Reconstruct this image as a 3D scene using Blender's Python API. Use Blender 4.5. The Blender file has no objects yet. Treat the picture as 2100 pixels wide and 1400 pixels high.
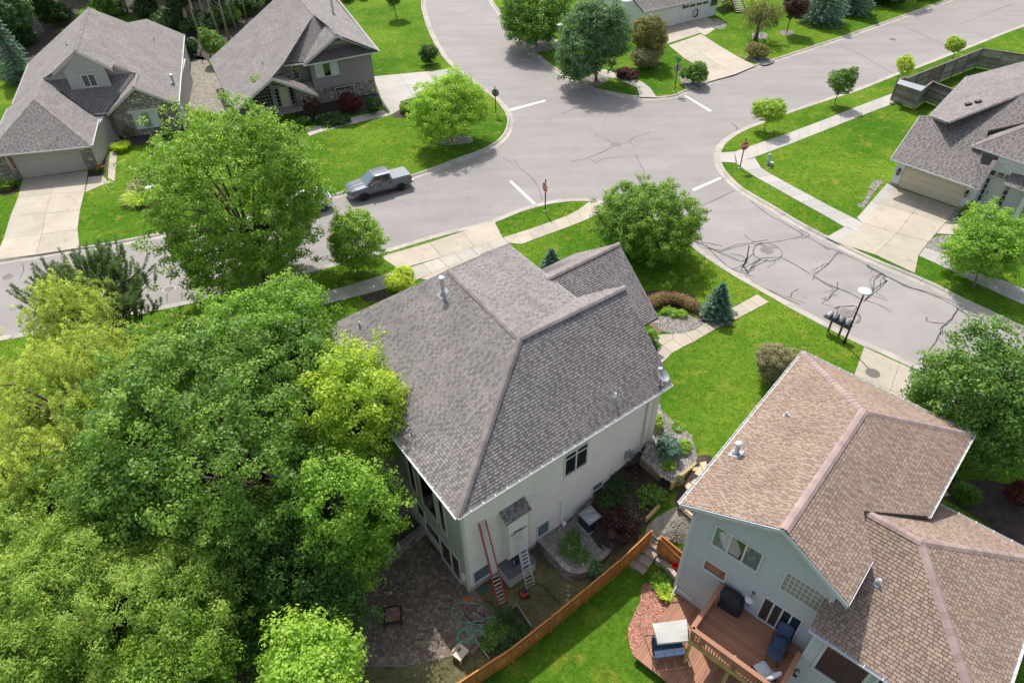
import bpy, bmesh, math, random
import numpy as np
from mathutils import Vector, Matrix
from mathutils.geometry import delaunay_2d_cdt
random.seed(7); RNG = np.random.default_rng(7)
SC = bpy.context.scene; COL = SC.collection

# ------------------------------------------------------------------ camera, sky, sun, exposure
F_PX, CX, CY, CAM_H = 1400.0, 1050.0, 700.0, 28.6          # drone camera, 24 mm equivalent
_dn = np.array([1090-CX, 2270-CY, F_PX]); _dn /= np.linalg.norm(_dn); UPC = -_dn
_Y = np.array([0, 0, 1.0]); _Y = _Y-UPC*_Y.dot(UPC); _Y /= np.linalg.norm(_Y)
ROT = np.array([np.cross(_Y, UPC), _Y, UPC]); CAM = np.array([0, 0, CAM_H])
cam = bpy.data.objects.new('camera', bpy.data.cameras.new('camera')); COL.objects.link(cam)
cam.data.sensor_width = 36; cam.data.lens = 24; cam.data.clip_end = 1500; cam.data.clip_start = .5
_m = Matrix(((ROT[0][0], -ROT[0][1], -ROT[0][2], 0), (ROT[1][0], -ROT[1][1], -ROT[1][2], 0), (ROT[2][0], -ROT[2][1], -ROT[2][2], CAM_H), (0, 0, 0, 1)))
cam.matrix_world = _m; SC.camera = cam
SUN_AZ, SUN_EL = math.radians(103.5), math.radians(55)      # towards the sun, from +X counter-clockwise
w = bpy.data.worlds.new('World'); SC.world = w; w.use_nodes = True
_s = w.node_tree.nodes.new('ShaderNodeTexSky'); _s.sky_type = 'NISHITA'; _s.sun_disc = False
_s.dust_density = 2.5; _s.ozone_density = .6; _s.sun_elevation = SUN_EL; _s.sun_rotation = math.pi/2-SUN_AZ
_bg = w.node_tree.nodes['Background']; _bg.inputs[1].default_value = 0.15
_hs = w.node_tree.nodes.new('ShaderNodeHueSaturation'); _hs.inputs['Saturation'].default_value = .6      # thin bright cloud takes the blue out of the skylight
w.node_tree.links.new(_s.outputs[0], _hs.inputs['Color']); w.node_tree.links.new(_hs.outputs[0], _bg.inputs[0])
sl = bpy.data.lights.new('sun', 'SUN'); sl.energy = 3.6; sl.angle = math.radians(.55); sl.color = (1, .96, .90)
so = bpy.data.objects.new('sun', sl); COL.objects.link(so); so.location = (0, 0, 60)
so.rotation_euler = Vector((math.cos(SUN_AZ)*math.cos(SUN_EL), math.sin(SUN_AZ)*math.cos(SUN_EL), math.sin(SUN_EL))).to_track_quat('Z', 'Y').to_euler()
SC.view_settings.view_transform = 'Standard'; SC.view_settings.look = 'None'; SC.view_settings.gamma = 1
SC.view_settings.exposure = 0.46; SC.view_settings.use_curve_mapping = False
SC.cycles.max_bounces = 6; SC.cycles.transparent_max_bounces = 4

# ------------------------------------------------------------------ helpers from image pixels to world points
def ray(px, py): return ROT@np.array([(px-CX)/F_PX, (py-CY)/F_PX, 1.0])
def un(px, py, z=0.0):
    d = ray(px, py); return CAM+d*((z-CAM_H)/d[2])
def depth(p): return float((ROT.T@(np.asarray(p, float)-CAM))[2])
class Pl:
    """a plane of the place; hit() finds the point of it seen at an image pixel"""
    def __init__(s, p, n): s.p = np.asarray(p, float); s.n = np.asarray(n, float)/np.linalg.norm(n)
    def hit(s, px, py):
        d = ray(px, py); return CAM+d*((s.p-CAM).dot(s.n)/d.dot(s.n))
    def z(s, x, y): return s.p[2]-((x-s.p[0])*s.n[0]+(y-s.p[1])*s.n[1])/s.n[2]
def pl3(a, b, c):
    a, b, c = [np.asarray(q, float) for q in (a, b, c)]; n = np.cross(b-a, c-a)
    return Pl(a, n if n[2] > 0 else -n)
def plv(a, b, off=0.0):
    """vertical plane through two ground points; normal to the right of a->b"""
    a = np.asarray(a, float); b = np.asarray(b, float); n = np.array([(b-a)[1], -(b-a)[0], 0.0]); n /= np.linalg.norm(n)
    return Pl(a+n*off, n)
class Frame:
    def __init__(s, o, deg): 
        s.o = np.asarray(o, float); a = math.radians(deg); s.A = np.array([math.cos(a), math.sin(a)]); s.B = np.array([-math.sin(a), math.cos(a)]); s.deg = deg
    def w(s, u, v, z): return np.array([*(s.o[:2]+s.A*u+s.B*v), z])
    def uv(s, x, y): q = np.stack([np.asarray(x)-s.o[0], np.asarray(y)-s.o[1]], -1); return q@s.A, q@s.B
    def pu(s, u): return Pl(s.w(u, 0, 0), [-s.A[0], -s.A[1], 0])
    def pv(s, v): return Pl(s.w(0, v, 0), [-s.B[0], -s.B[1], 0])
HM = Frame(un(938, 1061, 4.05), 35.7)       # the grey-roofed house in the middle
HR = Frame(un(1395, 1032, 4.45), 47.8)      # the tan-roofed house on the right
def sstep(x, a, b): t = np.clip((x-a)/(b-a), 0, 1); return t*t*(3-2*t)
def G(x, y):
    """height of the ground: level street side, walk-out back gardens about three metres lower"""
    u, v = HM.uv(x, y); u = u-1.9*sstep(-v, 3.7, 4.9)*(1-sstep(u, 9.5, 13.5))
    g = np.interp(u, [3, 4.5, 6.5, 9, 11.3, 13, 14.5], [-3.15, -3.08, -2.85, -1.5, -.75, -.2, 0])
    return g*(1-sstep(v, 9, 17))
def gz(x, y): return float(G(np.array([x]), np.array([y]))[0])
def ug(px, py, off=0.0):
    """ground point under an image pixel"""
    z = 0.0
    for _ in range(40):
        p = un(px, py, z+off); z = z*.4+.6*gz(p[0], p[1])
    return np.array([p[0], p[1], gz(p[0], p[1])])
# ------------------------------------------------------------------ materials
MATS = {}
def nt(name):
    m = bpy.data.materials.new(name); m.use_nodes = True; MATS[name] = m
    return m, m.node_tree, m.node_tree.nodes['Principled BSDF']
def node(t, kind, **kw):
    n = t.nodes.new(kind)
    for k, v in kw.items():
        if k.startswith('i_'): n.inputs[k[2:].replace('_', ' ')].default_value = v
        else: setattr(n, k, v)
    return n
def mixc(t, mode, fac, a, b):
    n = t.nodes.new('ShaderNodeMix'); n.data_type = 'RGBA'; n.blend_type = mode
    for sock, v in ((n.inputs[0], fac), (n.inputs[6], a), (n.inputs[7], b)):
        if hasattr(v, 'is_output'): t.links.new(v, sock)
        else: sock.default_value = v if isinstance(v, float) else (*v, 1)
    return n.outputs[2]
def ramp(t, src, stops, interp='LINEAR'):
    r = t.nodes.new('ShaderNodeValToRGB'); r.color_ramp.interpolation = interp
    while len(r.color_ramp.elements) < len(stops): r.color_ramp.elements.new(.5)
    for e, (p, c) in zip(r.color_ramp.elements, stops): e.position = p; e.color = (*c, 1) if len(c) == 3 else c
    t.links.new(src, r.inputs[0]); return r.outputs[0]
def wpos(t): return t.nodes.new('ShaderNodeNewGeometry').outputs['Position']
def noise(t, scale, detail=4, rough=.6, vec=None):
    n = node(t, 'ShaderNodeTexNoise'); n.inputs['Scale'].default_value = scale; n.inputs['Detail'].default_value = detail; n.inputs['Roughness'].default_value = rough
    t.links.new(vec or wpos(t), n.inputs['Vector']); return n.outputs['Fac']
def g3(v): return (v, v, v)
def mat(name, col, rough=.8, var=.12, s1=.7, s2=14, bump=.0, bs=60, metal=0.0, spec=.5, tint=None):
    """plain stuff with broad and fine mottling; tint = colours picked by the pieces' own 'tint' value"""
    m, t, b = nt(name)
    base = col
    if tint:
        a = t.nodes.new('ShaderNodeAttribute'); a.attribute_name = 'tint'
        k = len(tint); base = ramp(t, a.outputs['Fac'], [(i/k, c) for i, c in enumerate(tint)], 'CONSTANT')
    lo, hi = 1-var, 1+var
    f1 = ramp(t, noise(t, s1, 3), [(.3, g3(lo)), (.7, g3(hi))]); f2 = ramp(t, noise(t, s2, 4), [(.3, g3(lo)), (.7, g3(hi))])
    c = mixc(t, 'MULTIPLY', 1.0, mixc(t, 'MULTIPLY', 1.0, base, f1), f2)
    t.links.new(c, b.inputs['Base Color']); b.inputs['Roughness'].default_value = rough; b.inputs['Metallic'].default_value = metal
    b.inputs['Specular IOR Level'].default_value = spec
    if bump:
        bp = node(t, 'ShaderNodeBump'); bp.inputs['Strength'].default_value = bump; bp.inputs['Distance'].default_value = .02
        t.links.new(noise(t, bs, 3), bp.inputs['Height']); t.links.new(bp.outputs[0], b.inputs['Normal'])
    return m
def M(n): return MATS[n]
# ------------------------------------------------------------------ mesh helpers
def ear(poly):
    """triangulate any simple 2-D polygon, indices"""
    from mathutils.geometry import tessellate_polygon
    return tessellate_polygon([[Vector((p[0], p[1], 0)) for p in poly]])
class MB:
    def __init__(s): s.v = []; s.f = []; s.t = []; s.n = 0
    def add(s, vs, fs, tint=0.0):
        s.v.extend([tuple(map(float, q)) for q in vs]); k = s.n; s.n += len(vs)
        for f in fs: s.f.append(tuple(k+i for i in f)); s.t.append(tint)
        return s
    def poly(s, pts, tint=0.0): return s.add(pts, [tuple(range(len(pts)))], tint)
    def hexa(s, b4, t4, tint=0.0):
        return s.add(list(b4)+list(t4), [(3, 2, 1, 0), (4, 5, 6, 7), (0, 1, 5, 4), (1, 2, 6, 5), (2, 3, 7, 6), (3, 0, 4, 7)], tint)
    def box(s, c, size, rz=0.0, tint=0.0, M3=None):
        hx, hy, hz = [q/2 for q in size]; ca, sa = math.cos(rz), math.sin(rz); out = []
        for z in (-hz, hz):
            for x, y in ((-hx, -hy), (hx, -hy), (hx, hy), (-hx, hy)):
                if M3 is not None: q = M3@np.array([x, y, z]); out.append((c[0]+q[0], c[1]+q[1], c[2]+q[2]))
                else: out.append((c[0]+x*ca-y*sa, c[1]+x*sa+y*ca, c[2]+z))
        return s.hexa(out[:4], out[4:], tint)
    def beam(s, a, b, wd, ht, tint=0.0, up=(0, 0, 1)):
        a = np.asarray(a, float); b = np.asarray(b, float); d = b-a; L = np.linalg.norm(d); d = d/max(L, 1e-9); u = np.asarray(up, float)
        if abs(d.dot(u)) > .98: u = np.array([1., 0, 0])
        x = np.cross(d, u); x /= np.linalg.norm(x); y = np.cross(x, d)
        q = [a-x*wd/2-y*ht/2, a+x*wd/2-y*ht/2, a+x*wd/2+y*ht/2, a-x*wd/2+y*ht/2]
        return s.hexa([p for p in q], [p+d*L for p in q], tint)
    def tube(s, pts, r, n=8, tint=0.0, cap=True, closed=False):
        pts = [np.asarray(p, float) for p in pts]; rs = r if hasattr(r, '__len__') else [r]*len(pts); rings = []; N = len(pts); ref = None
        for i, p in enumerate(pts):
            if closed: d = pts[(i+1) % N]-pts[i-1]
            else: d = pts[min(i+1, N-1)]-pts[max(i-1, 0)]
            d = d/max(np.linalg.norm(d), 1e-9)
            if ref is None: ref = np.array([0, 0, 1.]) if abs(d[2]) < .9 else np.array([1., 0, 0])
            x = np.cross(d, ref); x /= max(np.linalg.norm(x), 1e-9); y = np.cross(x, d); ref = y
            rings.append([p+(x*math.cos(2*math.pi*k/n)+y*math.sin(2*math.pi*k/n))*rs[i] for k in range(n)])
        fs = [(i*n+k, i*n+(k+1) % n, (i+1)*n+(k+1) % n, (i+1)*n+k) for i in range(N-1) for k in range(n)]
        if closed: fs += [((N-1)*n+k, (N-1)*n+(k+1) % n, (k+1) % n, k) for k in range(n)]
        elif cap: fs += [tuple(range(n))[::-1], tuple((N-1)*n+k for k in range(n))]
        return s.add([q for r_ in rings for q in r_], fs, tint)
    def lathe(s, c, prof, n=16, tint=0.0, M3=None):
        """prof = [(radius, height)...]"""
        vs = []; c = np.asarray(c, float)
        for r, z in prof:
            for k in range(n):
                q = np.array([r*math.cos(2*math.pi*k/n), r*math.sin(2*math.pi*k/n), z])
                vs.append(c+(M3@q if M3 is not None else q))
        fs = [(i*n+k, i*n+(k+1) % n, (i+1)*n+(k+1) % n, (i+1)*n+k) for i in range(len(prof)-1) for k in range(n)]
        fs += [tuple(range(n))[::-1], tuple((len(prof)-1)*n+k for k in range(n))]
        return s.add(vs, fs, tint)
    def prism(s, pts, dz, tint=0.0, zt=None):
        """pts: 3-D outline of the top; sides go down by dz"""
        top = [tuple(p) for p in pts]; bot = [(p[0], p[1], p[2]-dz) for p in top]; n = len(top)
        tris = ear(top); s.add(top+bot, [tuple(t) for t in tris]+[tuple(n+i for i in t[::-1]) for t in tris]+[(i, (i+1) % n, n+(i+1) % n, n+i) for i in range(n)], tint); return s
    def rock(s, c, r, tint=0.0, rng=random, flat=.7):
        vs = []
        for (x, y, z) in ICO_V: 
            k = r*rng.uniform(.75, 1.2); vs.append((c[0]+x*k, c[1]+y*k, c[2]+z*k*flat))
        return s.add(vs, ICO_F, tint)
    def build(s, name, m, parent=None, kind=None, smooth=False, local=False, label=None):
        me = bpy.data.meshes.new(name); V = np.array(s.v, dtype=np.float64)
        o = bpy.data.objects.new(name, me); COL.objects.link(o)
        if parent is not None:
            o.parent = parent
            if not local:
                MW = world_of(parent); R3 = np.array(MW.inverted().to_3x3()); T = np.array(MW.translation); V = (V-T)@R3.T
        me.from_pydata(V.tolist(), [], s.f)
        ms = m if isinstance(m, (list, tuple)) else [m]
        for q in ms: me.materials.append(MATS[q] if isinstance(q, str) else q)
        if any(s.t):
            a = me.attributes.new('tint', 'FLOAT', 'FACE'); a.data.foreach_set('value', np.array(s.t, dtype=np.float32))
        fix_normals(me)
        if smooth: me.shade_smooth()
        if kind: o['kind'] = kind
        if label: o['label'] = label
        return o
def fix_normals(me):
    if len(me.polygons) < 60000:
        bm = bmesh.new(); bm.from_mesh(me); bmesh.ops.recalc_face_normals(bm, faces=bm.faces); bm.to_mesh(me); bm.free()
def world_of(o):
    m = o.matrix_basis.copy(); p = o.parent
    while p is not None: m = p.matrix_basis@m; p = p.parent
    return m
_t = (1+5**.5)/2
ICO_V = [np.array(q)/math.hypot(1, _t) for q in ((-1, _t, 0), (1, _t, 0), (-1, -_t, 0), (1, -_t, 0), (0, -1, _t), (0, 1, _t), (0, -1, -_t), (0, 1, -_t), (_t, 0, -1), (_t, 0, 1), (-_t, 0, -1), (-_t, 0, 1))]
ICO_F = [(0, 11, 5), (0, 5, 1), (0, 1, 7), (0, 7, 10), (0, 10, 11), (1, 5, 9), (5, 11, 4), (11, 10, 2), (10, 7, 6), (7, 1, 8), (3, 9, 4), (3, 4, 2), (3, 2, 6), (3, 6, 8), (3, 8, 9), (4, 9, 5), (2, 4, 11), (6, 2, 10), (8, 6, 7), (9, 8, 1)]
def thing(name, label, cat, loc, rz=0.0, group=None):
    o = bpy.data.objects.new(name, None); COL.objects.link(o); o.empty_display_size = .3
    o.location = tuple(map(float, loc)); o.rotation_euler = (0, 0, rz); tag(o, label, cat, group); return o
def tag(o, label, cat, group=None):
    o['label'] = label; o['category'] = cat
    if group: o['group'] = group
    return o
def struct(o): o['kind'] = 'structure'; return o
def copy_tree(root, loc, rz, label=None, parent=None):
    c = root.copy(); COL.objects.link(c)
    if parent is None:
        c.location = tuple(map(float, loc)); c.rotation_euler = (0, 0, rz)
        if label: c['label'] = label
    else: c.parent = parent
    for ch in list(root.children): copy_tree(ch, None, 0, None, c)
    return c
def clip_half(poly, a, n):
    """keep the side where (p-a).n >= 0; 2-D"""
    out = []; N = len(poly)
    for i in range(N):
        p, q = poly[i], poly[(i+1) % N]; dp = (p[0]-a[0])*n[0]+(p[1]-a[1])*n[1]; dq = (q[0]-a[0])*n[0]+(q[1]-a[1])*n[1]
        if dp >= 0: out.append(p)
        if (dp < 0) != (dq < 0):
            k = dp/(dp-dq); out.append((p[0]+(q[0]-p[0])*k, p[1]+(q[1]-p[1])*k))
    return out
def area2(poly): return .5*sum(poly[i][0]*poly[(i+1) % len(poly)][1]-poly[(i+1) % len(poly)][0]*poly[i][1] for i in range(len(poly)))
def convex_clip(poly, conv):
    s = 1 if area2(conv) > 0 else -1
    for i in range(len(conv)):
        a, b = conv[i], conv[(i+1) % len(conv)]; poly = clip_half(poly, a, (-(b[1]-a[1])*s, (b[0]-a[0])*s))
        if len(poly) < 3: return []
    return poly
def inside(px, py, poly):
    P = np.asarray(poly)[:, :2]; r = np.zeros(len(px), bool); j = len(P)-1
    for i in range(len(P)):
        xi, yi = P[i]; xj, yj = P[j]
        c = ((yi > py) != (yj > py)) & (px < (xj-xi)*(py-yi)/(yj-yi+1e-12)+xi); r ^= c; j = i
    return r
def smooth_line(pts, n=4, closed=False):
    P = [np.asarray(p, float) for p in pts]; out = []; N = len(P)
    rng = range(N if closed else N-1)
    for i in rng:
        p0 = P[(i-1) % N] if closed or i > 0 else P[0]; p1 = P[i]; p2 = P[(i+1) % N]; p3 = P[(i+2) % N] if closed or i+2 < N else P[-1]
        for k in range(n):
            t = k/n; out.append(.5*((2*p1)+(-p0+p2)*t+(2*p0-5*p1+4*p2-p3)*t*t+(-p0+3*p1-3*p2+p3)*t**3))
    if not closed: out.append(P[-1])
    return out
def off_line(P, d):
    """offset a 2-D polyline to its left by d"""
    out = []
    for i in range(len(P)):
        a = P[max(i-1, 0)]; b = P[min(i+1, len(P)-1)]; t = (np.asarray(b)-np.asarray(a))[:2]; t /= max(np.linalg.norm(t), 1e-9)
        out.append(np.array([P[i][0]-t[1]*d, P[i][1]+t[0]*d]))
    return out
def resample(P, step):
    P = np.array([p[:2] for p in P]); s = np.r_[0, np.cumsum(np.linalg.norm(np.diff(P, axis=0), axis=1))]
    n = max(1, int(round(s[-1]/step))); q = np.linspace(0, s[-1], n+1)
    return [np.array([np.interp(a, s, P[:, 0]), np.interp(a, s, P[:, 1])]) for a in q]
# ------------------------------------------------------------------ material library
def m_asphalt(name, c0, c1, speck):
    m, t, b = nt(name); c = mixc(t, 'MIX', ramp(t, noise(t, .16, 5, .6), [(.3, g3(0)), (.7, g3(1))]), c0, c1)
    sp = ramp(t, noise(t, 26, 2, .8), [(.35, g3(1-speck)), (.65, g3(1+speck))])
    mpn = t.nodes.new('ShaderNodeMapping'); mpn.inputs['Scale'].default_value = (.25, 1.4, 1); mpn.inputs['Rotation'].default_value = (0, 0, -.42); t.links.new(wpos(t), mpn.inputs[0]); c = mixc(t, 'MULTIPLY', 1.0, c, ramp(t, noise(t, .5, 3, .5, mpn.outputs[0]), [(.3, g3(.9)), (.7, g3(1.05))]))
    st = ramp(t, noise(t, 1.1, 5, .7), [(.26, g3(.74)), (.36, g3(.95)), (.5, g3(1.0))])
    c = mixc(t, 'MULTIPLY', 1.0, mixc(t, 'MULTIPLY', 1.0, c, sp), st); t.links.new(c, b.inputs['Base Color']); b.inputs['Roughness'].default_value = .9
    bp = node(t, 'ShaderNodeBump'); bp.inputs['Strength'].default_value = .35; bp.inputs['Distance'].default_value = .01
    t.links.new(noise(t, 90, 2), bp.inputs['Height']); t.links.new(bp.outputs[0], b.inputs['Normal'])
m_asphalt('asphalt', (.245, .225, .215), (.285, .26, .248), .14)
m_asphalt('asphalt_chip', (.255, .235, .225), (.31, .285, .27), .36)
mat('crack_seal', (.05, .047, .05), .7, .2)
mat('road_paint', (.60, .60, .58), .6, .08, 3, 40)
mat('concrete', (.40, .35, .28), .85, .10, .5, 9, .15)
mat('concrete_new', (.385, .365, .335), .85, .06, .5, 9, .1)
mat('concrete_walk', (.40, .37, .32), .85, .11, .8, 9, .15)
mat('kerb_concrete', (.37, .34, .30), .88, .14, .9, 12, .2)
for _n in ('concrete', 'concrete_new', 'concrete_walk', 'kerb_concrete'):
    _t = MATS[_n].node_tree; _b = _t.nodes['Principled BSDF']; _l = _b.inputs['Base Color'].links[0].from_socket; _o = _t.nodes.new('ShaderNodeObjectInfo')
    _c = mixc(_t, 'MULTIPLY', 1.0, _l, ramp(_t, _o.outputs['Random'], [(0, (.88, .89, .9)), (1, (1.06, 1.05, 1.03))])); _c = mixc(_t, 'MULTIPLY', 1.0, _c, ramp(_t, noise(_t, .9, 6, .7), [(.3, (.80, .79, .76)), (.45, g3(1))])); _t.links.new(_c, _b.inputs['Base Color'])
mat('joint_dirt', (.10, .085, .06), .95)
def m_grass():
    m, t, b = nt('grass_ground')
    base = mixc(t, 'MIX', ramp(t, noise(t, .09, 4), [(.38, g3(0)), (.62, g3(1))]), (.052, .135, .010), (.115, .205, .018))
    dry = ramp(t, noise(t, .75, 6, .7), [(.52, g3(0)), (.74, g3(.75))])
    c = mixc(t, 'MIX', dry, base, (.25, .235, .035))
    fine = ramp(t, noise(t, 7, 8, .85), [(.3, g3(.4)), (.5, g3(1)), (.7, g3(1.5))])
    c = mixc(t, 'MULTIPLY', 1.0, c, fine)
    c = mixc(t, 'MULTIPLY', 1.0, c, ramp(t, noise(t, 2.2, 5, .75), [(.32, (.62, .70, .6)), (.5, g3(1)), (.68, (1.35, 1.18, 1.3))]))
    t.links.new(c, b.inputs['Base Color']); b.inputs['Roughness'].default_value = .95; b.inputs['Specular IOR Level'].default_value = .03
    bp = node(t, 'ShaderNodeBump'); bp.inputs['Strength'].default_value = .8; bp.inputs['Distance'].default_value = .04
    t.links.new(noise(t, 22, 5, .8), bp.inputs['Height']); t.links.new(bp.outputs[0], b.inputs['Normal'])
m_grass()
def m_leaf(name, cols, trans=.42, rough=.5):
    """leaf colours chosen by each leaf's own tint; thin leaves let light through"""
    m, t, b = nt(name)
    a = t.nodes.new('ShaderNodeAttribute'); a.attribute_name = 'tint'
    k = len(cols)-1; c = ramp(t, a.outputs['Fac'], [(i/k, q) for i, q in enumerate(cols)])
    t.links.new(c, b.inputs['Base Color']); b.inputs['Roughness'].default_value = rough; b.inputs['Specular IOR Level'].default_value = .35
    tr = t.nodes.new('ShaderNodeBsdfTranslucent'); t.links.new(mixc(t, 'MULTIPLY', 1.0, c, (1.5, 1.6, .8)), tr.inputs[0])
    mx = t.nodes.new('ShaderNodeMixShader'); mx.inputs[0].default_value = trans
    t.links.new(b.outputs[0], mx.inputs[1]); t.links.new(tr.outputs[0], mx.inputs[2]); t.links.new(mx.outputs[0], t.nodes['Material Output'].inputs[0])
m_leaf('grass_blade', [(.035, .09, .008), (.07, .16, .012), (.12, .225, .018), (.21, .26, .04)], .3, .9); MATS['grass_blade'].node_tree.nodes['Principled BSDF'].inputs['Specular IOR Level'].default_value = .04
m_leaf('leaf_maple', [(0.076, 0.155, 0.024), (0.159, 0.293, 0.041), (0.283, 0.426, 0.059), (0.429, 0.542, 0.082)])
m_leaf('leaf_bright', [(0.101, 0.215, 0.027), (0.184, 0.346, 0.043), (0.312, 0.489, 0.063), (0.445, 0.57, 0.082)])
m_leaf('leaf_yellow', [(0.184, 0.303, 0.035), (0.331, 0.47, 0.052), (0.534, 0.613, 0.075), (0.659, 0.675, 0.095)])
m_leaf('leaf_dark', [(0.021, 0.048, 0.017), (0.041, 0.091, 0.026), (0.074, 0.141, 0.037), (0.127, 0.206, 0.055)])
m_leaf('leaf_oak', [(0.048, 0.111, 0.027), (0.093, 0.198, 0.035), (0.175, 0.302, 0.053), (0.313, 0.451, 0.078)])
m_leaf('leaf_blue', [(0.053, 0.117, 0.055), (0.103, 0.194, 0.088), (0.18, 0.292, 0.128), (0.298, 0.393, 0.188)])
m_leaf('leaf_willow', [(0.22, 0.273, 0.073), (0.37, 0.44, 0.11), (0.561, 0.625, 0.157), (0.804, 0.778, 0.228)])
m_leaf('leaf_locust', [(0.107, 0.197, 0.035), (0.208, 0.325, 0.055), (0.332, 0.467, 0.082), (0.444, 0.476, 0.118)])
m_leaf('leaf_olive', [(0.084, 0.096, 0.037), (0.164, 0.168, 0.059), (0.271, 0.258, 0.084), (0.395, 0.277, 0.117)])
m_leaf('leaf_silver', [(0.124, 0.123, 0.068), (0.218, 0.208, 0.114), (0.339, 0.312, 0.179), (0.459, 0.405, 0.245)])
m_leaf('leaf_purple', [(0.033, 0.015, 0.016), (0.071, 0.03, 0.032), (0.123, 0.059, 0.055), (0.181, 0.116, 0.085)])
m_leaf('leaf_red', [(0.054, 0.011, 0.011), (0.107, 0.022, 0.019), (0.172, 0.04, 0.032), (0.217, 0.075, 0.045)])
m_leaf('leaf_brown', [(0.131, 0.093, 0.038), (0.222, 0.146, 0.064), (0.313, 0.199, 0.09), (0.372, 0.288, 0.117)])
m_leaf('needle_pine', [(.035, .08, .025), (.085, .165, .045), (.15, .25, .065), (.23, .31, .10)], .15)
m_leaf('needle_spruce', [(0.029, 0.072, 0.051), (0.065, 0.145, 0.094), (0.131, 0.232, 0.16), (0.232, 0.362, 0.261)], .15)
m_leaf('petal', [(.6, .6, .58), (.75, .72, .7), (.6, .1, .05), (.75, .16, .06)], .2)
mat('bark', (.14, .105, .08), .9, .3, 3, 20, .6, 30)
mat('bark_pale', (.30, .26, .21), .9, .25, 3, 20, .5, 30)
GREY_T = [(0.23, 0.208, 0.199), (0.246, 0.222, 0.214), (0.262, 0.238, 0.228), (0.238, 0.215, 0.208), (0.162, 0.144, 0.139), (0.178, 0.159, 0.155), (0.194, 0.174, 0.169), (0.17, 0.152, 0.149)]
BROWNGREY_T = [(0.211, 0.186, 0.177), (0.228, 0.201, 0.194), (0.241, 0.214, 0.207), (0.22, 0.195, 0.188), (0.139, 0.12, 0.119), (0.156, 0.135, 0.135), (0.169, 0.146, 0.143), (0.147, 0.129, 0.126)]
TAN_T = [(0.263, 0.184, 0.14), (0.276, 0.197, 0.151), (0.285, 0.211, 0.162), (0.268, 0.19, 0.14), (0.291, 0.222, 0.172), (0.215, 0.141, 0.11), (0.235, 0.159, 0.125), (0.207, 0.149, 0.119), (0.246, 0.171, 0.127), (0.221, 0.165, 0.132)]
mat('shingle_grey', (1, 1, 1), .92, .13, .6, 30, .3, 90, tint=GREY_T)
mat('shingle_browngrey', (1, 1, 1), .92, .10, .35, 30, .3, 90, tint=BROWNGREY_T)
mat('shingle_tan', (1, 1, 1), .92, .12, .6, 30, .3, 90, tint=TAN_T)
mat('cap_grey', (.27, .215, .205), .9, .12, 2, 30, .3, 90, tint=[(.235, .20, .19), (.26, .225, .215), (.21, .18, .17)])
mat('cap_tan', (.42, .29, .26), .9, .12, 2, 30, .3, 90, tint=[(.32, .235, .215), (.345, .26, .235), (.29, .21, .195)])
mat('cap_brown', (.23, .195, .185), .9, .12, 2, 30, .3, 90, tint=[(.23, .195, .185), (.25, .215, .205), (.20, .17, .165)])
mat('roof_deck', (.11, .095, .09), .9)
mat('siding_beige', (.70, .645, .595), .75, .06, .5, 5)
mat('siding_beige_shaded', (.36, .365, .34), .75, .06, .5, 5)  # beige siding again; tree shade on the rear wall put into its colour
mat('siding_grey', (.47, .465, .505), .7, .05, .5, 5)
mat('siding_taupe', (.40, .375, .345), .7, .05, .5, 5)
mat('siding_mauve', (.30, .255, .265), .7, .05, .5, 5)
mat('siding_white', (.66, .67, .67), .7, .04, .5, 5)
mat('siding_cream', (.55, .50, .41), .7, .05, .5, 5)
mat('trim_white', (.62, .62, .60), .5, .04, 1, 20)
mat('trim_taupe', (.50, .46, .43), .6, .05, 1, 20)
mat('trim_bluegrey', (.54, .54, .60), .5, .05, 1, 20)
mat('trim_beige', (.58, .53, .46), .6, .05, 1, 20)
mat('door_cream', (.66, .57, .44), .6, .05, 1, 20)
mat('door_taupe', (.47, .42, .365), .6, .05, 1, 20)
mat('door_white', (.70, .69, .64), .55, .04, 1, 20)
mat('door_dark', (.07, .035, .03), .4, .1)
mat('foundation', (.42, .36, .26), .9, .2, .8, 8, .3)
mat('stone', (.3, .27, .22), .9, .18, 2, 14, .5, 30, tint=[(.30, .26, .21), (.38, .34, .29), (.23, .20, .17), (.42, .38, .33), (.33, .27, .20), (.27, .25, .235), (.47, .44, .39)])
mat('mortar', (.20, .175, .15), .95, .15)
mat('block', (.3, .25, .21), .92, .2, 2, 14, .4, 30, tint=[(.20, .155, .135), (.27, .215, .18), (.17, .135, .125), (.33, .27, .23)])
mat('block_cap', (.3, .25, .21), .92, .2, 2, 14, .4, 30, tint=[(.30, .25, .21), (.38, .33, .28), (.25, .21, .19)])
mat('step_stone', (.3, .25, .21), .92, .2, 2, 14, .4, 30, tint=[(.34, .28, .22), (.30, .245, .20), (.38, .32, .26)])
mat('sandstone', (.56, .44, .28), .9, .14, 2, 14, .3, 30, tint=[(.56, .44, .28), (.60, .49, .33), (.50, .38, .23)])
mat('paver', (.3, .25, .21), .92, .2, 1.2, 14, .3, 30, tint=[(.17, .12, .09), (.22, .16, .115), (.13, .095, .075), (.20, .14, .10), (.30, .24, .17)])
mat('paver_border', (.2, .13, .11), .92, .2, 1.2, 14, .3, 30, tint=[(.20, .12, .105), (.17, .105, .095), (.23, .15, .13)])
mat('gravel', (.4, .38, .35), .9, .15, 2, 20, 0, tint=[(.34, .32, .29), (.46, .44, .41), (.24, .215, .20), (.54, .52, .49), (.30, .26, .22), (.19, .175, .165)])
mat('gravel_base', (.20, .18, .155), .95, .3, 2, 20, .5, 30)
mat('pea_gravel', (.23, .205, .165), .95, .3, 2.2, 28, .6, 40)
mat('mulch_dark', (.055, .038, .03), .95, .4, 2, 22, .8, 30)
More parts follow.
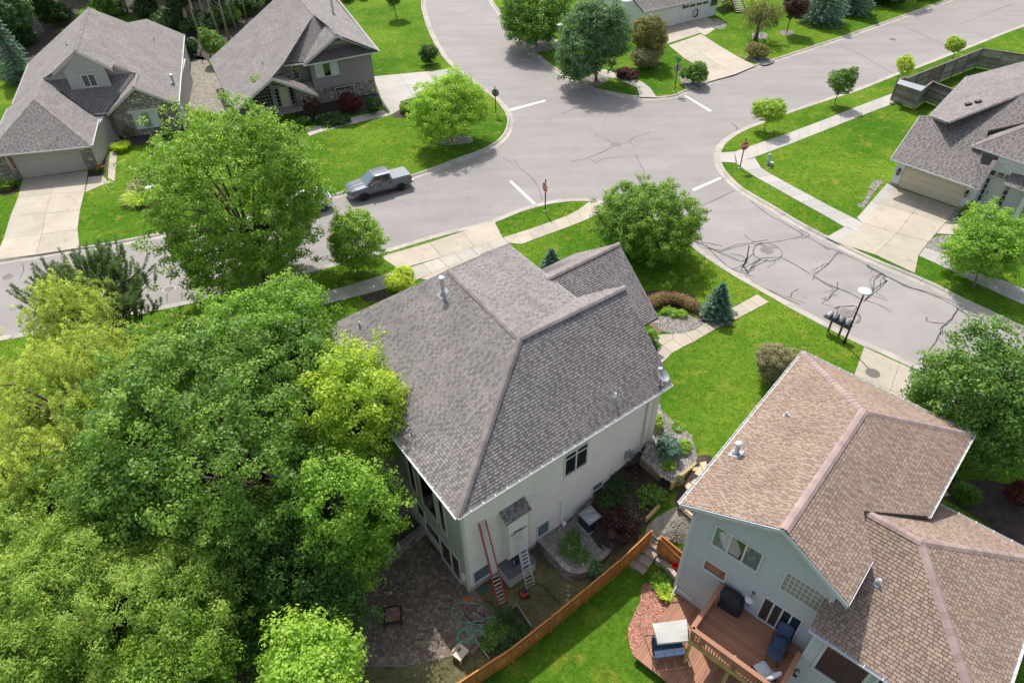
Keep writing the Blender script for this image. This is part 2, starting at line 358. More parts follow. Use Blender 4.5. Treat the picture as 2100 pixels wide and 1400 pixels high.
mat('mulch_red', (.33, .145, .105), .95, .35, 1.2, 26, .7, 30)
mat('chip_red', (.3, .12, .09), .9, .2, 2, 20, 0, tint=[(.36, .15, .11), (.46, .24, .18), (.25, .09, .07), (.52, .33, .26), (.30, .12, .09)])
mat('soil', (.11, .082, .05), .95, .35, .9, 12, .6, 20)
mat('deck_wood', (.3, .15, .09), .7, .08, 1.5, 20, .1, tint=[(.34, .16, .095), (.31, .145, .088), (.37, .18, .11)])
mat('fence_wood', (.35, .16, .05), .75, .12, 2, 30, .2, tint=[(.42, .165, .035), (.37, .14, .03), (.48, .20, .05), (.33, .12, .03)])
mat('grey_wood', (.2, .17, .14), .9, .25, 1.5, 22, .4, 30, tint=[(.20, .17, .145), (.25, .22, .19), (.15, .12, .10), (.29, .26, .235)])
mat('timber_yellow', (.42, .30, .12), .85, .2, 2, 20, .2)
mat('timber_dark', (.16, .11, .07), .9, .2, 2, 20, .2)
mat('metal_white', (.62, .62, .62), .35, .03, metal=.0)
mat('metal_galv', (.48, .52, .54), .4, .1, 2, 20, metal=.6)
mat('aluminium', (.62, .62, .64), .4, .05, metal=.25)
mat('metal_black', (.02, .02, .022), .45, .1)
mat('metal_grey', (.33, .35, .37), .45, .08, metal=.3)
mat('ac_blue', (.055, .07, .085), .6, .1)
mat('rubber', (.022, .021, .021), .85, .1)
mat('paint_orange_red', (.62, .06, .03), .5, .05)
mat('bucket_red', (.75, .03, .02), .45, .03)
mat('fibre_red', (.42, .05, .06), .5, .1)
mat('hose_green', (.10, .42, .30), .45, .06)
mat('cord_orange', (.70, .16, .04), .5, .05)
mat('plastic_white', (.78, .78, .76), .4, .03)
mat('plastic_beige', (.58, .49, .37), .6, .05)
mat('fabric_black', (.018, .018, .022), .8, .1)
mat('fabric_navy', (.045, .075, .14), .85, .08)
mat('fabric_pale', (.50, .53, .58), .85, .05)
mat('fabric_cream', (.50, .49, .46), .8, .03)
mat('sign_red', (.52, .02, .025), .4, .03)
mat('sign_green', (.01, .16, .09), .4, .03)
mat('sign_back', (.30, .27, .25), .5, .06, metal=.4)
mat('truck_paint', (.13, .145, .17), .28, .03, metal=.55, spec=.6)
mat('tonneau', (.17, .19, .22), .55, .05)
mat('car_white', (.80, .81, .82), .25, .02, spec=.6)
mat('lamp_red', (.50, .02, .02), .25, .05)
mat('lamp_clear', (.6, .62, .64), .15, .05)
mat('manhole', (.19, .155, .145), .7, .2, 5, 30, .3)
mat('pipe_white', (.80, .80, .82), .4, .03)
mat('vent_galv', (.55, .58, .60), .35, .1, 3, 20, metal=.7)
mat('lid_green', (.045, .13, .09), .6, .05)
mat('pedestal_green', (.34, .44, .37), .6, .05)
mat('lattice_back', (.30, .26, .26), .6, .1, 2, 8)
mat('curtain', (.62, .66, .60), .6, .10, 2, 8)
mat('curtain_green', (.25, .32, .24), .6, .10, 2, 8)
mat('flag_cloth', (.5, .4, .5), .8, .05, tint=[(.55, .05, .07), (.75, .74, .73), (.06, .07, .25)])
def m_glass(name, col, rough=.04):
    m, t, b = nt(name); b.inputs['Base Color'].default_value = (*col, 1); b.inputs['Roughness'].default_value = rough; b.inputs['Specular IOR Level'].default_value = 1.0
    b.inputs['Coat Weight'].default_value = .6; b.inputs['Coat Roughness'].default_value = .03
m_glass('glass_dark', (.018, .022, .026)); m_glass('glass_blue', (.10, .16, .19)); m_glass('glass_car', (.03, .10, .12)); m_glass('glass_black', (.008, .009, .010))
# ------------------------------------------------------------------ ground, road, kerbs, pavements
RZ = -.12
EXCL = []
def U2(L, z=0.0): return [un(x, y, z)[:2] for x, y in L]
A1 = [(-420, 606), (-200, 573), (0, 543), (150, 520), (200, 513), (286, 497), (343, 486), (520, 447), (686, 408), (770, 388), (848, 368), (900, 350), (957, 328), (989, 317)]
A2 = [(989, 317), (1012, 306), (1031, 294), (1048, 274), (1054, 251), (1051, 237), (1043, 223), (1026, 203), (1000, 184), (965, 158), (931, 131), (911, 106), (889, 66), (876, 26), (873, 0), (878, -50), (893, -120), (915, -190)]
B1 = [(985, -190), (972, -120), (990, -50), (1000, 0), (1015, 23), (1031, 48), (1060, 83), (1088, 111), (1117, 134), (1146, 154), (1174, 171), (1203, 183), (1231, 191), (1288, 202), (1346, 206), (1388, 201), (1414, 190), (1471, 168), (1557, 139), (1654, 107), (1740, 78), (1826, 48), (1911, 17), (1963, 0), (2100, -49), (2400, -150)]
C1 = [(2650, -118), (2300, -18), (2100, 50), (1986, 94), (1883, 134), (1826, 154), (1754, 183), (1700, 200), (1611, 229), (1548, 253), (1520, 264), (1494, 278), (1474, 294), (1464, 311), (1463, 328), (1468, 346), (1483, 366), (1506, 388), (1540, 410), (1577, 431), (1634, 466), (1700, 500), (1783, 540), (1849, 567), (1911, 594), (1969, 624), (2026, 651), (2120, 696), (2300, 780)]
D1 = [(2150, 890), (2050, 838), (1923, 769), (1871, 743), (1806, 713), (1769, 698), (1711, 669), (1649, 636), (1623, 622), (1560, 586), (1514, 560), (1457, 523), (1428, 500), (1385, 464), (1330, 436), (1275, 419), (1226, 410), (1200, 407), (1160, 408), (1114, 415), (1057, 431), (1000, 454), (929, 471), (857, 491), (780, 514), (600, 561), (423, 607), (320, 629), (57, 680), (0, 689), (-200, 722), (-420, 760)]
def chain(px): return [np.array(p) for p in smooth_line(U2(px, RZ), 3)]
CH = [chain(A1+A2[1:]), chain(B1), chain(C1), chain(D1)]
ROADP = [p for c in CH for p in c]
HOLE = [p for c in CH for p in off_line(c, .60)]
KERBO = [p for c in CH for p in off_line(c, .64)]
EXCL.append(KERBO)
def cdt_sheet(poly, step, zf, inner=True, extra=None):
    P = [Vector((float(p[0]), float(p[1]))) for p in poly]; E_ = [(i, (i+1) % len(P)) for i in range(len(P))]; pts = list(P)
    if inner:
        A = np.array([[p.x, p.y] for p in P]); gx = np.arange(A[:, 0].min()+step/2, A[:, 0].max(), step); gy = np.arange(A[:, 1].min()+step/2, A[:, 1].max(), step)
        X, Y = np.meshgrid(gx, gy); X = X.ravel(); Y = Y.ravel(); k = inside(X, Y, A)
        pts += [Vector((float(x), float(y))) for x, y in zip(X[k], Y[k])]
    vs, es, fs = delaunay_2d_cdt(pts, E_, [], 0, 1e-4)[:3]
    V = np.array([[v.x, v.y] for v in vs]); F_ = np.array([f for f in fs]); c = V[F_].mean(1); k = inside(c[:, 0], c[:, 1], [tuple(p) for p in poly])
    Z = zf(V[:, 0], V[:, 1]); return np.c_[V, Z], [tuple(f) for f in F_[k].tolist()]
def sheet(name, poly, m, off=.01, step=.7, parent=None, kind='structure', zf=None, excl=True):
    """a thin covering of the ground inside an outline"""
    v, f = cdt_sheet(poly, step, zf or (lambda x, y: G(x, y)+off)); o = MB().add(v.tolist(), f).build(name, m, parent, kind)
    if excl: EXCL.append(poly)
    return o
# the ground itself: one sheet to the horizon with the roads left out of it
def make_ground():
    xs = np.arange(-60, 90.1, 1.5); ys = np.arange(0, 150.1, 1.5); X, Y = np.meshgrid(xs, ys)
    fx = np.arange(-8, 18, .5); fy = np.arange(8, 38, .5); X2, Y2 = np.meshgrid(fx+.11, fy+.13)
    ox = np.linspace(-700, 700, 29); OX, OY = np.meshgrid(ox, ox); k = (abs(OX-15) > 76) | (OY < 0) | (OY > 150)
    pts = np.r_[np.c_[X.ravel(), Y.ravel()], np.c_[X2.ravel(), Y2.ravel()], np.c_[OX[k], OY[k]]]
    H_ = np.array([p for p in HOLE]); ins = inside(pts[:, 0], pts[:, 1], H_); pts = pts[~ins]
    P = [Vector((float(p[0]), float(p[1]))) for p in HOLE]; n = len(P)
    vs, es, fs = delaunay_2d_cdt(P+[Vector((float(a), float(b))) for a, b in pts], [(i, (i+1) % n) for i in range(n)], [], 0, 1e-4)[:3]
    V = np.array([[v.x, v.y] for v in vs]); F_ = np.array([f for f in fs]); c = V[F_].mean(1); k = ~inside(c[:, 0], c[:, 1], H_)
    mb = MB().add(np.c_[V, G(V[:, 0], V[:, 1])].tolist(), [tuple(f) for f in F_[k].tolist()])
    return struct(mb.build('ground', 'grass_ground', smooth=True))
make_ground()
road = sheet('road', ROADP, 'asphalt', excl=False, step=6, zf=lambda x, y: x*0+RZ)
CUL = [np.array(p) for p in U2([(1506, 389)], RZ)]+[p for p in CH[2] if p[0] > un(1507, 389, RZ)[0] and p[1] < un(1507, 389, RZ)[1]]
_d = [p for p in CH[3] if p[0] > un(1400, 440, RZ)[0]]
sheet('road_resurfacing', CUL+_d+[un(1426, 429, RZ)[:2]], 'asphalt_chip', excl=False, step=6, zf=lambda x, y: x*0+RZ+.004)
def kerbs():
    par = struct(MB().add([(p[0], p[1], RZ-.02) for p in KERBO[:3]], [(0, 1, 2)]).build('kerb', 'kerb_concrete'))
    prof = [(0, -.112), (.36, -.10), (.46, -.01), (.50, .015), (.66, .02), (.67, -.12)]
    for ci, c in enumerate(CH):
        S = resample(c, 3.05)
        full = np.array(c)
        for a, b in zip(S[:-1], S[1:]):
            d = np.linalg.norm(full-a, axis=1).argmin(); e = np.linalg.norm(full-b, axis=1).argmin()
            mid = [full[i] for i in range(min(d, e)+1, max(d, e))]; L = [a+(b-a)/np.linalg.norm(b-a)*.012]+[q for q in mid if .2 < np.linalg.norm(q-a) and .2 < np.linalg.norm(q-b)]+[b]
            if a[1] > 135 and b[1] > 135: continue
            rows = []
            for o_, z in prof:
                rows.append([(q[0], q[1], z) for q in off_line(L, o_)])
            n = len(L); vs = [q for r in rows for q in r]; fs = [(i*n+j, i*n+j+1, (i+1)*n+j+1, (i+1)*n+j) for i in range(len(prof)-1) for j in range(n-1)]
            MB().add(vs, fs).build('kerb_section', 'kerb_concrete', par)
kerbs()
def slab_set(name, quads, m='concrete', off=.03, shrink=.012, piece='slab', base=True, gf=None):
    """a paved surface: dark bed and one slab per quad"""
    gf = gf or (lambda px, py: ug(px, py, off)); W = [[gf(x, y) for x, y in q] for q in quads]
    mb = MB()
    for q in W:
        EXCL.append([p[:2] for p in q])
        if base: mb.poly([(p[0], p[1], p[2]+.012) for p in q])
    par = struct(mb.build(name, 'joint_dirt'))
    for q in W:
        c = np.mean(q, 0); P = []
        for p in q:
            d = p-c; L = np.linalg.norm(d[:2]); P.append((c[0]+d[0]*(1-shrink*1.4/L), c[1]+d[1]*(1-shrink*1.4/L), p[2]+off+random.uniform(-.004, .004)))
        MB().prism(P, off+.02).build(piece, m, par)
    return par
def walk_quads(top, bot, n):
    a = [np.array(p, float) for p in resample(top, 1)]; 
    def rs(L, n):
        P = np.array(L, float); s = np.r_[0, np.cumsum(np.linalg.norm(np.diff(P, axis=0), axis=1))]; q = np.linspace(0, s[-1], n+1)
        return [(np.interp(k, s, P[:, 0]), np.interp(k, s, P[:, 1])) for k in q]
    T = rs(top, n); B = rs(bot, n); return [[T[i], T[i+1], B[i+1], B[i]] for i in range(n)]
# drive of the middle house and its pavement
slab_set('driveway', [[(780, 526), (881, 497), (906, 527), (818, 552)], [(881, 497), (949, 474), (973, 506), (906, 527)], [(949, 474), (1014, 454), (1031, 487), (973, 506)]])
slab_set('sidewalk', walk_quads([(600, 613), (700, 589), (786, 563), (847, 546), (906, 527), (973, 506), (1031, 487)], [(625, 636), (677, 621), (745, 604), (800, 589), (863, 571), (919, 546), (987, 521), (1044, 498)], 13), 'concrete_walk')
slab_set('sidewalk', walk_quads([(1031, 487), (1097, 466), (1177, 437), (1206, 414), (1235, 416)], [(1044, 498), (1057, 505), (1114, 484), (1169, 464), (1214, 446), (1245, 428)], 8), 'concrete')
slab_set('driveway', [[(863, 571), (919, 546), (925, 556), (880, 575)], [(919, 546), (985, 521), (1000, 535), (925, 556)], [(880, 575), (925, 556), (940, 600), (900, 620)], [(925, 556), (1000, 535), (1010, 560), (940, 600)]])
slab_set('sidewalk', walk_quads([(1120, 700), (1000, 0)], [(1, 1), (2, 2)], 1)[:0]+walk_quads([(440, 655), (520, 634), (600, 613)], [(460, 676), (545, 656), (625, 636)], 4), 'concrete_walk')
# front path
slab_set('front_path', [[(1345, 686), (1380, 684), (1380, 695), (1359, 708), (1351, 702)], [(1380, 684), (1404, 682), (1424, 700), (1401, 711), (1380, 695)], [(1404, 682), (1426, 675), (1444, 688), (1424, 700)], [(1426, 675), (1443, 664), (1461, 678), (1444, 688)], [(1380, 695), (1401, 711), (1378, 724), (1359, 708)], [(1359, 708), (1378, 724), (1366, 737), (1346, 722), (1349, 712)], [(1346, 722), (1366, 737), (1352, 748), (1335, 733)]]
         + walk_quads([(1443, 664), (1497, 634), (1553, 603)], [(1461, 678), (1518, 650), (1577, 619)], 6), 'concrete')
slab_set('brick_edging', walk_quads([(1331, 664), (1350, 684)], [(1341, 660), (1360, 679)], 6), 'paver_border', piece='brick')
# house at the far left: drive and path
slab_set('driveway', [[(46, 367), (113, 358), (104, 396), (37, 404)], [(113, 358), (181, 349), (173, 394), (104, 396)], [(37, 404), (104, 396), (93, 437), (21, 443)], [(104, 396), (173, 394), (164, 431), (93, 437)], [(21, 443), (93, 437), (86, 480), (7, 490)], [(93, 437), (164, 431), (159, 470), (86, 480)], [(7, 490), (86, 480), (74, 522), (-12, 533)], [(86, 480), (159, 470), (163, 508), (74, 522)]], 'concrete')
slab_set('front_path', [[(181, 363), (211, 360), (214, 378), (175, 394)], [(211, 360), (219, 371), (234, 375), (214, 378)]]+walk_quads([(221, 365), (222, 345), (224, 326), (226, 312)], [(235, 372), (237, 350), (239, 330), (240, 312)], 5), 'concrete')
# second house
slab_set('driveway', [[(765, 157), (818, 152), (835, 176), (776, 186)], [(818, 152), (872, 147), (905, 165), (835, 176)], [(872, 147), (925, 141), (950, 155), (905, 165)], [(776, 186), (835, 176), (850, 200), (786, 218)], [(835, 176), (905, 165), (945, 180), (850, 200)]], 'concrete_new')
slab_set('front_path', [[(786, 215), (820, 207), (826, 222), (801, 236)]]+walk_quads([(786, 226), (740, 236), (690, 248), (649, 260), (626, 266)], [(801, 236), (752, 247), (700, 260), (660, 270), (634, 279)], 8), 'concrete_walk')
# white house at the top
slab_set('driveway', [[(1366, 55), (1408, 45), (1436, 68), (1368, 90)], [(1408, 45), (1449, 34), (1470, 52), (1436, 68)], [(1371, 93), (1402, 83), (1437, 108), (1405, 121)], [(1402, 83), (1438, 70), (1475, 94), (1437, 108)], [(1405, 121), (1437, 108), (1474, 134), (1446, 144)], [(1437, 108), (1475, 94), (1516, 118), (1474, 134)], [(1446, 144), (1474, 134), (1506, 153), (1452, 168)], [(1474, 134), (1516, 118), (1550, 135), (1506, 153)]], 'concrete')
slab_set('paver_apron', [[(1428, 62), (1442, 56), (1468, 58), (1455, 68), (1445, 73)]], 'concrete_walk')
slab_set('sidewalk', walk_quads([(1126, 69), (1160, 98), (1200, 128), (1240, 143), (1289, 156), (1329, 173), (1347, 200)], [(1112, 78), (1145, 107), (1180, 135), (1222, 152), (1268, 163), (1307, 180), (1312, 199)], 12), 'concrete_walk')
# house at the right: pavements, drive, path
slab_set('sidewalk', walk_quads([(1834, 190), (1754, 220), (1686, 247), (1614, 274), (1546, 297), (1506, 311)], [(1828, 214), (1760, 240), (1690, 268), (1614, 298), (1548, 322), (1512, 334)], 15), 'concrete_new')
slab_set('sidewalk', [[(1477, 313), (1506, 311), (1509, 334), (1479, 332)]], 'concrete_new')
slab_set('sidewalk', walk_quads([(1509, 334), (1540, 358), (1586, 383), (1626, 406), (1683, 437), (1733, 466)], [(1548, 323), (1556, 341), (1574, 353), (1640, 389), (1703, 423), (1769, 456)], 10), 'concrete_new')
slab_set('driveway', [[(1837, 384), (1900, 405), (1872, 437), (1803, 417)], [(1900, 405), (1963, 427), (1940, 455), (1872, 437)], [(1803, 417), (1872, 437), (1840, 478), (1768, 456)], [(1872, 437), (1940, 455), (1905, 495), (1840, 478)], [(1768, 456), (1840, 478), (1795, 522), (1716, 497)], [(1840, 478), (1905, 495), (1884, 523), (1876, 560), (1795, 522)]], 'concrete')
slab_set('driveway_border', walk_quads([(1819, 376), (1757, 447)], [(1837, 384), (1770, 457)], 2)+[[(1734, 464), (1754, 474), (1716, 497), (1694, 486)], [(1754, 448), (1770, 457), (1754, 474), (1734, 464)]], 'concrete_new')
slab_set('front_path', [[(1920, 479), (1938, 458), (1953, 460), (1962, 481)], [(1953, 460), (1985, 455), (1998, 475), (1962, 481)], [(1985, 455), (2000, 436), (2016, 450), (1998, 475)], [(1985, 437), (2000, 428), (2020, 440), (2012, 452)]], 'concrete')
slab_set('sidewalk', walk_quads([(1897, 507), (1941, 523), (1990, 545), (2050, 572), (2130, 604)], [(1884, 524), (1933, 546), (1985, 572), (2040, 598), (2120, 634)], 7), 'concrete_new')
# drive of the tan-roofed house
slab_set('driveway', [[(1772, 711), (1845, 744), (1826, 800), (1752, 768)], [(1845, 744), (1922, 779), (1915, 845), (1826, 800)], [(1752, 768), (1826, 800), (1800, 850), (1728, 815)], [(1826, 800), (1915, 845), (1890, 890), (1800, 850)], [(1922, 779), (1975, 803), (1985, 870), (1915, 845)]], 'concrete')
slab_set('front_path', walk_quads([(1900, 1000), (1925, 1020)], [(1920, 985), (1950, 1015)], 2), 'concrete')
# sealed cracks, stop lines, covers in the road
def ribbon(name, px, m, wd, parent, z=RZ+.009, jit=.35):
    P = [np.array(p) for p in smooth_line(U2(px, z), 3)]; P = [p+(RNG.normal(size=2)*.03 if 0 < i < len(P)-1 else 0) for i, p in enumerate(P)]; L = off_line(P, wd/2); R_ = off_line(P, -wd/2); vs = []
    for a, b, p in zip(L, R_, P):
        k = 1+random.uniform(-jit, jit); vs += [(*(p+(a-p)*k), z), (*(p+(b-p)*k), z)]
    return MB().add(vs, [(2*i, 2*i+2, 2*i+3, 2*i+1) for i in range(len(P)-1)]).build(name, m, parent)
CR = [[(1219, 276), (1240, 284), (1258, 294)], [(1268, 297), (1292, 290), (1300, 283), (1334, 271)], [(1290, 290), (1305, 301)], [(1258, 300), (1230, 314), (1196, 327), (1170, 330)], [(1208, 325), (1222, 333), (1240, 325), (1272, 322)],
      [(1304, 318), (1312, 335), (1320, 350), (1320, 366)], [(1032, 324), (1060, 340), (1085, 360), (1104, 383), (1113, 410)], [(1054, 327), (1063, 338)], [(1428, 428), (1466, 410), (1507, 391)],
      [(1540, 412), (1575, 440), (1600, 452), (1637, 474), (1690, 505), (1720, 515), (1780, 545), (1850, 583), (1900, 600), (1950, 622), (1975, 640), (2015, 652)],
      [(1634, 472), (1645, 484), (1600, 494), (1560, 500), (1520, 500), (1480, 512), (1440, 508)], [(1640, 470), (1660, 482), (1644, 489)],
      [(1548, 505), (1570, 498), (1592, 506), (1604, 522), (1590, 534), (1560, 532), (1545, 520), (1548, 505)], [(1600, 527), (1640, 548), (1672, 568), (1700, 585), (1735, 597), (1765, 613)],
      [(1540, 550), (1560, 530), (1600, 528)], [(1765, 613), (1800, 624), (1828, 639)], [(1720, 515), (1700, 540), (1685, 553), (1668, 560)], [(1700, 513), (1680, 500)], [(1715, 520), (1728, 520)],
      [(1780, 543), (1800, 560), (1815, 565), (1870, 590), (1900, 600)], [(1812, 560), (1793, 575), (1792, 595), (1775, 612)], [(1812, 568), (1815, 580), (1795, 598), (1775, 614)],
      [(1720, 590), (1705, 603), (1700, 614), (1690, 614)], [(1716, 590), (1719, 578)], [(1717, 632), (1725, 628), (1755, 628), (1752, 640), (1765, 650), (1760, 662), (1748, 660)], [(1717, 632), (1715, 645), (1722, 655)],
      [(1965, 632), (1950, 655), (1935, 670), (1925, 690), (1915, 705), (1895, 730)], [(1937, 663), (1905, 660), (1902, 650)], [(1930, 680), (1955, 690)],
      [(1425, 495), (1470, 545), (1500, 556), (1540, 577), (1580, 598), (1643, 625)], [(1450, 505), (1490, 545), (1530, 560), (1545, 545), (1560, 532)], [(1440, 500), (1480, 520), (1520, 535), (1545, 520)], [(1500, 520), (1530, 530), (1520, 555), (1560, 540), (1575, 532)],
      [(1620, 610), (1625, 600), (1637, 592)], [(1527, 482), (1545, 495), (1575, 492)], [(1536, 503), (1533, 530), (1525, 545), (1535, 560)], [(1430, 497), (1460, 500), (1480, 505)], [(1722, 94), (1770, 115), (1828, 150)], [(1845, 50), (1900, 75), (1945, 98)], [(1970, 50), (2040, 22), (2080, 8)],
      [(350, 530), (349, 555), (352, 566), (348, 588)], [(344, 600), (342, 620)], [(46, 540), (48, 556), (39, 571)], [(1150, 235), (1163, 230), (1176, 223)], [(1012, 215), (1044, 210)], [(1510, 261), (1513, 271), (1528, 268)], [(1500, 252), (1518, 267)]]
for c in CR: ribbon('crack_seal', c, 'crack_seal', .05 if c[0][0] < 1420 or c[0][1] < 200 else .075, road)
_r = random.Random(11)
for c in CR:
    if c[0][0] > 1420 and c[0][1] > 380 and len(c) > 3:
        k = _r.randint(0, len(c)-3); s = [(x+_r.uniform(-9, 9), y+_r.uniform(-6, 6)) for x, y in c[k:k+3]]; ribbon('crack_seal', [c[k]]+s, 'crack_seal', .06, road)
        x, y = c[len(c)//2]; ribbon('crack_seal', [(x, y), (x+_r.uniform(-14, 14), y+_r.uniform(4, 12)), (x+_r.uniform(-30, 30), y+_r.uniform(10, 24))], 'crack_seal', .045, road)
for i in range(26):
    x, y = _r.uniform(900, 1450), _r.uniform(150, 390); a = _r.uniform(0, 3.1); L = _r.uniform(4, 12); ribbon('road_scuff', [(x, y), (x+L*math.cos(a), y+L*.5*math.sin(a)+_r.uniform(-1, 1)), (x+2*L*math.cos(a), y+L*math.sin(a))], 'crack_seal', .02, road)
for q in ([(1044, 372), (1049, 370), (1099, 417), (1093, 419)], [(1419, 388), (1477, 363), (1480, 366), (1423, 392)], [(1044, 224), (1117, 205), (1119, 208), (1047, 228)], [(1403, 197), (1407, 196), (1460, 227), (1455, 229)]):
    MB().prism([un(x, y, RZ+.012) for x, y in q], .006).build('stop_line', 'road_paint', road)
def manhole(px, py, lab, r=.36, ring='manhole'):
    c = un(px, py, RZ); t = thing('manhole_cover', lab, 'manhole cover', c, 0, 'iron covers in the road')
    MB().lathe((0, 0, 0), [(r+.10, .0), (r+.10, .012), (r+.01, .014), (r+.01, .006)], 28).build('collar', ring, t, local=True)
    mb = MB().lathe((0, 0, 0), [(r, 0), (r, .016), (r-.02, .018)], 28)
    for i in range(-3, 4):
        for j in range(-3, 4):
            if i*i+j*j < 11: mb.box((i*.09, j*.09, .02), (.055, .055, .008))
    mb.build('lid', 'manhole', t, local=True)
manhole(1263, 296, 'round brown manhole cover in the middle of the crossing with sealed cracks radiating from it', .38)
manhole(1573, 513, 'round manhole cover ringed by a web of crack sealant in the side street', .40)
manhole(1736, 642, 'reddish manhole cover in the road between the mailboxes and the street lamp', .40)
manhole(347, 593, 'pale ringed cover in the left street below the large maple', .36, 'concrete_walk')
manhole(16, 567, 'round manhole cover in the road at the left edge of the photo', .36, 'asphalt_chip')
manhole(1831, 81, 'dark manhole cover in the tree shade of the upper right street', .34)
# ------------------------------------------------------------------ house building tools
BUDGET = {}
def rplane(parent, plane, poly3, mat_name, ind=None, exposure=.14, thick=.16, tabw=(.26, .36), courses=True, name='roof', col=8):
    """a pitched roof plane: deck slab, then every shingle tab laid in courses; the ones nearest the camera are objects"""
    n = plane.n if plane.n[2] > 0 else -plane.n
    down = np.array([n[0], n[1], 0]); sl_ = np.linalg.norm(down); down = down/sl_; dn_ = np.cross(n, np.cross(down, n)); dn_ = dn_/np.linalg.norm(dn_)   # down-slope, in plane
    if dn_[2] > 0: dn_ = -dn_
    al = np.cross(n, dn_); O = np.array(poly3[0])
    P2 = [((np.array(p)-O).dot(al), (np.array(p)-O).dot(dn_)) for p in poly3]
    mb = MB().prism([np.array(p)-n*.004 for p in poly3], thick); r = mb.build(name, 'roof_deck', parent)
    tris = ear(P2) ; conv = is_convex(P2)
    pieces = [P2] if conv else [[P2[i] for i in t] for t in tris]
    if not courses: return r
    P2a = np.array(P2); s0, s1 = P2a[:, 1].min(), P2a[:, 1].max(); c0, c1 = P2a[:, 0].min(), P2a[:, 0].max()
    k = 0; ci = 0; y = s1; acc = MB(); cand = []
    while y > s0:
        x = c0-random.uniform(0, .3)
        while x < c1:
            dk = (ci := ci+1) % 2 and random.random() < .62; wd = random.choice((.12, .16, .20)) if dk else random.choice((.16, .21, .27)); tint = (random.randrange(col//2)+(col//2 if dk else 0)+.5)/col
            q = [(x+.011, y-exposure), (x+wd-.011, y-exposure), (x+wd-.011, y-.012), (x+.011, y-.012)]
            whole = all(inside(np.array([p[0] for p in q]), np.array([p[1] for p in q]), P2a))
            if whole: cand.append((x, y, wd, tint))
            else:
                for pc in pieces:
                    c = convex_clip(q, pc)
                    if len(c) >= 3: add_tab(acc, c, O, al, dn_, n, y, exposure, tint)
            x += wd
        y -= exposure
    if ind and cand:
        W = np.array([O+al*(c[0]+c[2]/2)+dn_*(c[1]-.07) for c in cand]); d = np.linalg.norm(W-CAM, axis=1); order = np.argsort(d); take = set(order[:ind].tolist())
    else: take = set()
    for i, (x, y, wd, tint) in enumerate(cand):
        if i in take:
            key = ('tab', mat_name, wd, tint)
            if key not in BUDGET:
                tb = MB(); add_tab(tb, [(.011, -exposure), (wd-.011, -exposure), (wd-.011, -.012), (.011, -.012)], np.zeros(3), np.array([1., 0, 0]), np.array([0, 1., 0]), np.array([0, 0, 1.]), 0, exposure, tint)
                me = bpy.data.meshes.new('shingle'); me.from_pydata(tb.v, [], tb.f); me.materials.append(MATS[mat_name]); a = me.attributes.new('tint', 'FLOAT', 'FACE'); a.data.foreach_set('value', np.array(tb.t, dtype=np.float32)); BUDGET[key] = me
            o = bpy.data.objects.new('shingle', BUDGET[key]); COL.objects.link(o); o.parent = r
            p = O+al*x+dn_*y; MWi = world_of(r).inverted()
            o.matrix_local = MWi@Matrix(((al[0], dn_[0], n[0], p[0]), (al[1], dn_[1], n[1], p[1]), (al[2], dn_[2], n[2], p[2]), (0, 0, 0, 1)))
        else: add_tab(acc, [(x+.011, y-exposure), (x+wd-.011, y-exposure), (x+wd-.011, y-.012), (x+.011, y-.012)], O, al, dn_, n, y, exposure, tint)
    if acc.n: acc.build('shingle', mat_name, r, 'stuff')
    return r
def add_tab(mb, c, O, al, dn_, n, y, ex, tint):
    vs = []; hs = []
    for p in c:
        k = (p[1]-(y-ex))/ex; hs.append(.002+.022*k)
    top = [O+al*p[0]+dn_*p[1]+n*h for p, h in zip(c, hs)]
    low = [i for i, p in enumerate(c) if p[1] > y-.016]
    mb.add(top, [tuple(range(len(c)))], tint)
    if len(low) >= 2:
        a, b = c[low[0]], c[low[-1]]; A_, B_ = top[low[0]], top[low[-1]]
        mb.add([A_, B_, O+al*b[0]+dn_*b[1], O+al*a[0]+dn_*a[1]], [(0, 1, 2, 3)], tint)
def is_convex(P):
    s = 0
    for i in range(len(P)):
        a, b, c = P[i], P[(i+1) % len(P)], P[(i+2) % len(P)]; x = (b[0]-a[0])*(c[1]-b[1])-(b[1]-a[1])*(c[0]-b[0])
        if abs(x) < 1e-6: continue
        if s and (x > 0) != (s > 0): return False
        s = x
    return True
def ridge(parent, a, b, m, wd=.15, drop=.09, ends=True, col=3):
    """overlapping ridge or hip caps, each one a piece"""
    a = np.asarray(a, float); b = np.asarray(b, float); L = np.linalg.norm(b-a); n = max(1, int(L/.28)); d = (b-a)/L
    sx = np.cross(d, [0, 0, 1.]); sx /= np.linalg.norm(sx); up = np.cross(sx, d)
    if up[2] < 0: up = -up
    par = MB().beam(a+up*.01, b+up*.01, .05, .04).build('ridge_line', m, parent)
    for i in range(n):
        p = a+d*L*i/n; q = a+d*(L*(i+1)/n+.03); tint = (random.randrange(col)+.5)/col; h0, h1 = .035, .055
        MB().add([p-sx*wd-up*(drop-h0), p-sx*wd*.35+up*h0, p+sx*wd*.35+up*h0, p+sx*wd-up*(drop-h0), q-sx*wd-up*(drop-h1), q-sx*wd*.35+up*h1, q+sx*wd*.35+up*h1, q+sx*wd-up*(drop-h1),
                  q-sx*wd-up*(drop-h1+.03), q+sx*wd-up*(drop-h1+.03)],
                 [(0, 1, 5, 4), (1, 2, 6, 5), (2, 3, 7, 6), (4, 5, 6, 7)], tint).build('ridge_cap', m, par)
    return par
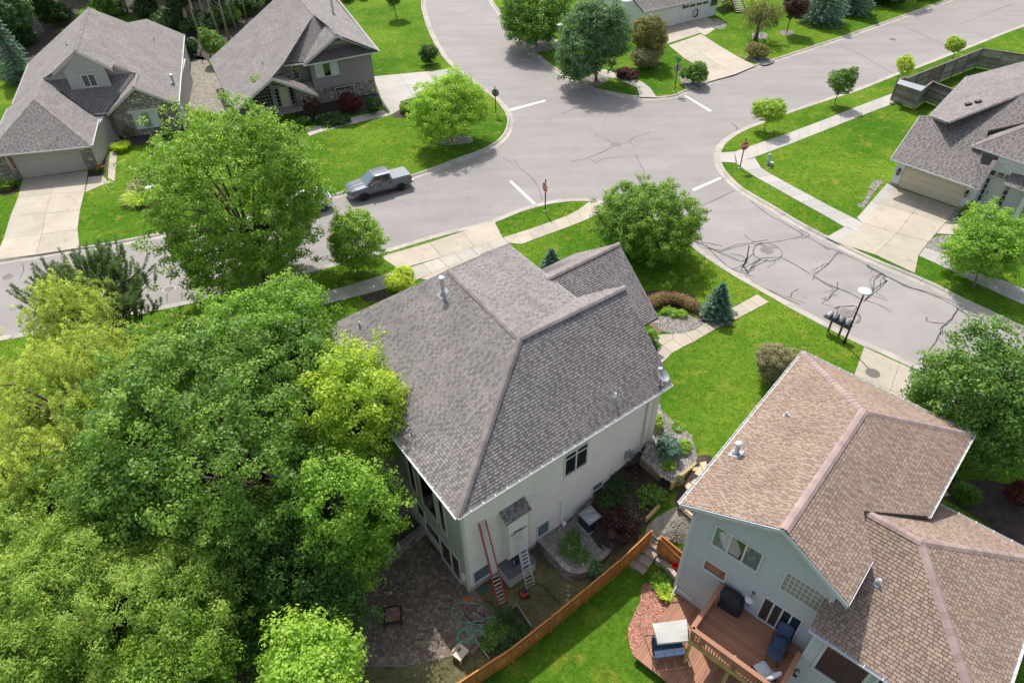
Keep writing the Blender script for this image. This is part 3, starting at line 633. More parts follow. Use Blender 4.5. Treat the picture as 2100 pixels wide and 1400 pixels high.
def gutter(parent, a, b, m='trim_white', size=.11, out=None, brackets=True):
    a = np.asarray(a, float); b = np.asarray(b, float); L = np.linalg.norm(b-a); d = (b-a)/L
    o = np.array([d[1], -d[0], 0.]) if out is None else np.asarray(out, float); o = o/np.linalg.norm(o); z = np.array([0, 0, 1.]); s = size; t = .014
    def P(x, h, e): return (a if e == 0 else b)+o*x+z*h
    prof = [(0, -.01), (0, -s), (s, -s), (s+.02, 0), (s+.02-t, 0), (s-t, -s+t), (t, -s+t), (t, -.01)]
    vs = [P(x, h, 0) for x, h in prof]+[P(x, h, 1) for x, h in prof]; n = len(prof)
    g = MB().add(vs, [(i, (i+1) % n, n+(i+1) % n, n+i) for i in range(n)]+[(0, 1, 6, 7), (1, 2, 5, 6), (2, 3, 4, 5), (8, 9, 14, 15), (9, 10, 13, 14), (10, 11, 12, 13)]).build('gutter', m, parent)
    if brackets:
        k = max(2, int(L/.62))
        for i in range(k+1):
            p = a+d*(L*i/k); MB().beam(p-o*.03+z*.015, p+o*(s+.03)+z*.015, .03, .018).build('bracket', m, g)
    return g
def fascia(parent, a, b, m='trim_white', h=.17, th=.03, out=None, name='fascia', drop=0.0):
    """board along a rake or an eave"""
    a = np.asarray(a, float); b = np.asarray(b, float); d = b-a; o = np.array([d[1], -d[0], 0.]) if out is None else np.asarray(out, float); o = o/np.linalg.norm(o); z = np.array([0, 0, 1.])
    a = a-z*drop; b = b-z*drop
    return MB().hexa([a-z*h, b-z*h, b-z*h+o*th, a-z*h+o*th], [a, b, b+o*th, a+o*th]).build(name, m, parent)
class Wall:
    """a vertical wall face: s runs along it, z is height"""
    def __init__(s, a, b, off=0.0):
        s.a = np.array([*a[:2], 0.0]); d = np.array([*b[:2], 0.0])-s.a; s.L = np.linalg.norm(d); s.d = d/s.L; s.n = np.array([s.d[1], -s.d[0], 0.0]); s.a = s.a+s.n*off; s.pl = Pl(s.a, s.n)
    def p(s, u, z, out=0.0): return s.a+s.d*u+s.n*out+np.array([0, 0, z])
    def sz(s, px, py): q = s.pl.hit(px, py); return float((q-s.a).dot(s.d)), float(q[2])
    def box(s, mb, u0, u1, z0, z1, o0, o1, tint=0.0):
        return mb.hexa([s.p(u0, z0, o0), s.p(u1, z0, o0), s.p(u1, z0, o1), s.p(u0, z0, o1)], [s.p(u0, z1, o0), s.p(u1, z1, o0), s.p(u1, z1, o1), s.p(u0, z1, o1)], tint)
def siding(parent, W, poly, m, lap=.125, proud=.024, back=.12, name='wall', holes=()):
    """clapboards over a solid wall; poly in (s, z)"""
    b = MB(); P = [W.p(u, z, 0) for u, z in poly]; Q = [W.p(u, z, -back) for u, z in poly]; n = len(P); tr = ear(poly)
    b.add(P+Q, [tuple(t) for t in tr]+[tuple(n+i for i in t[::-1]) for t in tr]+[(i, (i+1) % n, n+(i+1) % n, n+i) for i in range(n)])
    w_ = b.build(name, m, parent); mb = MB(); z0 = min(p[1] for p in poly); z1 = max(p[1] for p in poly); u0 = min(p[0] for p in poly); u1 = max(p[0] for p in poly)
    pcs = [poly] if is_convex(poly) else [[poly[i] for i in t] for t in tr]; z = z0
    while z < z1:
        cells = [(u0, u1)]
        for (hu0, hu1, hz0, hz1) in holes:
            if z+lap > hz0 and z < hz1:
                nc = []
                for a, c in cells:
                    if hu0 > a: nc.append((a, min(c, hu0)))
                    if hu1 < c: nc.append((max(a, hu1), c))
                cells = [q for q in nc if q[1]-q[0] > .01]
        for a, c_ in cells:
            for pc in pcs:
                c = convex_clip([(a, z), (c_, z), (c_, min(z+lap, z1)), (a, min(z+lap, z1))], pc)
                if len(c) >= 3:
                    mb.poly([W.p(u, h, .003+proud*(1-(h-z)/lap)) for u, h in c])
                    lo = [q for q in c if q[1] < z+1e-4]
                    if len(lo) == 2: mb.poly([W.p(lo[0][0], z, 0), W.p(lo[1][0], z, 0), W.p(lo[1][0], z, .003+proud), W.p(lo[0][0], z, .003+proud)])
        z += lap
    mb.build('siding_board', m, w_, 'stuff'); return w_
def window(parent, W, u0, u1, z0, z1, panes=2, frame='trim_white', glass='glass_dark', fr=.07, out=.075, grid=None, horiz=None, label=None, glasses=None, name='window', sill=True, cuts=None):
    mb = MB(); W.box(mb, u0-fr, u1+fr, z1, z1+fr, 0, out); W.box(mb, u0-fr, u1+fr, z0-fr, z0, 0, out+.015); W.box(mb, u0-fr, u0, z0, z1, 0, out); W.box(mb, u1, u1+fr, z0, z1, 0, out)
    cs = cuts or [u0+(u1-u0)*i/panes for i in range(1, panes)]
    for c in cs: W.box(mb, c-fr*.55, c+fr*.55, z0, z1, 0, out-.006)
    for h in (horiz or []): W.box(mb, u0, u1, h-fr*.4, h+fr*.4, 0, out-.009)
    wd = mb.build(name, frame, parent, label=label); e = [u0]+list(cs)+[u1]; hz = [z0]+sorted(horiz or [])+[z1]; k = 0
    for i in range(len(e)-1):
        for j in range(len(hz)-1):
            a, b = e[i]+(fr*.5 if i else 0), e[i+1]-(fr*.5 if i < len(e)-2 else 0)
            g = glass if not glasses else glasses[k % len(glasses)]; k += 1
            W.box(MB(), 0, 0, 0, 0, 0, 0); pb = MB(); W.box(pb, a, b, hz[j], hz[j+1], .028, .036); pb.build('pane', g, wd)
            if grid:
                gb = MB(); nx, ny = grid
                for q in range(1, nx): x = a+(b-a)*q/nx; W.box(gb, x-.014, x+.014, hz[j], hz[j+1], .036, .052)
                for q in range(1, ny): y = hz[j]+(hz[j+1]-hz[j])*q/ny; W.box(gb, a, b, y-.014, y+.014, .036, .049)
                gb.build('muntin', frame, wd)
    return wd
def win_px(parent, W, p0, p1, **kw):
    """window between two corners given in image pixels (upper left, lower right)"""
    a = W.sz(*p0); b = W.sz(*p1); u0, u1 = sorted((a[0], b[0])); z0, z1 = sorted((a[1], b[1])); return window(parent, W, u0, u1, z0, z1, **kw)
def stones(parent, W, poly, holes=(), m='stone', s=.34, lim=260, out=.06):
    """rubble facing: uneven stones standing out of the mortar, each a piece"""
    b = MB(); P = [W.p(u, z, .012) for u, z in poly]; Q = [W.p(u, z, -.12) for u, z in poly]; n = len(P); tr = ear(poly)
    b.add(P+Q, [tuple(t) for t in tr]+[tuple(n+i for i in t[::-1]) for t in tr]+[(i, (i+1) % n, n+(i+1) % n, n+i) for i in range(n)]); w_ = b.build('stone_wall', 'mortar', parent)
    z0 = min(p[1] for p in poly); z1 = max(p[1] for p in poly); u0 = min(p[0] for p in poly); u1 = max(p[0] for p in poly); pcs = [poly] if is_convex(poly) else [[poly[i] for i in t] for t in tr]
    z = z0; cnt = 0; rest = MB()
    while z < z1:
        h = random.uniform(.6, 1.15)*s*.72; u = u0-random.uniform(0, s)
        while u < u1:
            wd = random.uniform(.55, 1.5)*s; cx_, cz_ = u+wd/2, z+h/2
            k = random.randint(5, 7); ph = random.uniform(0, 1); g = .018
            q = [(cx_+(wd/2-g)*math.copysign(abs(math.cos(t))**.55, math.cos(t))*random.uniform(.86, 1.1), cz_+(h/2-g)*math.copysign(abs(math.sin(t))**.55, math.sin(t))*random.uniform(.84, 1.12)) for t in [2*math.pi*(i+ph)/k for i in range(k)]]
            u += wd
            if any(h0 < cx_ < h1 and g0 < cz_ < g1 for h0, h1, g0, g1 in holes): continue
            for pc in pcs:
                if len(pcs) > 1 and not inside(np.array([cx_]), np.array([cz_]), pc)[0]: continue
                c = convex_clip(q, pc) if len(pcs) == 1 else convex_clip(q, pc)
                if len(c) < 3: continue
                ox = out*random.uniform(.4, 1.1); tint = (random.randrange(7)+.5)/7; m_ = len(c); mu = sum(p[0] for p in c)/m_; mz = sum(p[1] for p in c)/m_
                tgt = MB() if cnt < lim else rest
                tgt.add([W.p(a, e, .012) for a, e in c]+[W.p(mu+(a-mu)*.82, mz+(e-mz)*.8, .012+ox) for a, e in c], [tuple(range(m_, 2*m_))]+[(i, (i+1) % m_, m_+(i+1) % m_, m_+i) for i in range(m_)], tint)
                if cnt < lim: tgt.build('stone', m, w_)
                cnt += 1
        z += h
    if rest.n: rest.build('stone', m, w_, 'stuff')
    return w_
def vent_pipe(plane, px, py, lab, h=.38, r=.05, m='pipe_white', grp='small vent pipes on the roofs', cap=False, flash='metal_grey'):
    p = plane.hit(px, py); n = plane.n if plane.n[2] > 0 else -plane.n; t = thing('vent_pipe', lab, 'vent pipe', p, 0, grp)
    x = np.cross(n, [0, 0, 1.]); x /= np.linalg.norm(x); y = np.cross(n, x)
    q = [p+n*.022+x*a+y*b for a, b in ((-.12, -.15), (.12, -.15), (.12, .15), (-.12, .15))]; k = 2.0 if cap else 1
    q = [p+n*.03+(v-p-n*.022)*k for v in q]; MB().prism(q, .012).build('flashing', flash, t)
    MB().lathe(p, [(r*1.9, -.02), (r*1.5, .05), (r*1.1, .12)], 14).build('boot', flash, t)
    MB().lathe(p, [(r, -.05), (r, h), (r*.8, h), (r*.8, h-.05)], 14).build('pipe', m, t)
    if cap: MB().lathe(p+np.array([0, 0, h]), [(r*1.15, -.04), (r*1.15, .01), (r*1.75, .03), (r*1.75, .07), (r*.9, .12), (0.01, .125)], 18).build('cap', m, t)
    return t
def lights(parent, W, px, py, m='metal_black', s=1.0):
    u, z = W.sz(px, py); mb = MB(); W.box(mb, u-.07*s, u+.07*s, z-.02, z+.2*s, 0, .03); W.box(mb, u-.02, u+.02, z+.12*s, z+.16*s, .03, .12); l = mb.build('wall_lantern', m, parent)
    W.box(MB(), 0, 0, 0, 0, 0, 0); g = MB(); W.box(g, u-.075*s, u+.075*s, z-.22*s, z+.08*s, .06, .2*s+.02); g.build('lantern_glass', 'glass_dark', l)
    c = MB(); q = W.p(u, z+.08*s, .13*s); c.lathe(q, [(.13*s, 0), (.05*s, .07*s), (.015, .12*s)], 8); c.build('lantern_cap', m, l); MB().lathe(W.p(u, z-.24*s, .13*s), [(.06*s, 0), (.11*s, .03*s)], 8).build('lantern_base', m, l)
def down_pipe(parent, pts, m='trim_white', r=.045): return MB().tube(pts, r, 6).build('down_pipe', m, parent)
def foot_walls(parent, outline, z0, z1, m, th=.0):
    """plain solid core of the house"""
    return MB().prism([(p[0], p[1], z1) for p in outline], z1-z0).build('core', m, parent)
# ================================================================== the grey-roofed house in the middle
def pitched(a, b, pitch, up_to):
    """plane through the level line a-b rising with the given pitch towards up_to"""
    a = np.asarray(a, float); b = np.asarray(b, float); d = (b-a)/np.linalg.norm(b-a); s = np.array([-d[1], d[0], 0.])
    if (np.asarray(up_to, float)-a)[:2].dot(s[:2]) < 0: s = -s
    return pl3(a, b, a+s+np.array([0, 0, pitch]))
def H(pl, *px): return [pl.hit(x, y) for x, y in px]
E0, E2, ZR = 4.05, 4.9, 7.8
mh = thing('house', 'big house with weathered grey shingle hip roof in the picture centre, ladders on its wall', 'house', [*HM.w(6, 6, 0)[:2], -3.15])
AP = un(1065, 693, ZR); RF = un(920, 553, ZR-.05); c0 = un(938, 1061, E0); c1 = un(1378, 787, E0); rl = HM.w(.2, 14.8, E0); r2 = un(1281, 588, ZR-.05); be0 = un(1040, 502, E2); be1 = un(1178, 612, E2)
P_left = pl3(c0, rl, AP); P_right = pl3(c0, c1, AP); P_back = pl3(AP, RF, be1); P_n = pl3(AP, r2, un(1186, 607, E2)); P_hip = pl3(RF, rl, be0)
IND = 150
rplane(mh, P_left, [c0, AP, P_left.hit(920, 553), rl], 'shingle_grey', IND)
rplane(mh, P_right, [c0, c1, P_right.hit(1281, 588), AP], 'shingle_grey', IND)
rplane(mh, P_back, [AP, P_back.hit(1178, 612), P_back.hit(1040, 502), P_back.hit(921, 554)], 'shingle_grey')
rplane(mh, P_n, [AP, P_n.hit(1281, 588), P_n.hit(1246, 593), P_n.hit(1188, 609), P_n.hit(1176, 614)], 'shingle_grey')
rplane(mh, P_hip, [P_hip.hit(920, 553), be0, rl], 'shingle_grey')
w3a, w3b, w3c = un(1120, 572, 5.1), un(1269, 499, 5.1), un(1350, 650, 2.1)
P3s = pl3(w3a, w3b, w3c); w3n = un(1177, 521, 2.1); P3n = pl3(w3a, w3b, w3n)
q0 = P3s.p; low0 = w3c-np.array([*HM.A, 0])*5.6
rplane(mh, P3s, [w3b, w3c, low0, w3a-np.array([*HM.A, 0])*.2], 'shingle_grey')
rplane(mh, P3n, [w3b, w3n, w3n-np.array([*HM.A, 0])*5.2, w3a-np.array([*HM.A, 0])*.2], 'shingle_grey')
ridge(mh, c0+np.array([0, 0, .03]), AP, 'cap_grey', .17); ridge(mh, AP, P_left.hit(920, 553), 'cap_grey', .17); ridge(mh, AP, P_right.hit(1281, 588), 'cap_grey', .17)
ridge(mh, P_hip.hit(920, 553), be0, 'cap_grey', .15); ridge(mh, w3a, w3b, 'cap_grey', .17)
BA = np.array([*HM.A, 0]); BB = np.array([*HM.B, 0])
gutter(mh, c0, c1-BA*.05, out=-BB); gutter(mh, rl, c0, out=-BA); gutter(mh, P_back.hit(1178, 612), be0, out=BA)
for a, b in ((c1, P_right.hit(1281, 588)), (w3c, w3b), (w3b, w3n)): fascia(mh, a-np.array([0, 0, .03]), b-np.array([0, 0, .03]), 'trim_beige', .2, .03, BA)
u0, v0, u1 = .33, .36, 12.55
# walls
WR = Wall(HM.w(u0, v0, 0), HM.w(u1, v0, 0)); WL = Wall(HM.w(u0, 14.4, 0), HM.w(u0, v0, 0)); ZB = -3.2
siding(mh, WR, [(0, -2.75), (6.9, -2.75), (8.2, -2.35), (8.4, -1.75), (WR.L, -.85), (WR.L, 4.12), (0, 4.12)], 'siding_beige')
MB().add([WR.p(0, ZB, .012), WR.p(WR.L, ZB, .012), WR.p(WR.L, -.8, .012), WR.p(8.4, -1.7, .012), WR.p(6.9, -2.7, .012), WR.p(0, -2.7, .012)], [(0, 1, 2, 3, 4, 5)]).build('foundation', 'foundation', mh)
siding(mh, WL, [(0, -3.0), (WL.L, -3.0), (WL.L, 4.1), (0, 4.1)], 'siding_beige_shaded')
WE = Wall(HM.w(u1, v0, 0), HM.w(u1, 14.4, 0)); MB().add([WE.p(0, -1, 0), WE.p(WE.L, -1, 0), WE.p(WE.L, 4.6, 0), WE.p(7.2, 4.8, 0), WE.p(3.7, 7.55, 0), WE.p(0, 4.1, 0)], [(0, 1, 2, 3, 4, 5)]).build('wall', 'siding_beige', mh)
foot_walls(mh, [HM.w(.45, .5, 0), HM.w(12.4, .5, 0), HM.w(12.4, 14.2, 0), HM.w(.45, 14.2, 0)], ZB, 4.0, 'siding_beige_shaded')
vr = HM.uv(w3c[0], w3c[1])[1]+.5; vn = HM.uv(w3n[0], w3n[1])[1]-.5; ue = HM.uv(w3c[0], w3c[1])[0]-.5
foot_walls(mh, [HM.w(12, vr, 0), HM.w(ue, vr, 0), HM.w(ue, vn, 0), HM.w(12, vn, 0)], -.2, 2.2, 'siding_beige')
WG = Wall(HM.w(ue+.02, vr, 0), HM.w(ue+.02, vn, 0)); MB().add([WG.p(0, 2.1), WG.p(WG.L, 2.1), WG.p(WG.L/2, 4.6)], [(0, 1, 2)]).build('gable_wall', 'siding_beige', mh)
tb = MB(); WR.box(tb, -.03, .12, -2.75, 4.0, .0, .04); tb.build('corner_board', 'trim_beige', mh)
tb = MB(); WL.box(tb, WL.L-.12, WL.L+.03, -3.0, 4.0, .0, .04); tb.build('corner_board', 'trim_beige', mh)
tb = MB(); WR.box(tb, 11.25, 11.4, -.85, 4.0, .0, .05); tb.build('corner_board', 'trim_white', mh); tb = MB(); WR.box(tb, 11.75, 12.2, -.85, 4.0, 0, .04); tb.build('corner_board', 'trim_beige', mh)
down_pipe(mh, [WR.p(11.32, 3.95, .12), WR.p(11.32, 3.7, .09), WR.p(11.32, -.7, .09), WR.p(11.32, -.85, .3)], 'trim_beige', .05)
window(mh, WR, 5.92, 7.28, 1.5, 3.05, panes=2, horiz=[2.72], label='two-pane bedroom window with transom high in the beige wall')
win_px(mh, WR, (1102, 1079), (1123, 1087), panes=1, label='small square basement window', glass='glass_blue')
window(mh, WR, 7.95, 8.6, -1.95, -1.0, panes=1, horiz=[-1.5], glass='glass_blue', label='small double-hung basement window')
window(mh, WR, .32, 1.25, -2.55, -1.55, panes=1, glass='glass_blue', label='wide basement window behind the red ladder')
# rear windows
def wl(px, py): return WL.sz(px, py)
for (xa, ya, xb, yb, top) in ((840, 965, 857, 1011, 3.55), (866, 1010, 899, 1069, 3.55), (904, 1060, 918, 1096, 3.55)):
    s_a = wl(xa, ya)[0]; s_b, zb = wl(xb, yb); window(mh, WL, s_a, s_b, zb, top, panes=1, horiz=[top-.75], frame='trim_beige', glass='glass_black')
for (xa, ya, xb, yb, hh) in ((878, 1092, 905, 1120, .95), (858, 1045, 874, 1068, .95)):
    s_a = wl(xa, ya)[0]; s_b, zb = wl(xb, yb); window(mh, WL, s_a, s_b, zb, zb+hh, panes=1, frame='trim_beige', glass='glass_black')
s_a = wl(911, 1150)[0]; s_b = wl(930, 1170)[0]; window(mh, WL, s_a, s_b, -3.0, -1.1, panes=1, frame='trim_beige', glass='glass_black', name='door', label='glazed basement door')
s_c = wl(948, 1196)[0]; window(mh, WL, s_b+.1, s_c, -3.05, -1.0, panes=1, frame='trim_beige', glass='glass_black', name='door', label='dark basement doorway at the corner')
tb = MB(); WL.box(tb, WL.L-.4, WL.L-.15, -2.1, -1.7, 0, .16); tb.build('security_light', 'metal_white', mh)
# chimney chase with little shingled roof
ch = [WR.sz(1026, 1050)[0], WR.sz(1079, 1016)[0]]
cu0, cu1, cz1, cz0, cd = 2.08, 3.38, 1.72, -1.55, .5
cb = MB(); WR.box(cb, cu0, cu1, cz0, cz1-.24, 0, cd); chase = cb.build('chimney_chase', 'siding_beige', mh)
CW = Wall(WR.p(cu0, 0, cd), WR.p(cu1, 0, cd)); siding(chase, CW, [(0, cz0), (CW.L, cz0), (CW.L, cz1-.24), (0, cz1-.24)], 'siding_beige', name='chase_front', back=.05)
CW2 = Wall(WR.p(cu0, 0, 0), WR.p(cu0, 0, cd)); siding(chase, CW2, [(0, cz0), (CW2.L, cz0), (CW2.L, cz1-.24), (0, cz1-.05)], 'siding_beige', name='chase_side', back=.05)
for uu in (cu0+.04, cu1-.04):
    tb = MB(); WR.box(tb, uu-.05, uu+.05, cz0, cz1-.24, cd, cd+.03); tb.build('corner_board', 'trim_beige', chase)
pc = pl3(WR.p(cu0-.08, cz1+.25, 0), WR.p(cu1+.08, cz1+.25, 0), WR.p(cu0-.08, cz1-.18, cd+.06))
rplane(chase, pc, [WR.p(cu0-.08, cz1+.25, .01), WR.p(cu1+.08, cz1+.25, .01), WR.p(cu1+.08, cz1-.18, cd+.06), WR.p(cu0-.08, cz1-.18, cd+.06)], 'shingle_browngrey', 60, thick=.06, name='chase_roof')
# low board-clad box against the wall, dark planked lid
bx = thing('storage_box', 'low board-sided box with a dark planked lid under the chimney chase, tools lying on top', 'box', WR.p(2.6, -3.1, .5))
b0, b1, bo = 1.75, 3.35, 1.0
tb = MB(); WR.box(tb, b0, b1, -3.15, -2.28, .03, bo); tb.build('body', 'trim_taupe', bx)
for i in range(12):
    tb = MB(); a = b0+(b1-b0)*i/12; WR.box(tb, a+.006, a+(b1-b0)/12-.006, -3.15, -2.29, bo, bo+.02); tb.build('side_board', 'trim_beige', bx)
for i in range(7):
    tb = MB(); a = .03+(bo+.06)*i/7; WR.box(tb, b0-.05, b1+.05, -2.28, -2.24, a+.004, a+(bo+.06)/7-.004, (i % 4+.5)/4); tb.build('lid_board', mat('lid_dark', (.13, .115, .14), .8, .15, 2, 20, .2) if i == 0 else 'lid_dark', bx)
# meters, pipes on the wall
mt = MB(); WR.box(mt, 10.1, 10.42, -.35, .25, 0, .16); mt.build('electric_meter', 'metal_grey', mh); mt = MB(); WR.box(mt, 10.5, 10.75, -.5, -.1, 0, .2); mt.tube([WR.p(10.6, -.5, .12), WR.p(10.6, -.95, .12), WR.p(10.75, -1.1, .15)], .03); mt.build('gas_meter', 'metal_grey', mh)
MB().tube([WR.p(10.26, -.35, .08), WR.p(10.26, -1.2, .08)], .03).build('conduit', 'metal_grey', mh)
mt = MB(); WR.box(mt, 9.05, 9.25, -.85, -.65, 0, .1); mt.build('outlet_box', 'trim_white', mh)
mt = MB(); mt.tube([WR.p(5.75, -.25, .0), WR.p(5.75, -.25, .14), WR.p(5.75, -.35, .16), WR.p(5.75, -1.95, .16), WR.p(5.85, -2.2, .2)], .055, 10); mt.lathe(WR.p(5.88, -2.42, .22), [(.09, 0), (.12, .12), (.12, .2), (.02, .21)], 14); mt.build('radon_pipe', 'pipe_white', mh)
vent_pipe(P_left, 909, 602, 'tall galvanised flue pipe near the top of the grey hip roof', .95, .10, 'vent_galv', None, True, 'metal_grey')
vent_pipe(P_left, 738, 668, 'short vent pipe low on the left slope of the central grey roof', .3, .05)
vent_pipe(P_right, 1261, 818, 'white-topped vent pipe with a long shadow on the right slope of the central roof', .42, .055)
# satellite dish on the eave corner
sp = P_right.hit(1353, 790); dsh = thing('satellite_dish', 'grey satellite dish on the right eave corner of the central roof', 'satellite dish', sp)
MB().tube([sp, sp+np.array([.02, .0, .35]), sp+np.array([.08, .05, .45])], .025).box(sp+np.array([0, 0, .03]), (.22, .16, .03)).build('mast', 'metal_black', dsh)
dm = Matrix.Rotation(math.radians(-38), 3, 'Z')@Matrix.Rotation(math.radians(28), 3, 'Y'); dm = np.array(dm)
MB().lathe(sp+np.array([.12, .08, .5]), [(.02, .0), (.12, .015), (.22, .045), (.30, .09), (.31, .10), (.29, .095), (.21, .055), (.11, .025)], 20, 0, dm).build('dish', 'metal_grey', dsh, smooth=True)
MB().tube([sp+np.array([.05, .05, .4]), sp+np.array([.0, .25, .65]), sp+np.array([-.02, .32, .8])], .018).box(sp+np.array([-.02, .33, .84]), (.2, .12, .1)).build('receiver', 'metal_white', dsh)

# ================================================================== the tan-roofed house on the right
rh = thing('house', 'house with tan shingles and blue-grey siding at lower right, raised deck behind', 'house', [*HR.w(5, -6, 0)[:2], -2.9])
ER, ZT = 4.45, 6.5
PL_ = pl3(un(1395, 1032, ER), un(1648, 722, ER), un(1772, 842, ZT)); PR_ = pl3(un(1772, 842, ZT), un(1609, 1086, ZT), un(1995, 890, ER)); PF_ = pl3(un(1648, 722, ER), un(1995, 890, ER), un(1772, 842, ZT))
rplane(rh, PL_, H(PL_, (1395, 1032), (1648, 722), (1772, 842), (1609, 1086)), 'shingle_tan', 60, col=10)
rplane(rh, PR_, H(PR_, (1609, 1086), (1772, 842), (1995, 890), (1903, 1058), (1770, 1047), (1790, 1150), (1741, 1240)), 'shingle_tan', 80, col=10)
rplane(rh, PF_, H(PF_, (1648, 722), (1995, 890), (1772, 842)), 'shingle_tan', col=10)
W2 = lambda u, v, z: HR.w(u, v, z)
a1, a2, a3, a4 = W2(-.72, -6.3, 3.0), W2(-.72, -12.45, 3.0), W2(3.78, -8.05, 5.38), W2(3.78, -5.95, 5.38); a5, a6 = W2(8.28, -12.45, 3.0), W2(8.28, -6.3, 3.0)
Q1, Q2, Q3 = pl3(a1, a2, a3), pl3(a5, a6, a3), pl3(a2, a5, a3)
rplane(rh, Q1, [a1, a2, a3, a4], 'shingle_tan', 120, col=10); rplane(rh, Q2, [a6, a4, a3, a5], 'shingle_tan', col=10); rplane(rh, Q3, [a2, a5, a3], 'shingle_tan', 40, col=10)
for a, b in ((H(PR_, (1609, 1086))[0], H(PR_, (1772, 842))[0]), (H(PF_, (1648, 722))[0], H(PF_, (1772, 842))[0]), (H(PF_, (1995, 890))[0], H(PF_, (1772, 842))[0]), (a4, a3), (a2, a3), (a5, a3)): ridge(rh, a, b, 'cap_tan', .19)
RA = np.array([*HR.A, 0]); RB = np.array([*HR.B, 0])
e0, e1, e2, e3 = un(1395, 1032, ER), un(1648, 722, ER), un(1995, 890, ER), un(1903, 1058, ER)
gutter(rh, e0, e1, out=RB); gutter(rh, e1, e2, out=RA); gutter(rh, e2, e3, out=-RB); gutter(rh, a6, a5, out=RA); gutter(rh, a2, a1, out=-RA, m='trim_bluegrey'); gutter(rh, a5, a2, out=-RB)
rp, rq = PL_.hit(1609, 1086), PR_.hit(1741, 1240)
for a, b in ((e0, rp), (rp, rq)): fascia(rh, a-np.array([0, 0, .02]), b-np.array([0, 0, .02]), 'trim_bluegrey', .22, .04, -RA)
fascia(rh, rq, PR_.hit(1790, 1150), 'trim_bluegrey', .2, .03, -RB)
WB = Wall(HR.w(.45, -.56, 0), HR.w(.45, -6.55, 0)); WS = Wall(HR.w(12, -.56, 0), HR.w(.45, -.56, 0)); WW = Wall(HR.w(-.33, -6.55, 0), HR.w(-.33, -12.1, 0)); WX = Wall(HR.w(.45, -6.55, 0), HR.w(-.33, -6.55, 0))
def rz(u, v): return float(min(PL_.z(*HR.w(u, v, 0)[:2]), PR_.z(*HR.w(u, v, 0)[:2])))-.17
siding(rh, WB, [(0, -2.9), (WB.L, -2.9), (WB.L, rz(.45, -6.55)), (3.5, rz(.45, -4.06)), (0, rz(.45, -.56))], 'siding_grey', lap=.105)
siding(rh, WS, [(0, -1.0), (WS.L, -2.9), (WS.L, 4.2), (0, 4.2)], 'siding_grey', lap=.105)
siding(rh, WW, [(0, -2.9), (WW.L, -2.9), (WW.L, 3.0), (0, 3.0)], 'siding_grey', lap=.105)
foot_walls(rh, [HR.w(.6, -.75, 0), HR.w(11.6, -.75, 0), HR.w(11.6, -7.6, 0), HR.w(6.2, -7.6, 0), HR.w(6.2, -6.4, 0), HR.w(.6, -6.4, 0)], -3.1, 4.2, 'siding_grey')
foot_walls(rh, [HR.w(-.2, -6.7, 0), HR.w(7.8, -6.7, 0), HR.w(7.8, -12, 0), HR.w(-.2, -12, 0)], -3.1, 2.95, 'siding_grey')
for W_, s0, s1 in ((WB, -.03, .1), (WW, -.04, .08)):
    tb = MB(); W_.box(tb, s0, s1, -2.9, 3.6 if W_ is WB else 2.95, 0, .035); tb.build('corner_board', 'trim_bluegrey', rh)
win_px(rh, WB, (1473, 1077), (1551, 1169), panes=3, frame='trim_white', glasses=['glass_blue', 'glass_dark', 'glass_blue'], label='three-part window high in the blue-grey gable')
win_px(rh, WB, (1449, 1145), (1485, 1189), panes=1, frame='trim_white', label='long narrow window left of the raised deck')
wg = win_px(rh, WB, (1617, 1171), (1685, 1257), panes=1, frame='trim_white', grid=(9, 4), glasses=['lattice_back'], label='wide gridded window above the sliding doors')
sd = win_px(rh, WB, (1572, 1223), (1624, 1309), panes=4, frame='trim_white', fr=.06, name='sliding_door', label='four-panel sliding glass door onto the raised deck')
bl = MB(); lu, lz = WB.sz(1545, 1217); bl.tube([WB.p(lu, lz+.15, 0), WB.p(lu, lz+.25, .15), WB.p(lu, lz+.12, .3)], .018); bl.box(WB.p(lu, lz+.15, .02), (.12, .12, .12)); ln = bl.build('barn_light_arm', mat('copper_brown', (.2, .1, .06), .4, .1), rh)
MB().lathe(WB.p(lu, lz-.08, .3), [(.2, 0), (.19, .03), (.08, .11), (.05, .17), (.0, .18)], 18).build('lamp_shade', 'metal_white', ln)
bu, bz = WB.sz(1536, 1239); tb = MB(); tb.lathe(WB.p(bu, bz, .04), [(.01, -.05), (.07, -.03), (.07, .03), (.01, .05)], 12); tb.build('outlet_cover', 'metal_grey', rh)
down_pipe(rh, [WS.p(WS.L-.1, 4.1, .12), WS.p(WS.L-.1, 3.9, .07), WS.p(WS.L-.1, -2.5, .07)], 'trim_bluegrey')
MB().tube([WB.p(.1, -1.95, .06), WB.p(.12, -2.4, .5), ], .035).tube([WB.p(.15, -2.15, .08), WB.p(.95, -2.25, .1), WB.p(.95, -2.05, .1)], .035).build('elbow_pipe', 'pipe_white', rh)
window(rh, WW, .55, 2.1, .2, 2.3, panes=1, frame='trim_bluegrey', glass='glass_dark', fr=.12); window(rh, WW, 2.5, 4.1, .2, 2.3, panes=1, frame='trim_bluegrey', glass='glass_dark', fr=.12)
lights(rh, WW, 1636, 1374, 'metal_grey')
vent_pipe(PL_, 1510, 930, 'galvanised flue with round cap on the tan roof slope', .65, .10, 'vent_galv', None, True, 'metal_grey')
vent_pipe(PL_, 1612, 852, 'small white vent pipe high on the left slope of the tan roof', .25, .05)
vent_pipe(Q1, 1799, 1195, 'white-capped vent pipe with dark boot on the lower wing of the tan roof', .3, .06)

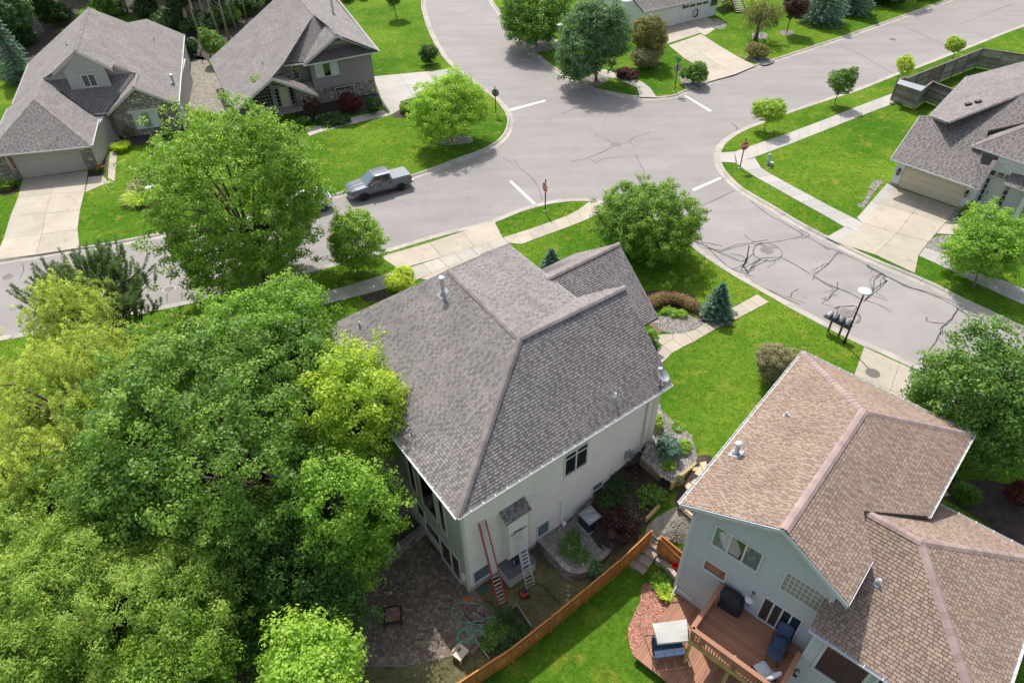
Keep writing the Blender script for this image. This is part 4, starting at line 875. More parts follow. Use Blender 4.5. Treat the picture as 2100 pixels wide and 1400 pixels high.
# ================================================================== house at the far upper left
ah = thing('house', 'house with stone front gable and wide garage door at the upper left', 'house', [*un(190, 220, 0)[:2], 0])
SA = 'shingle_grey'
mL = pl3(un(27, 212, 2.7), un(60, 129, 2.7), un(154, 104, 7.3)); mR = pl3(un(377, 71, 2.7), un(365, 213, 2.7), un(181, 16, 7.8))
rplane(ah, mL, H(mL, (27, 212), (61, 127), (75, 113), (181, 16), (154, 104), (107, 149), (86, 163)), SA)
rplane(ah, mR, H(mR, (181, 16), (262, 47), (300, 39), (377, 71), (365, 213), (274, 178), (281, 151), (277, 148), (233, 132), (230, 140), (154, 104)), SA)
gp = pl3(un(-30, 321, 2.6), un(17, 222, 2.6), un(70, 204, 5.1)); gq = pl3(un(187, 299, 2.6), un(201, 243, 2.6), un(70, 204, 5.1)); gf = pl3(un(-30, 321, 2.6), un(187, 299, 2.6), un(70, 204, 5.1))
rplane(ah, gp, H(gp, (-30, 321), (17, 222), (27, 213), (86, 163), (70, 204)), SA); rplane(ah, gf, H(gf, (-30, 321), (187, 299), (70, 204)), 'shingle_browngrey')
rplane(ah, gq, H(gq, (187, 299), (201, 243), (183, 234), (122, 190), (125, 186), (86, 163), (70, 204)), SA)
en = pl3(un(183, 234, 2.7), un(217, 231, 2.7), un(184, 180, 4.25)); rplane(ah, en, H(en, (88, 166), (125, 187), (183, 235), (217, 231), (272, 160), (276, 149)), 'shingle_browngrey')
gz_ = mR.hit(273, 178)[2]; sg = pl3(un(219, 233, 2.7), un(273, 178, gz_), un(281, 151, gz_)); rplane(ah, sg, H(sg, (219, 233), (273, 178), (281, 151), (277, 149), (271, 160), (217, 230)), SA)
for pl_, a, b in ((mR, (181, 16), (154, 104)), (gp, (70, 204), (86, 163)), (gf, (70, 204), (187, 299)), (gf, (70, 204), (-30, 321)), (sg, (273, 178), (281, 151))): ridge(ah, pl_.hit(*a), pl_.hit(*b), 'cap_grey', .16)
gutter(ah, un(-30, 321, 2.6), un(187, 299, 2.6)); gutter(ah, un(187, 299, 2.6), un(201, 243, 2.6)); gutter(ah, un(17, 222, 2.6), un(-30, 321, 2.6)); gutter(ah, un(60, 129, 2.7), un(27, 212, 2.7)); gutter(ah, un(183, 234, 2.7), un(218, 231, 2.7)); gutter(ah, un(365, 213, 2.7), un(377, 71, 2.7))
FA = Wall(un(219, 233, 2.7), un(365, 213, 2.7))
fr1, fr2, fr3 = sg.hit(219, 233), sg.hit(273, 178), mR.hit(365, 213)
for a, b in ((fr1, fr2), (fr2, fr3)): fascia(ah, a, b, 'trim_taupe', .28, .05, FA.n)
SW = Wall(un(219, 233, 2.7), un(365, 213, 2.7), -.45); pk = (SW.pl.hit(274, 190)[2]); smid = SW.sz(274, 190)[0]
stones(ah, SW, [(.45, 0), (SW.L-.35, 0), (SW.L-.35, 2.5), (smid, fr2[2]-.3), (.45, 2.55)], holes=[(2.0, 4.75, .55, 2.35)], s=.40, lim=180)
wa = SW.sz(271, 234); wb = SW.sz(331, 257); window(ah, SW, wa[0], wb[0], wb[1], wa[1], panes=3, frame='trim_white', glasses=['curtain', 'curtain_green', 'curtain'], out=.1)
tb = MB(); SW.box(tb, wa[0]-.35, wb[0]+.3, wa[1]+.08, wa[1]+.34, .02, .14); tb.build('lintel', 'trim_beige', ah)
DW = Wall(H(en, (92, 167))[0], H(en, (276, 150))[0], -.05); zpk = mR.hit(154, 104)[2]
siding(ah, DW, [DW.sz(92, 169), DW.sz(277, 152), DW.sz(277, 149), DW.sz(155, 112), DW.sz(90, 163)], 'siding_taupe', name='gable_wall')
zb1 = en.hit(148, 185); zb2 = en.hit(230, 176); DB = Wall(zb1, zb2)
siding(ah, DB, [DB.sz(148, 187), DB.sz(230, 178), DB.sz(213, 139), DB.sz(156, 113), DB.sz(131, 146)], 'siding_taupe', name='dormer_wall')
win_px(ah, DB, (166, 155), (201, 175), panes=2, frame='trim_white')
tb = MB(); da = DB.sz(153, 147); db = DB.sz(196, 140); DB.box(tb, da[0], db[0], da[1]-.02, da[1]+.07, 0, .12); tb.build('lintel', 'trim_taupe', ah)
for a, b, pl_ in (((107, 150), (154, 105), mL), ((154, 105), (230, 141), mR), ((86, 163), (104, 147), mL), ((233, 133), (277, 149), mR)): fascia(ah, pl_.hit(*a), pl_.hit(*b), 'trim_taupe', .3, .05, DB.n)
GW = Wall(un(22, 371, 0), un(204, 345, 0)); d0, d1 = GW.sz(46, 367)[0], GW.sz(181, 349)[0]
stones(ah, GW, [(-.6, 0), (d0-.03, 0), (d0-.03, 2.45), (-.6, 2.45)], s=.4, lim=60); stones(ah, GW, [(d1+.03, 0), (GW.L, 0), (GW.L, 2.45), (d1+.03, 2.45)], s=.4, lim=60)
def garage_door(parent, W, a, b, h, m, rows=4, win=0, back=.1, cols=0, label=None):
    g = MB(); W.box(g, a, b, 0, h, -back-.05, -back); g = g.build('garage_door', m, parent, label=label)
    for i in range(rows):
        z0, z1 = h*i/rows+.015, h*(i+1)/rows-.015; p = MB(); W.box(p, a+.03, b-.03, z0, z1, -back, -back+.03); p.build('door_section', m, g)
        if cols:
            for j in range(cols):
                x0 = a+(b-a)*j/cols+.09; x1 = a+(b-a)*(j+1)/cols-.09
                if win and i == rows-1: q = MB(); W.box(q, x0, x1, z0+.12, z1-.1, -back+.03, -back+.045); q.build('pane', 'glass_dark', g)
                else: q = MB(); W.box(q, x0, x1, z0+.09, z1-.09, -back+.03, -back+.036); q.build('door_panel', m, g)
    return g
garage_door(ah, GW, d0, d1, 2.3, 'door_taupe', rows=14, back=.08)
tb = MB(); GW.box(tb, -.5, GW.L, 2.3, 2.62, -.15, .03); tb.build('header', 'trim_taupe', ah)
gs = Wall(un(204, 345, 0), un(214, 292, 0)); siding(ah, gs, [(0, 0), (gs.L+1.5, 0), (gs.L+1.5, 2.55), (0, 2.55)], 'siding_taupe')
foot_walls(ah, [GW.p(0, 0, -.2), GW.p(GW.L-.05, 0, -.2), GW.p(GW.L+.9, 0, -8), GW.p(.3, 0, -8)], 0, 2.45, 'siding_taupe')
DD = Wall(un(209, 275, 0), un(250, 268, 0)); u_, z_ = DD.sz(222, 267)
tb = MB(); DD.box(tb, .1, 1.25, .15, 2.3, -.05, .0); dd = tb.build('front_door', 'door_dark', ah); MB().box(DD.p(1.05, 1.1, .05), (.05, .05, .05)).build('handle', 'metal_grey', dd)
tb = MB(); DD.box(tb, -1.0, .1, 0, 2.7, -.1, 0); DD.box(tb, 1.25, 1.9, 0, 2.7, -.1, 0); DD.box(tb, .1, 1.25, 2.3, 2.7, -.1, 0); tb.build('wall', 'trim_taupe', ah)
tb = MB(); DD.box(tb, -.8, 1.6, 0, .14, 0, 2.2); pr = tb.build('porch', 'concrete_walk', ah); tb = MB(); DD.box(tb, .15, 1.2, .142, .16, .15, .7); tag(tb.build('doormat', 'fabric_black'), 'dark doormat before the brown front door of the upper left house', 'doormat')
RW = Wall(un(365, 213, 2.7), un(377, 71, 2.7), -.18); siding(ah, RW, [(.2, 0), (RW.L-.3, 0), (RW.L-.3, 2.6), (.2, 2.6)], 'siding_grey'); window(ah, RW, 4.2, 5.2, 1.0, 1.9, panes=1)
down_pipe(ah, [RW.p(.3, 2.6, .1), RW.p(.3, .1, .1)], 'trim_white')
vent_pipe(mL, 137, 93, 'white vent pipe on the shaded left slope of the upper left house', .45, .07); vent_pipe(mR, 316, 82, 'white vent pipe amid tree shadow on the right slope of the upper left house', .4, .06)
vent_pipe(mR, 356, 172, 'galvanised flue at the right eave of the upper left house', .85, .11, 'vent_galv', None, True)
foot_walls(ah, [SW.p(.6, 0, -.2), SW.p(SW.L-.3, 0, -.2), SW.p(SW.L+.3, 0, -13), SW.p(-4, 0, -13), SW.p(-4, 0, -4)], 0, 2.5, 'siding_taupe')

# ================================================================== mauve house beside it
bh = thing('house', 'mauve-sided house with steep grey roof, stone base and red maple in front', 'house', [*un(650, 150, 0)[:2], 0])
bL = pl3(un(429, 123, 2.6), un(480, 228, 2.6), un(643, 31, 7.8)); bR = pl3(un(643, 31, 7.8), un(618, 0, 7.8), un(776, 104, 5)); bF = pl3(un(643, 31, 7.8), un(581, 131, 5.0), un(622, 126, 5.0))
rplane(bh, bL, H(bL, (429, 123), (480, 228), (557, 160), (581, 131), (643, 31), (618, 0), (594, -30), (590, -27)), 'shingle_grey'); rplane(bh, bR, H(bR, (590, -36), (618, 0), (643, 31), (668, 50), (690, 71), (776, 104), (697, 9), (668, -30)), 'shingle_grey')
rplane(bh, bF, H(bF, (643, 31), (581, 131), (622, 127), (633, 112), (668, 50)), 'shingle_browngrey')
zg = bR.hit(690, 71)[2]; bG = pl3(un(622, 131, 5.0), un(690, 71, zg), un(668, 50, zg+.02)); rplane(bh, bG, H(bG, (622, 131), (690, 71), (668, 50), (624, 124)), 'shingle_grey')
bP = pitched(un(622, 133, 4.9), un(775, 104, 4.9), .55, un(700, 40, 4.9)); rplane(bh, bP, H(bP, (623, 133), (775, 104), (758, 95), (735, 92), (658, 109)), 'shingle_browngrey')
for pl_, a, b in ((bL, (643, 31), (594, -30)), (bF, (643, 31), (581, 131)), (bG, (668, 50), (690, 71))): ridge(bh, pl_.hit(*a), pl_.hit(*b), 'cap_grey', .18)
gutter(bh, un(579, 134, 5), un(621, 130, 5)); gutter(bh, un(622, 134, 4.9), un(777, 105, 4.9)); gutter(bh, un(776, 104, 5), un(665, -35, 5))
FU = Wall(un(649, 214, 0), un(767, 192, 0)); a = FU.sz(646, 184); b = FU.sz(767, 160); zs = (a[1]+b[1])/2; FU2 = Wall(FU.p(0, 0), FU.p(FU.L, 0), .25)
fa, fb = FU2.sz(640, 160)[0], FU2.sz(765, 140)[0]
siding(bh, FU2, [(fa, zs), (fb, zs), (fb, 4.85), (fa, 4.85)], 'siding_mauve', lap=.14)
win_px(bh, FU2, (645, 134), (695, 151), panes=3, frame='trim_white', glasses=['curtain', 'glass_dark', 'curtain'], label='white three-part upper window with curtains')
stones(bh, FU, [(fa-.1, 0), (fb+.05, 0), (fb+.05, zs), (fa-.1, zs)], holes=[(1.9, 3.6, .9, 2.5)], s=.42, lim=140)
win_px(bh, FU, (688, 181), (727, 194), panes=1, frame='trim_beige', grid=(6, 4), out=.11)
foot_walls(bh, [FU.p(fa, 0, -.15), FU.p(fb, 0, -.15), FU.p(fb+.3, 0, -13), FU.p(fa, 0, -13)], 0, 4.8, 'siding_mauve')
GB = Wall(FU2.p(0, 0), FU2.p(1, 0), -.5); P_ = [GB.sz(657, 111), GB.sz(742, 95), GB.sz(690, 76)]; siding(bh, GB, P_, 'siding_mauve', name='gable_wall', lap=.14)
GF = Wall(FU2.p(0, 0), FU2.p(1, 0), .1); tb = MB(); 
for p, q in (((668, 92), (712, 86)), ((690, 78), (692, 88)), ((675, 88), (686, 76)), ((704, 86), (697, 76)), ((690, 88), (682, 80)), ((694, 88), (702, 80))):
    A_, B_ = GF.pl.hit(*p), GF.pl.hit(*q); tb.beam(A_, B_, .09, .09)
tb.build('gable_bracket', 'trim_beige', bh)
for a, b, pl_ in (((622, 131), (690, 71), bG), ((690, 71), (761, 97), bR)): fascia(bh, pl_.hit(*a), pl_.hit(*b), 'trim_taupe', .28, .05, FU.n)
FM = Wall(FU.p(-6, 0), FU.p(0, 0), -1.0); P_ = [FM.sz(566, 158), FM.sz(646, 186), FM.sz(640, 136), FM.sz(582, 134)]; siding(bh, FM, P_, 'siding_mauve', name='wall', lap=.14)
win_px(bh, FM, (598, 136), (614, 160), panes=1, frame='trim_white', grid=(3, 4))
zq = bL.hit(557, 160)[2]; eR = pl3(un(557, 160, zq), un(650, 192, 2.7), un(566, 151, zq)); rplane(bh, eR, H(eR, (557, 160), (652, 193), (641, 180), (566, 152)), 'shingle_browngrey')
for a, b, pl_ in (((480, 228), (557, 160), bL), ((557, 160), (652, 193), eR)): fascia(bh, pl_.hit(*a), pl_.hit(*b), 'trim_taupe', .26, .05, FU.n)
FE = Wall(FU.p(-8.6, 0, -.6), FU.p(0, 0, -.6)); 
P_ = [FE.sz(488, 232), FE.sz(557, 170), FE.sz(640, 200)]; tb = MB(); n = [FE.p(P_[0][0], 0), FE.p(P_[2][0], 0), FE.p(P_[2][0], P_[2][1]), FE.p(P_[1][0], P_[1][1]), FE.p(P_[0][0], P_[0][1])]; tb.add(n, [(0, 1, 2, 3, 4)]); tb.build('wall', 'siding_mauve', bh)
s0, z0 = FE.sz(573, 197); s1, z1 = FE.sz(602, 233)
tb = MB(); FE.box(tb, s0+.1, s1, .1, 2.15, 0, .05); dd = tb.build('front_door', 'door_cream', bh); MB().box(FE.p(s1-.12, 1.0, .08), (.05, .05, .05)).build('handle', 'metal_grey', dd)
window(bh, FE, s0-.35, s0, .25, 2.1, panes=1, frame='trim_taupe', grid=(1, 5)); window(bh, FE, s1+.12, s1+.45, .25, 2.1, panes=1, frame='trim_taupe', grid=(1, 5)); window(bh, FE, s0-.4, s1+.5, 2.4, 3.2, panes=1, frame='trim_taupe', grid=(9, 3))
window(bh, FE, s0-2.6, s0-.75, .5, 2.9, panes=1, frame='trim_taupe', grid=(6, 7))
PS = Wall(FU.p(-2.2, 0, .15), FU.p(0, 0, .15)); stones(bh, PS, [(.3, 0), (2.2, 0), (2.2, 2.4), (.3, 2.6)], s=.4, lim=60); lights(bh, PS, 623, 207)
PS2 = Wall(FU.p(-8.6, 0, .3), FU.p(-6.6, 0, .3)); stones(bh, PS2, [(0, 0), (1.3, 0), (1.3, 2.4), (0, 2.0)], s=.4, lim=40)
tb = MB(); FE.box(tb, s0-1, s1+.9, 0, .1, 0, 1.6); tb.build('porch', 'concrete_walk', bh)
vent_pipe(bL, 539, 131, 'small vent pipe alone on the pale left roof slope of the mauve house', .4, .06); vent_pipe(bR, 684, 29, 'tall blue-grey flue pipe on the mauve house roof at the top edge', 1.5, .13, 'vent_galv', None)

# ================================================================== white garage wing at the top
chs = thing('house', 'white-sided house with two white garage doors at the top of the photo', 'house', [*un(1400, 20, 0)[:2], 0])
CWL = Wall(un(1318, 66.5, 0), un(1467, 31, 0)); siding(chs, CWL, [(0, 0), (CWL.L, 0), (CWL.L, 5.2), (CWL.sz(1423, 0)[0], 5.2), (CWL.sz(1423, 0)[0], 2.75), (0, 2.75)], 'siding_white', lap=.2)
eA, eB = CWL.p(-.6, 2.65, .5), CWL.p(CWL.sz(1423, 0)[0], 2.65, .5); cR = pitched(eA, eB, .42, CWL.p(0, 0, -5)); up5 = CWL.n*-6+np.array([0, 0, 6*.42])
rplane(chs, cR, [eA, eB, eB+up5, eA+up5], 'shingle_browngrey'); gutter(chs, eA, eB, out=CWL.n)
for (x0, y0, x1, y1, lab) in ((1343, 60, 1388, 49, 'left white garage door'), (1396, 47, 1448, 34, 'right white garage door with a lantern beside it')):
    a, b = CWL.sz(x0, y0)[0], CWL.sz(x1, y1)[0]; garage_door(chs, Wall(CWL.p(0, 0, .12), CWL.p(CWL.L, 0, .12)), a, b, 2.15, 'door_white', rows=4, win=1 if x0 > 1390 else 0, cols=4, label=lab)
win_px(chs, CWL, (1459, -6), (1471, 10), panes=1); foot_walls(chs, [CWL.p(0, 0, -.2), CWL.p(CWL.L-.1, 0, -.2), CWL.p(CWL.L-.1, 0, -9), CWL.p(0, 0, -9)], 0, 2.7, 'siding_white'); foot_walls(chs, [CWL.p(CWL.sz(1423, 0)[0], 0, -.2), CWL.p(CWL.L-.1, 0, -.2), CWL.p(CWL.L-.1, 0, -9), CWL.p(CWL.sz(1423, 0)[0], 0, -9)], 0, 5.2, 'siding_white')
down_pipe(chs, [CWL.p(CWL.L-.1, 5.1, .08), CWL.p(CWL.L-.1, .1, .08)]); lights(chs, CWL, 1401, 14)
hs = CWL.pl.hit(1424, 26)+CWL.n*.22; hr = thing('garden_hose', 'coiled dark hose hanging on the white garage wall', 'hose', hs)
for k in range(4): MB().tube([hs+CWL.d*(.33+.02*k)*math.cos(t)+np.array([0, 0, 1])*(.42+.03*k)*math.sin(t)+CWL.n*.03*k for t in np.linspace(0, 2*math.pi, 20)[:-1]], .022, 6, closed=True).build('coil', 'rubber', hr)
st = thing('stairs', 'wooden outdoor stairs beside the white house at the top of the photo', 'stairs', un(1518, 27, 0)); a_, b_ = un(1530, 26, 0), un(1509, 28, 0); dd_ = a_-b_; bk = np.array([-dd_[1], dd_[0], 0]); bk /= np.linalg.norm(bk); bk = bk if bk[1] > 0 else -bk
for i in range(7): MB().prism([b_+bk*(.28*i)+np.array([0, 0, .19*(i+1)]), a_+bk*(.28*i)+np.array([0, 0, .19*(i+1)]), a_+bk*(.28*i+.27)+np.array([0, 0, .19*(i+1)]), b_+bk*(.28*i+.27)+np.array([0, 0, .19*(i+1)])], .04).build('tread', 'concrete_walk', st)
for q in (a_, b_): MB().beam(q+np.array([0, 0, .05]), q+bk*2.0+np.array([0, 0, 1.4]), .06, .28).build('stringer', 'timber_dark', st)
dk = thing('wooden_deck', 'raised brown deck with lattice skirt at the top beside the white house', 'deck', un(1490, 20, 0)); q0_, q1_ = un(1476, 28, 0), un(1508, 16, 0); dv = bk
MB().prism([q0_+np.array([0, 0, 1.5]), q1_+np.array([0, 0, 1.5]), q1_+dv*3+np.array([0, 0, 1.5]), q0_+dv*3+np.array([0, 0, 1.5])], .12).build('platform', 'timber_dark', dk); lt = MB(); L_ = np.linalg.norm(q1_-q0_)
for i in range(14):
    p = q0_+(q1_-q0_)*i/14; lt.beam(p+np.array([0, 0, .0]), p+(q1_-q0_)*.12+np.array([0, 0, 1.4]), .05, .02); lt.beam(p+(q1_-q0_)*.12, p+np.array([0, 0, 1.4]), .05, .02)
lt.build('lattice', 'timber_dark', dk)

# ================================================================== house at the right edge
dh = thing('house', 'white-sided house with purple-grey roof and wide cream garage door at the right edge', 'house', [*un(1950, 330, 0)[:2], 0])
SD = 'shingle_browngrey'; D1 = pl3(un(1827, 325, 2.7), un(2008, 386, 2.7), un(1887, 237, 4.7))
z2 = D1.hit(1943, 251)[2]; zz = D1.hit(2100, 191)[2]; D2 = pl3(un(1908, 238, z2), un(1984, 157, z2), un(2100, 191, zz))
rplane(dh, D1, H(D1, (1827, 325), (1887, 237), (1908, 238), (1943, 251), (2100, 191), (2170, 163), (2170, 240), (2100, 252), (2027, 268), (2016, 308), (1999, 383)), SD)
rplane(dh, D2, H(D2, (1908, 238), (1984, 157), (2100, 126), (2170, 106), (2170, 163), (2100, 191), (1943, 251)), 'shingle_grey')
D3 = pitched(un(1997, 299, 4.3), un(2100, 334, 4.3), .5, un(2100, 240, 4.3)); hz_ = D3.hit(2100, 263); D4 = pl3(un(1997, 299, 4.3), un(2027, 266, 4.3), hz_)
rplane(dh, D3, H(D3, (1997, 299), (2170, 358), (2170, 236), (2100, 263)), SD); rplane(dh, D4, H(D4, (1997, 299), (2027, 266), (2100, 240), (2170, 214), (2170, 236), (2100, 263)), 'shingle_grey')
D5 = pitched(un(1999, 386, 2.7), un(2009, 387, 2.7), .5, un(2020, 300, 2.7)); rplane(dh, D5, H(D5, (1998, 383), (2009, 387), (2046, 330), (2036, 328), (2028, 340), (2010, 336), (2015, 308)), SD)
D6 = pitched(un(2061, 375, 2.75), un(2100, 390, 2.75), .5, un(2100, 340, 2.75)); rplane(dh, D6, H(D6, (2061, 375), (2170, 412), (2170, 366), (2100, 343), (2077, 352)), SD)
for pl_, a, b in ((D2, (1943, 251), (2170, 163)), (D3, (1997, 299), (2170, 236))): ridge(dh, pl_.hit(*a), pl_.hit(*b), 'cap_brown', .16)
gutter(dh, un(1827, 325, 2.7), un(2009, 387, 2.7)); gutter(dh, un(1984, 157, z2), un(1908, 238, z2), out=[-1, .3, 0]); gutter(dh, D3.hit(1997, 299), D3.hit(2170, 358)); gutter(dh, un(2027, 266, 4.3), un(1997, 299, 4.3), out=[-1, .3, 0]); gutter(dh, un(2061, 375, 2.75), un(2140, 403, 2.75))
fascia(dh, D1.hit(1827, 325), D1.hit(1887, 237), 'trim_white', .22, .04, [-1, .5, 0])
DG = Wall(un(1824, 378, 0), un(1985, 434, 0)); g0, g1 = DG.sz(1840, 383)[0], DG.sz(1963, 427)[0]
tb = MB(); DG.box(tb, 0, g0, .25, 2.6, -.15, 0); DG.box(tb, g1, DG.L, .25, 2.6, -.15, 0); DG.box(tb, g0, g1, 2.25, 2.6, -.15, 0); tb.build('wall', 'siding_white', dh)
tb = MB(); DG.box(tb, 0, g0, 0, .25, -.15, .02); DG.box(tb, g1, DG.L, 0, .25, -.15, .02); tb.build('foundation', 'foundation', dh)
garage_door(dh, DG, g0, g1, 2.25, 'door_cream', rows=4, win=1, cols=8, label='wide cream garage door with a row of small panes'); lights(dh, DG, 1844, 351, 'metal_black', 1.2); lights(dh, DG, 1983, 396, 'metal_black', 1.2)
foot_walls(dh, [DG.p(.1, 0, -.3), DG.p(DG.L-.05, 0, -.3), DG.p(DG.L, 0, -8), DG.p(.1, 0, -8)], 0, 2.6, 'siding_white'); foot_walls(dh, [un(1925, 290, 0), DG.p(DG.L+1.5, 0, -3.2), DG.p(DG.L+12, 0, -3.2), DG.p(DG.L+12, 0, -8), DG.p(4, 0, -8)], 0, min(4.2, z2-.2), 'siding_white')
DE = Wall(DG.p(DG.L, 0, -1.6), DG.p(DG.L+4, 0, -1.6)); tb = MB(); DE.box(tb, 0, 4.4, 0, 4.2, -.1, 0); tb.build('wall', 'siding_white', dh)
e0_ = DE.sz(2022, 395)[0]; e1_ = DE.sz(2051, 405)[0]
tb = MB(); DE.box(tb, e0_, e0_+.95, .25, 2.35, 0, .04); fd = tb.build('front_door', 'door_white', dh); MB().box(DE.p(e0_+.1, 1.2, .07), (.04, .04, .3)).build('handle', 'metal_black', fd)
window(dh, DE, e0_-.4, e0_-.12, .4, 2.3, panes=1, horiz=[.9, 1.4, 1.85]); window(dh, DE, e0_+1.07, e0_+1.35, .4, 2.3, panes=1, horiz=[.9, 1.4, 1.85]); window(dh, DE, e0_-.4, e0_+1.7, 2.6, 3.6, panes=4, horiz=[3.0], glasses=['glass_dark', 'curtain'])
tb = MB(); DE.box(tb, -.3, 3.2, 0, .22, 0, 1.9); tb.build('porch', 'concrete_walk', dh); tb = MB(); DE.box(tb, .3, 1.6, 0, .11, 1.9, 2.3); tb.build('porch_step', 'concrete_walk', dh)
tb = MB(); DE.box(tb, 2.9, 3.2, .22, 2.7, 1.5, 1.8); tb.build('porch_column', 'trim_white', dh); DF = Wall(DG.p(DG.L+3.4, 0, -.2), DG.p(DG.L+7, 0, -.2)); siding(dh, DF, [(0, 0), (3.6, 0), (3.6, 2.7), (0, 2.7)], 'siding_cream'); window(dh, DF, .9, 2.4, .8, 2.2, panes=2)
mtp = DE.p(e0_+.45, .225, .5); tag(MB().prism([mtp+DE.d*.5*math.cos(t)+DE.n*.42*math.sin(t)+np.array([0, 0, .02]) for t in np.linspace(0, math.pi, 12)], .015).build('doormat', 'rubber'), 'dark half-round doormat before the white front door at right', 'doormat')
ob = thing('parcel', 'small orange box on the porch beside the white front door at right', 'box', DE.p(e0_+1.7, .23, .5)); MB().box((0, 0, .12), (.35, .25, .24)).build('carton', mat('carton_orange', (.75, .33, .04), .6), ob, local=True); MB().box((0, 0, .245), (.36, .05, .01)).build('tape', 'timber_dark', ob, local=True)
for i, (x, y) in enumerate(((1986, 216), (2006, 211))):
    p = D2.hit(x, y); rv = thing('roof_vent', 'black domed vent on the light roof slope at upper right, %s of the pair' % ('left' if i == 0 else 'right'), 'roof vent', p, 0, 'black domed roof vents'); MB().box(p+np.array([0, 0, .03]), (.5, .45, .05)).build('flange', 'metal_black', rv); MB().lathe(p, [(.2, .03), (.27, .08), (.24, .17), (.1, .22), (.0, .23)], 16).build('hood', 'metal_black', rv, smooth=True)
# ================================================================== gardens, beds, walls and fences
def ZP(px, py, z): return un(px, py, z)
def bed(name, px, m, z=None, off=.012, step=.5, **kw):
    if z is None: poly = [ug(x, y)[:2] for x, y in px]; zf = None
    else: poly = [un(x, y, z)[:2] for x, y in px]; zf = (lambda a, b: np.maximum(G(a, b)+off, z))
    poly = [q for q in smooth_line(poly, 3, True)] if kw.get('smooth', True) else poly
    o = sheet(name, poly, m, off, step, zf=zf); o['_poly'] = 1; return o, poly, (zf or (lambda a, b: G(a, b)+off))
def pebbles(parent, poly, zf, n, r0, r1, m='gravel', k=6, name='pebble', flat=.6):
    P = np.array([p[:2] for p in poly]); a, b = P.min(0), P.max(0); mb = MB(); c = 0
    X = RNG.uniform(a[0], b[0], n*6); Y = RNG.uniform(a[1], b[1], n*6); kk = inside(X, Y, P); X = X[kk][:n]; Y = Y[kk][:n]; Z = zf(X, Y)
    for x, y, z in zip(X, Y, Z):
        r = random.uniform(r0, r1); s = random.random()*6.28; vs = []
        for (u, v, h) in ((1, 0, 0), (0, 1, 0), (-1, 0, 0), (0, -1, 0), (0, 0, flat)):
            q = r*random.uniform(.7, 1.2); vs.append((x+q*(u*math.cos(s)-v*math.sin(s)), y+q*(u*math.sin(s)+v*math.cos(s)), z+q*h*1.2))
        mb.add(vs, [(0, 1, 4), (1, 2, 4), (2, 3, 4), (3, 0, 4)], (random.randrange(k)+.5)/k)
    return mb.build(name, m, parent, 'stuff')
mat('yard_thin', (.12, .11, .045), .95, .45, .8, 11, .7, 24); 
# back yard of the middle house: thin grass, pavers, terrace
b_, _, _ = bed('bare_yard', [(955, 1180), (1010, 1190), (1090, 1120), (1110, 1100), (1190, 1190), (1270, 1120), (1325, 1090), (1275, 1150), (1128, 1282), (1000, 1390), (900, 1470), (720, 1470), (690, 1300), (720, 1190), (800, 1060), (850, 1000), (900, 1100)], 'yard_thin', off=.008, smooth=False)
PZ = -3.135
pat = [un(x, y, PZ)[:2] for x, y in [(950, 1188), (975, 1222), (990, 1250), (993, 1275), (985, 1302), (960, 1335), (900, 1352), (830, 1366), (735, 1366), (712, 1320), (716, 1240), (755, 1180), (800, 1130), (828, 1080), (868, 1110), (905, 1140)]]
pa = sheet('patio', pat, 'mortar', step=2, zf=lambda a, b: a*0-3.12)
def pavers(parent, poly, z, sx=.165, lim=300):
    P = np.array(poly); a, b = P.min(0), P.max(0); lst = []; row = 0; y = a[1]
    while y < b[1]:
        x = a[0]+(sx/2 if row % 2 else 0)
        while x < b[0]: lst.append((x, y)); x += sx
        y += sx*.82; row += 1
    L = np.array(lst); k = inside(L[:, 0], L[:, 1], P); L = L[k]; d = np.hypot(L[:, 0], L[:, 1]); order = np.argsort(d); rest = MB()
    hexs = [(math.cos(t), math.sin(t)) for t in [math.pi/6+i*math.pi/3 for i in range(6)]]; meshes = []
    for q in range(10):
        mb = MB(); tint = (q % 5+.5)/5; r = sx*.53
        mb.add([(hx*r*.98, hy*r*.9, 0) for hx, hy in hexs]+[(hx*r*.86, hy*r*.79, .022) for hx, hy in hexs], [tuple(range(6, 12))]+[(i, (i+1) % 6, 6+(i+1) % 6, 6+i) for i in range(6)], tint)
        me = bpy.data.meshes.new('paver'); me.from_pydata(mb.v, [], mb.f); me.materials.append(MATS['paver']); at = me.attributes.new('tint', 'FLOAT', 'FACE'); at.data.foreach_set('value', np.array(mb.t, dtype=np.float32)); meshes.append((me, mb))
    for n_, i in enumerate(order):
        x, y = L[i]; h = z+random.uniform(-.006, .006); me, mb = random.choice(meshes)
        if n_ < lim: o = bpy.data.objects.new('paver', me); COL.objects.link(o); o.parent = parent; o.location = (x, y, h)
        else: rest.add([(x+v[0], y+v[1], h+v[2]) for v in mb.v], mb.f, mb.t[0])
    rest.build('paver', 'paver', parent, 'stuff')
pavers(pa, pat, -3.125)
brd = [un(x, y, PZ)[:2] for x, y in [(966, 1214), (984, 1236), (995, 1258), (996, 1282), (984, 1310), (962, 1338)]]; bs = resample(smooth_line(brd, 3), .26); bo_ = off_line(bs, .2); bi_ = off_line(bs, -.02)
for i in range(len(bs)-1):
    P = [bi_[i], bi_[i+1], bo_[i+1], bo_[i]]; c = np.mean(P, 0); MB().prism([(*(c+(p-c)*.94), -3.09+random.uniform(-.005, .005)) for p in P], .05, (random.randrange(3)+.5)/3).build('border_brick', 'paver_border', pa)
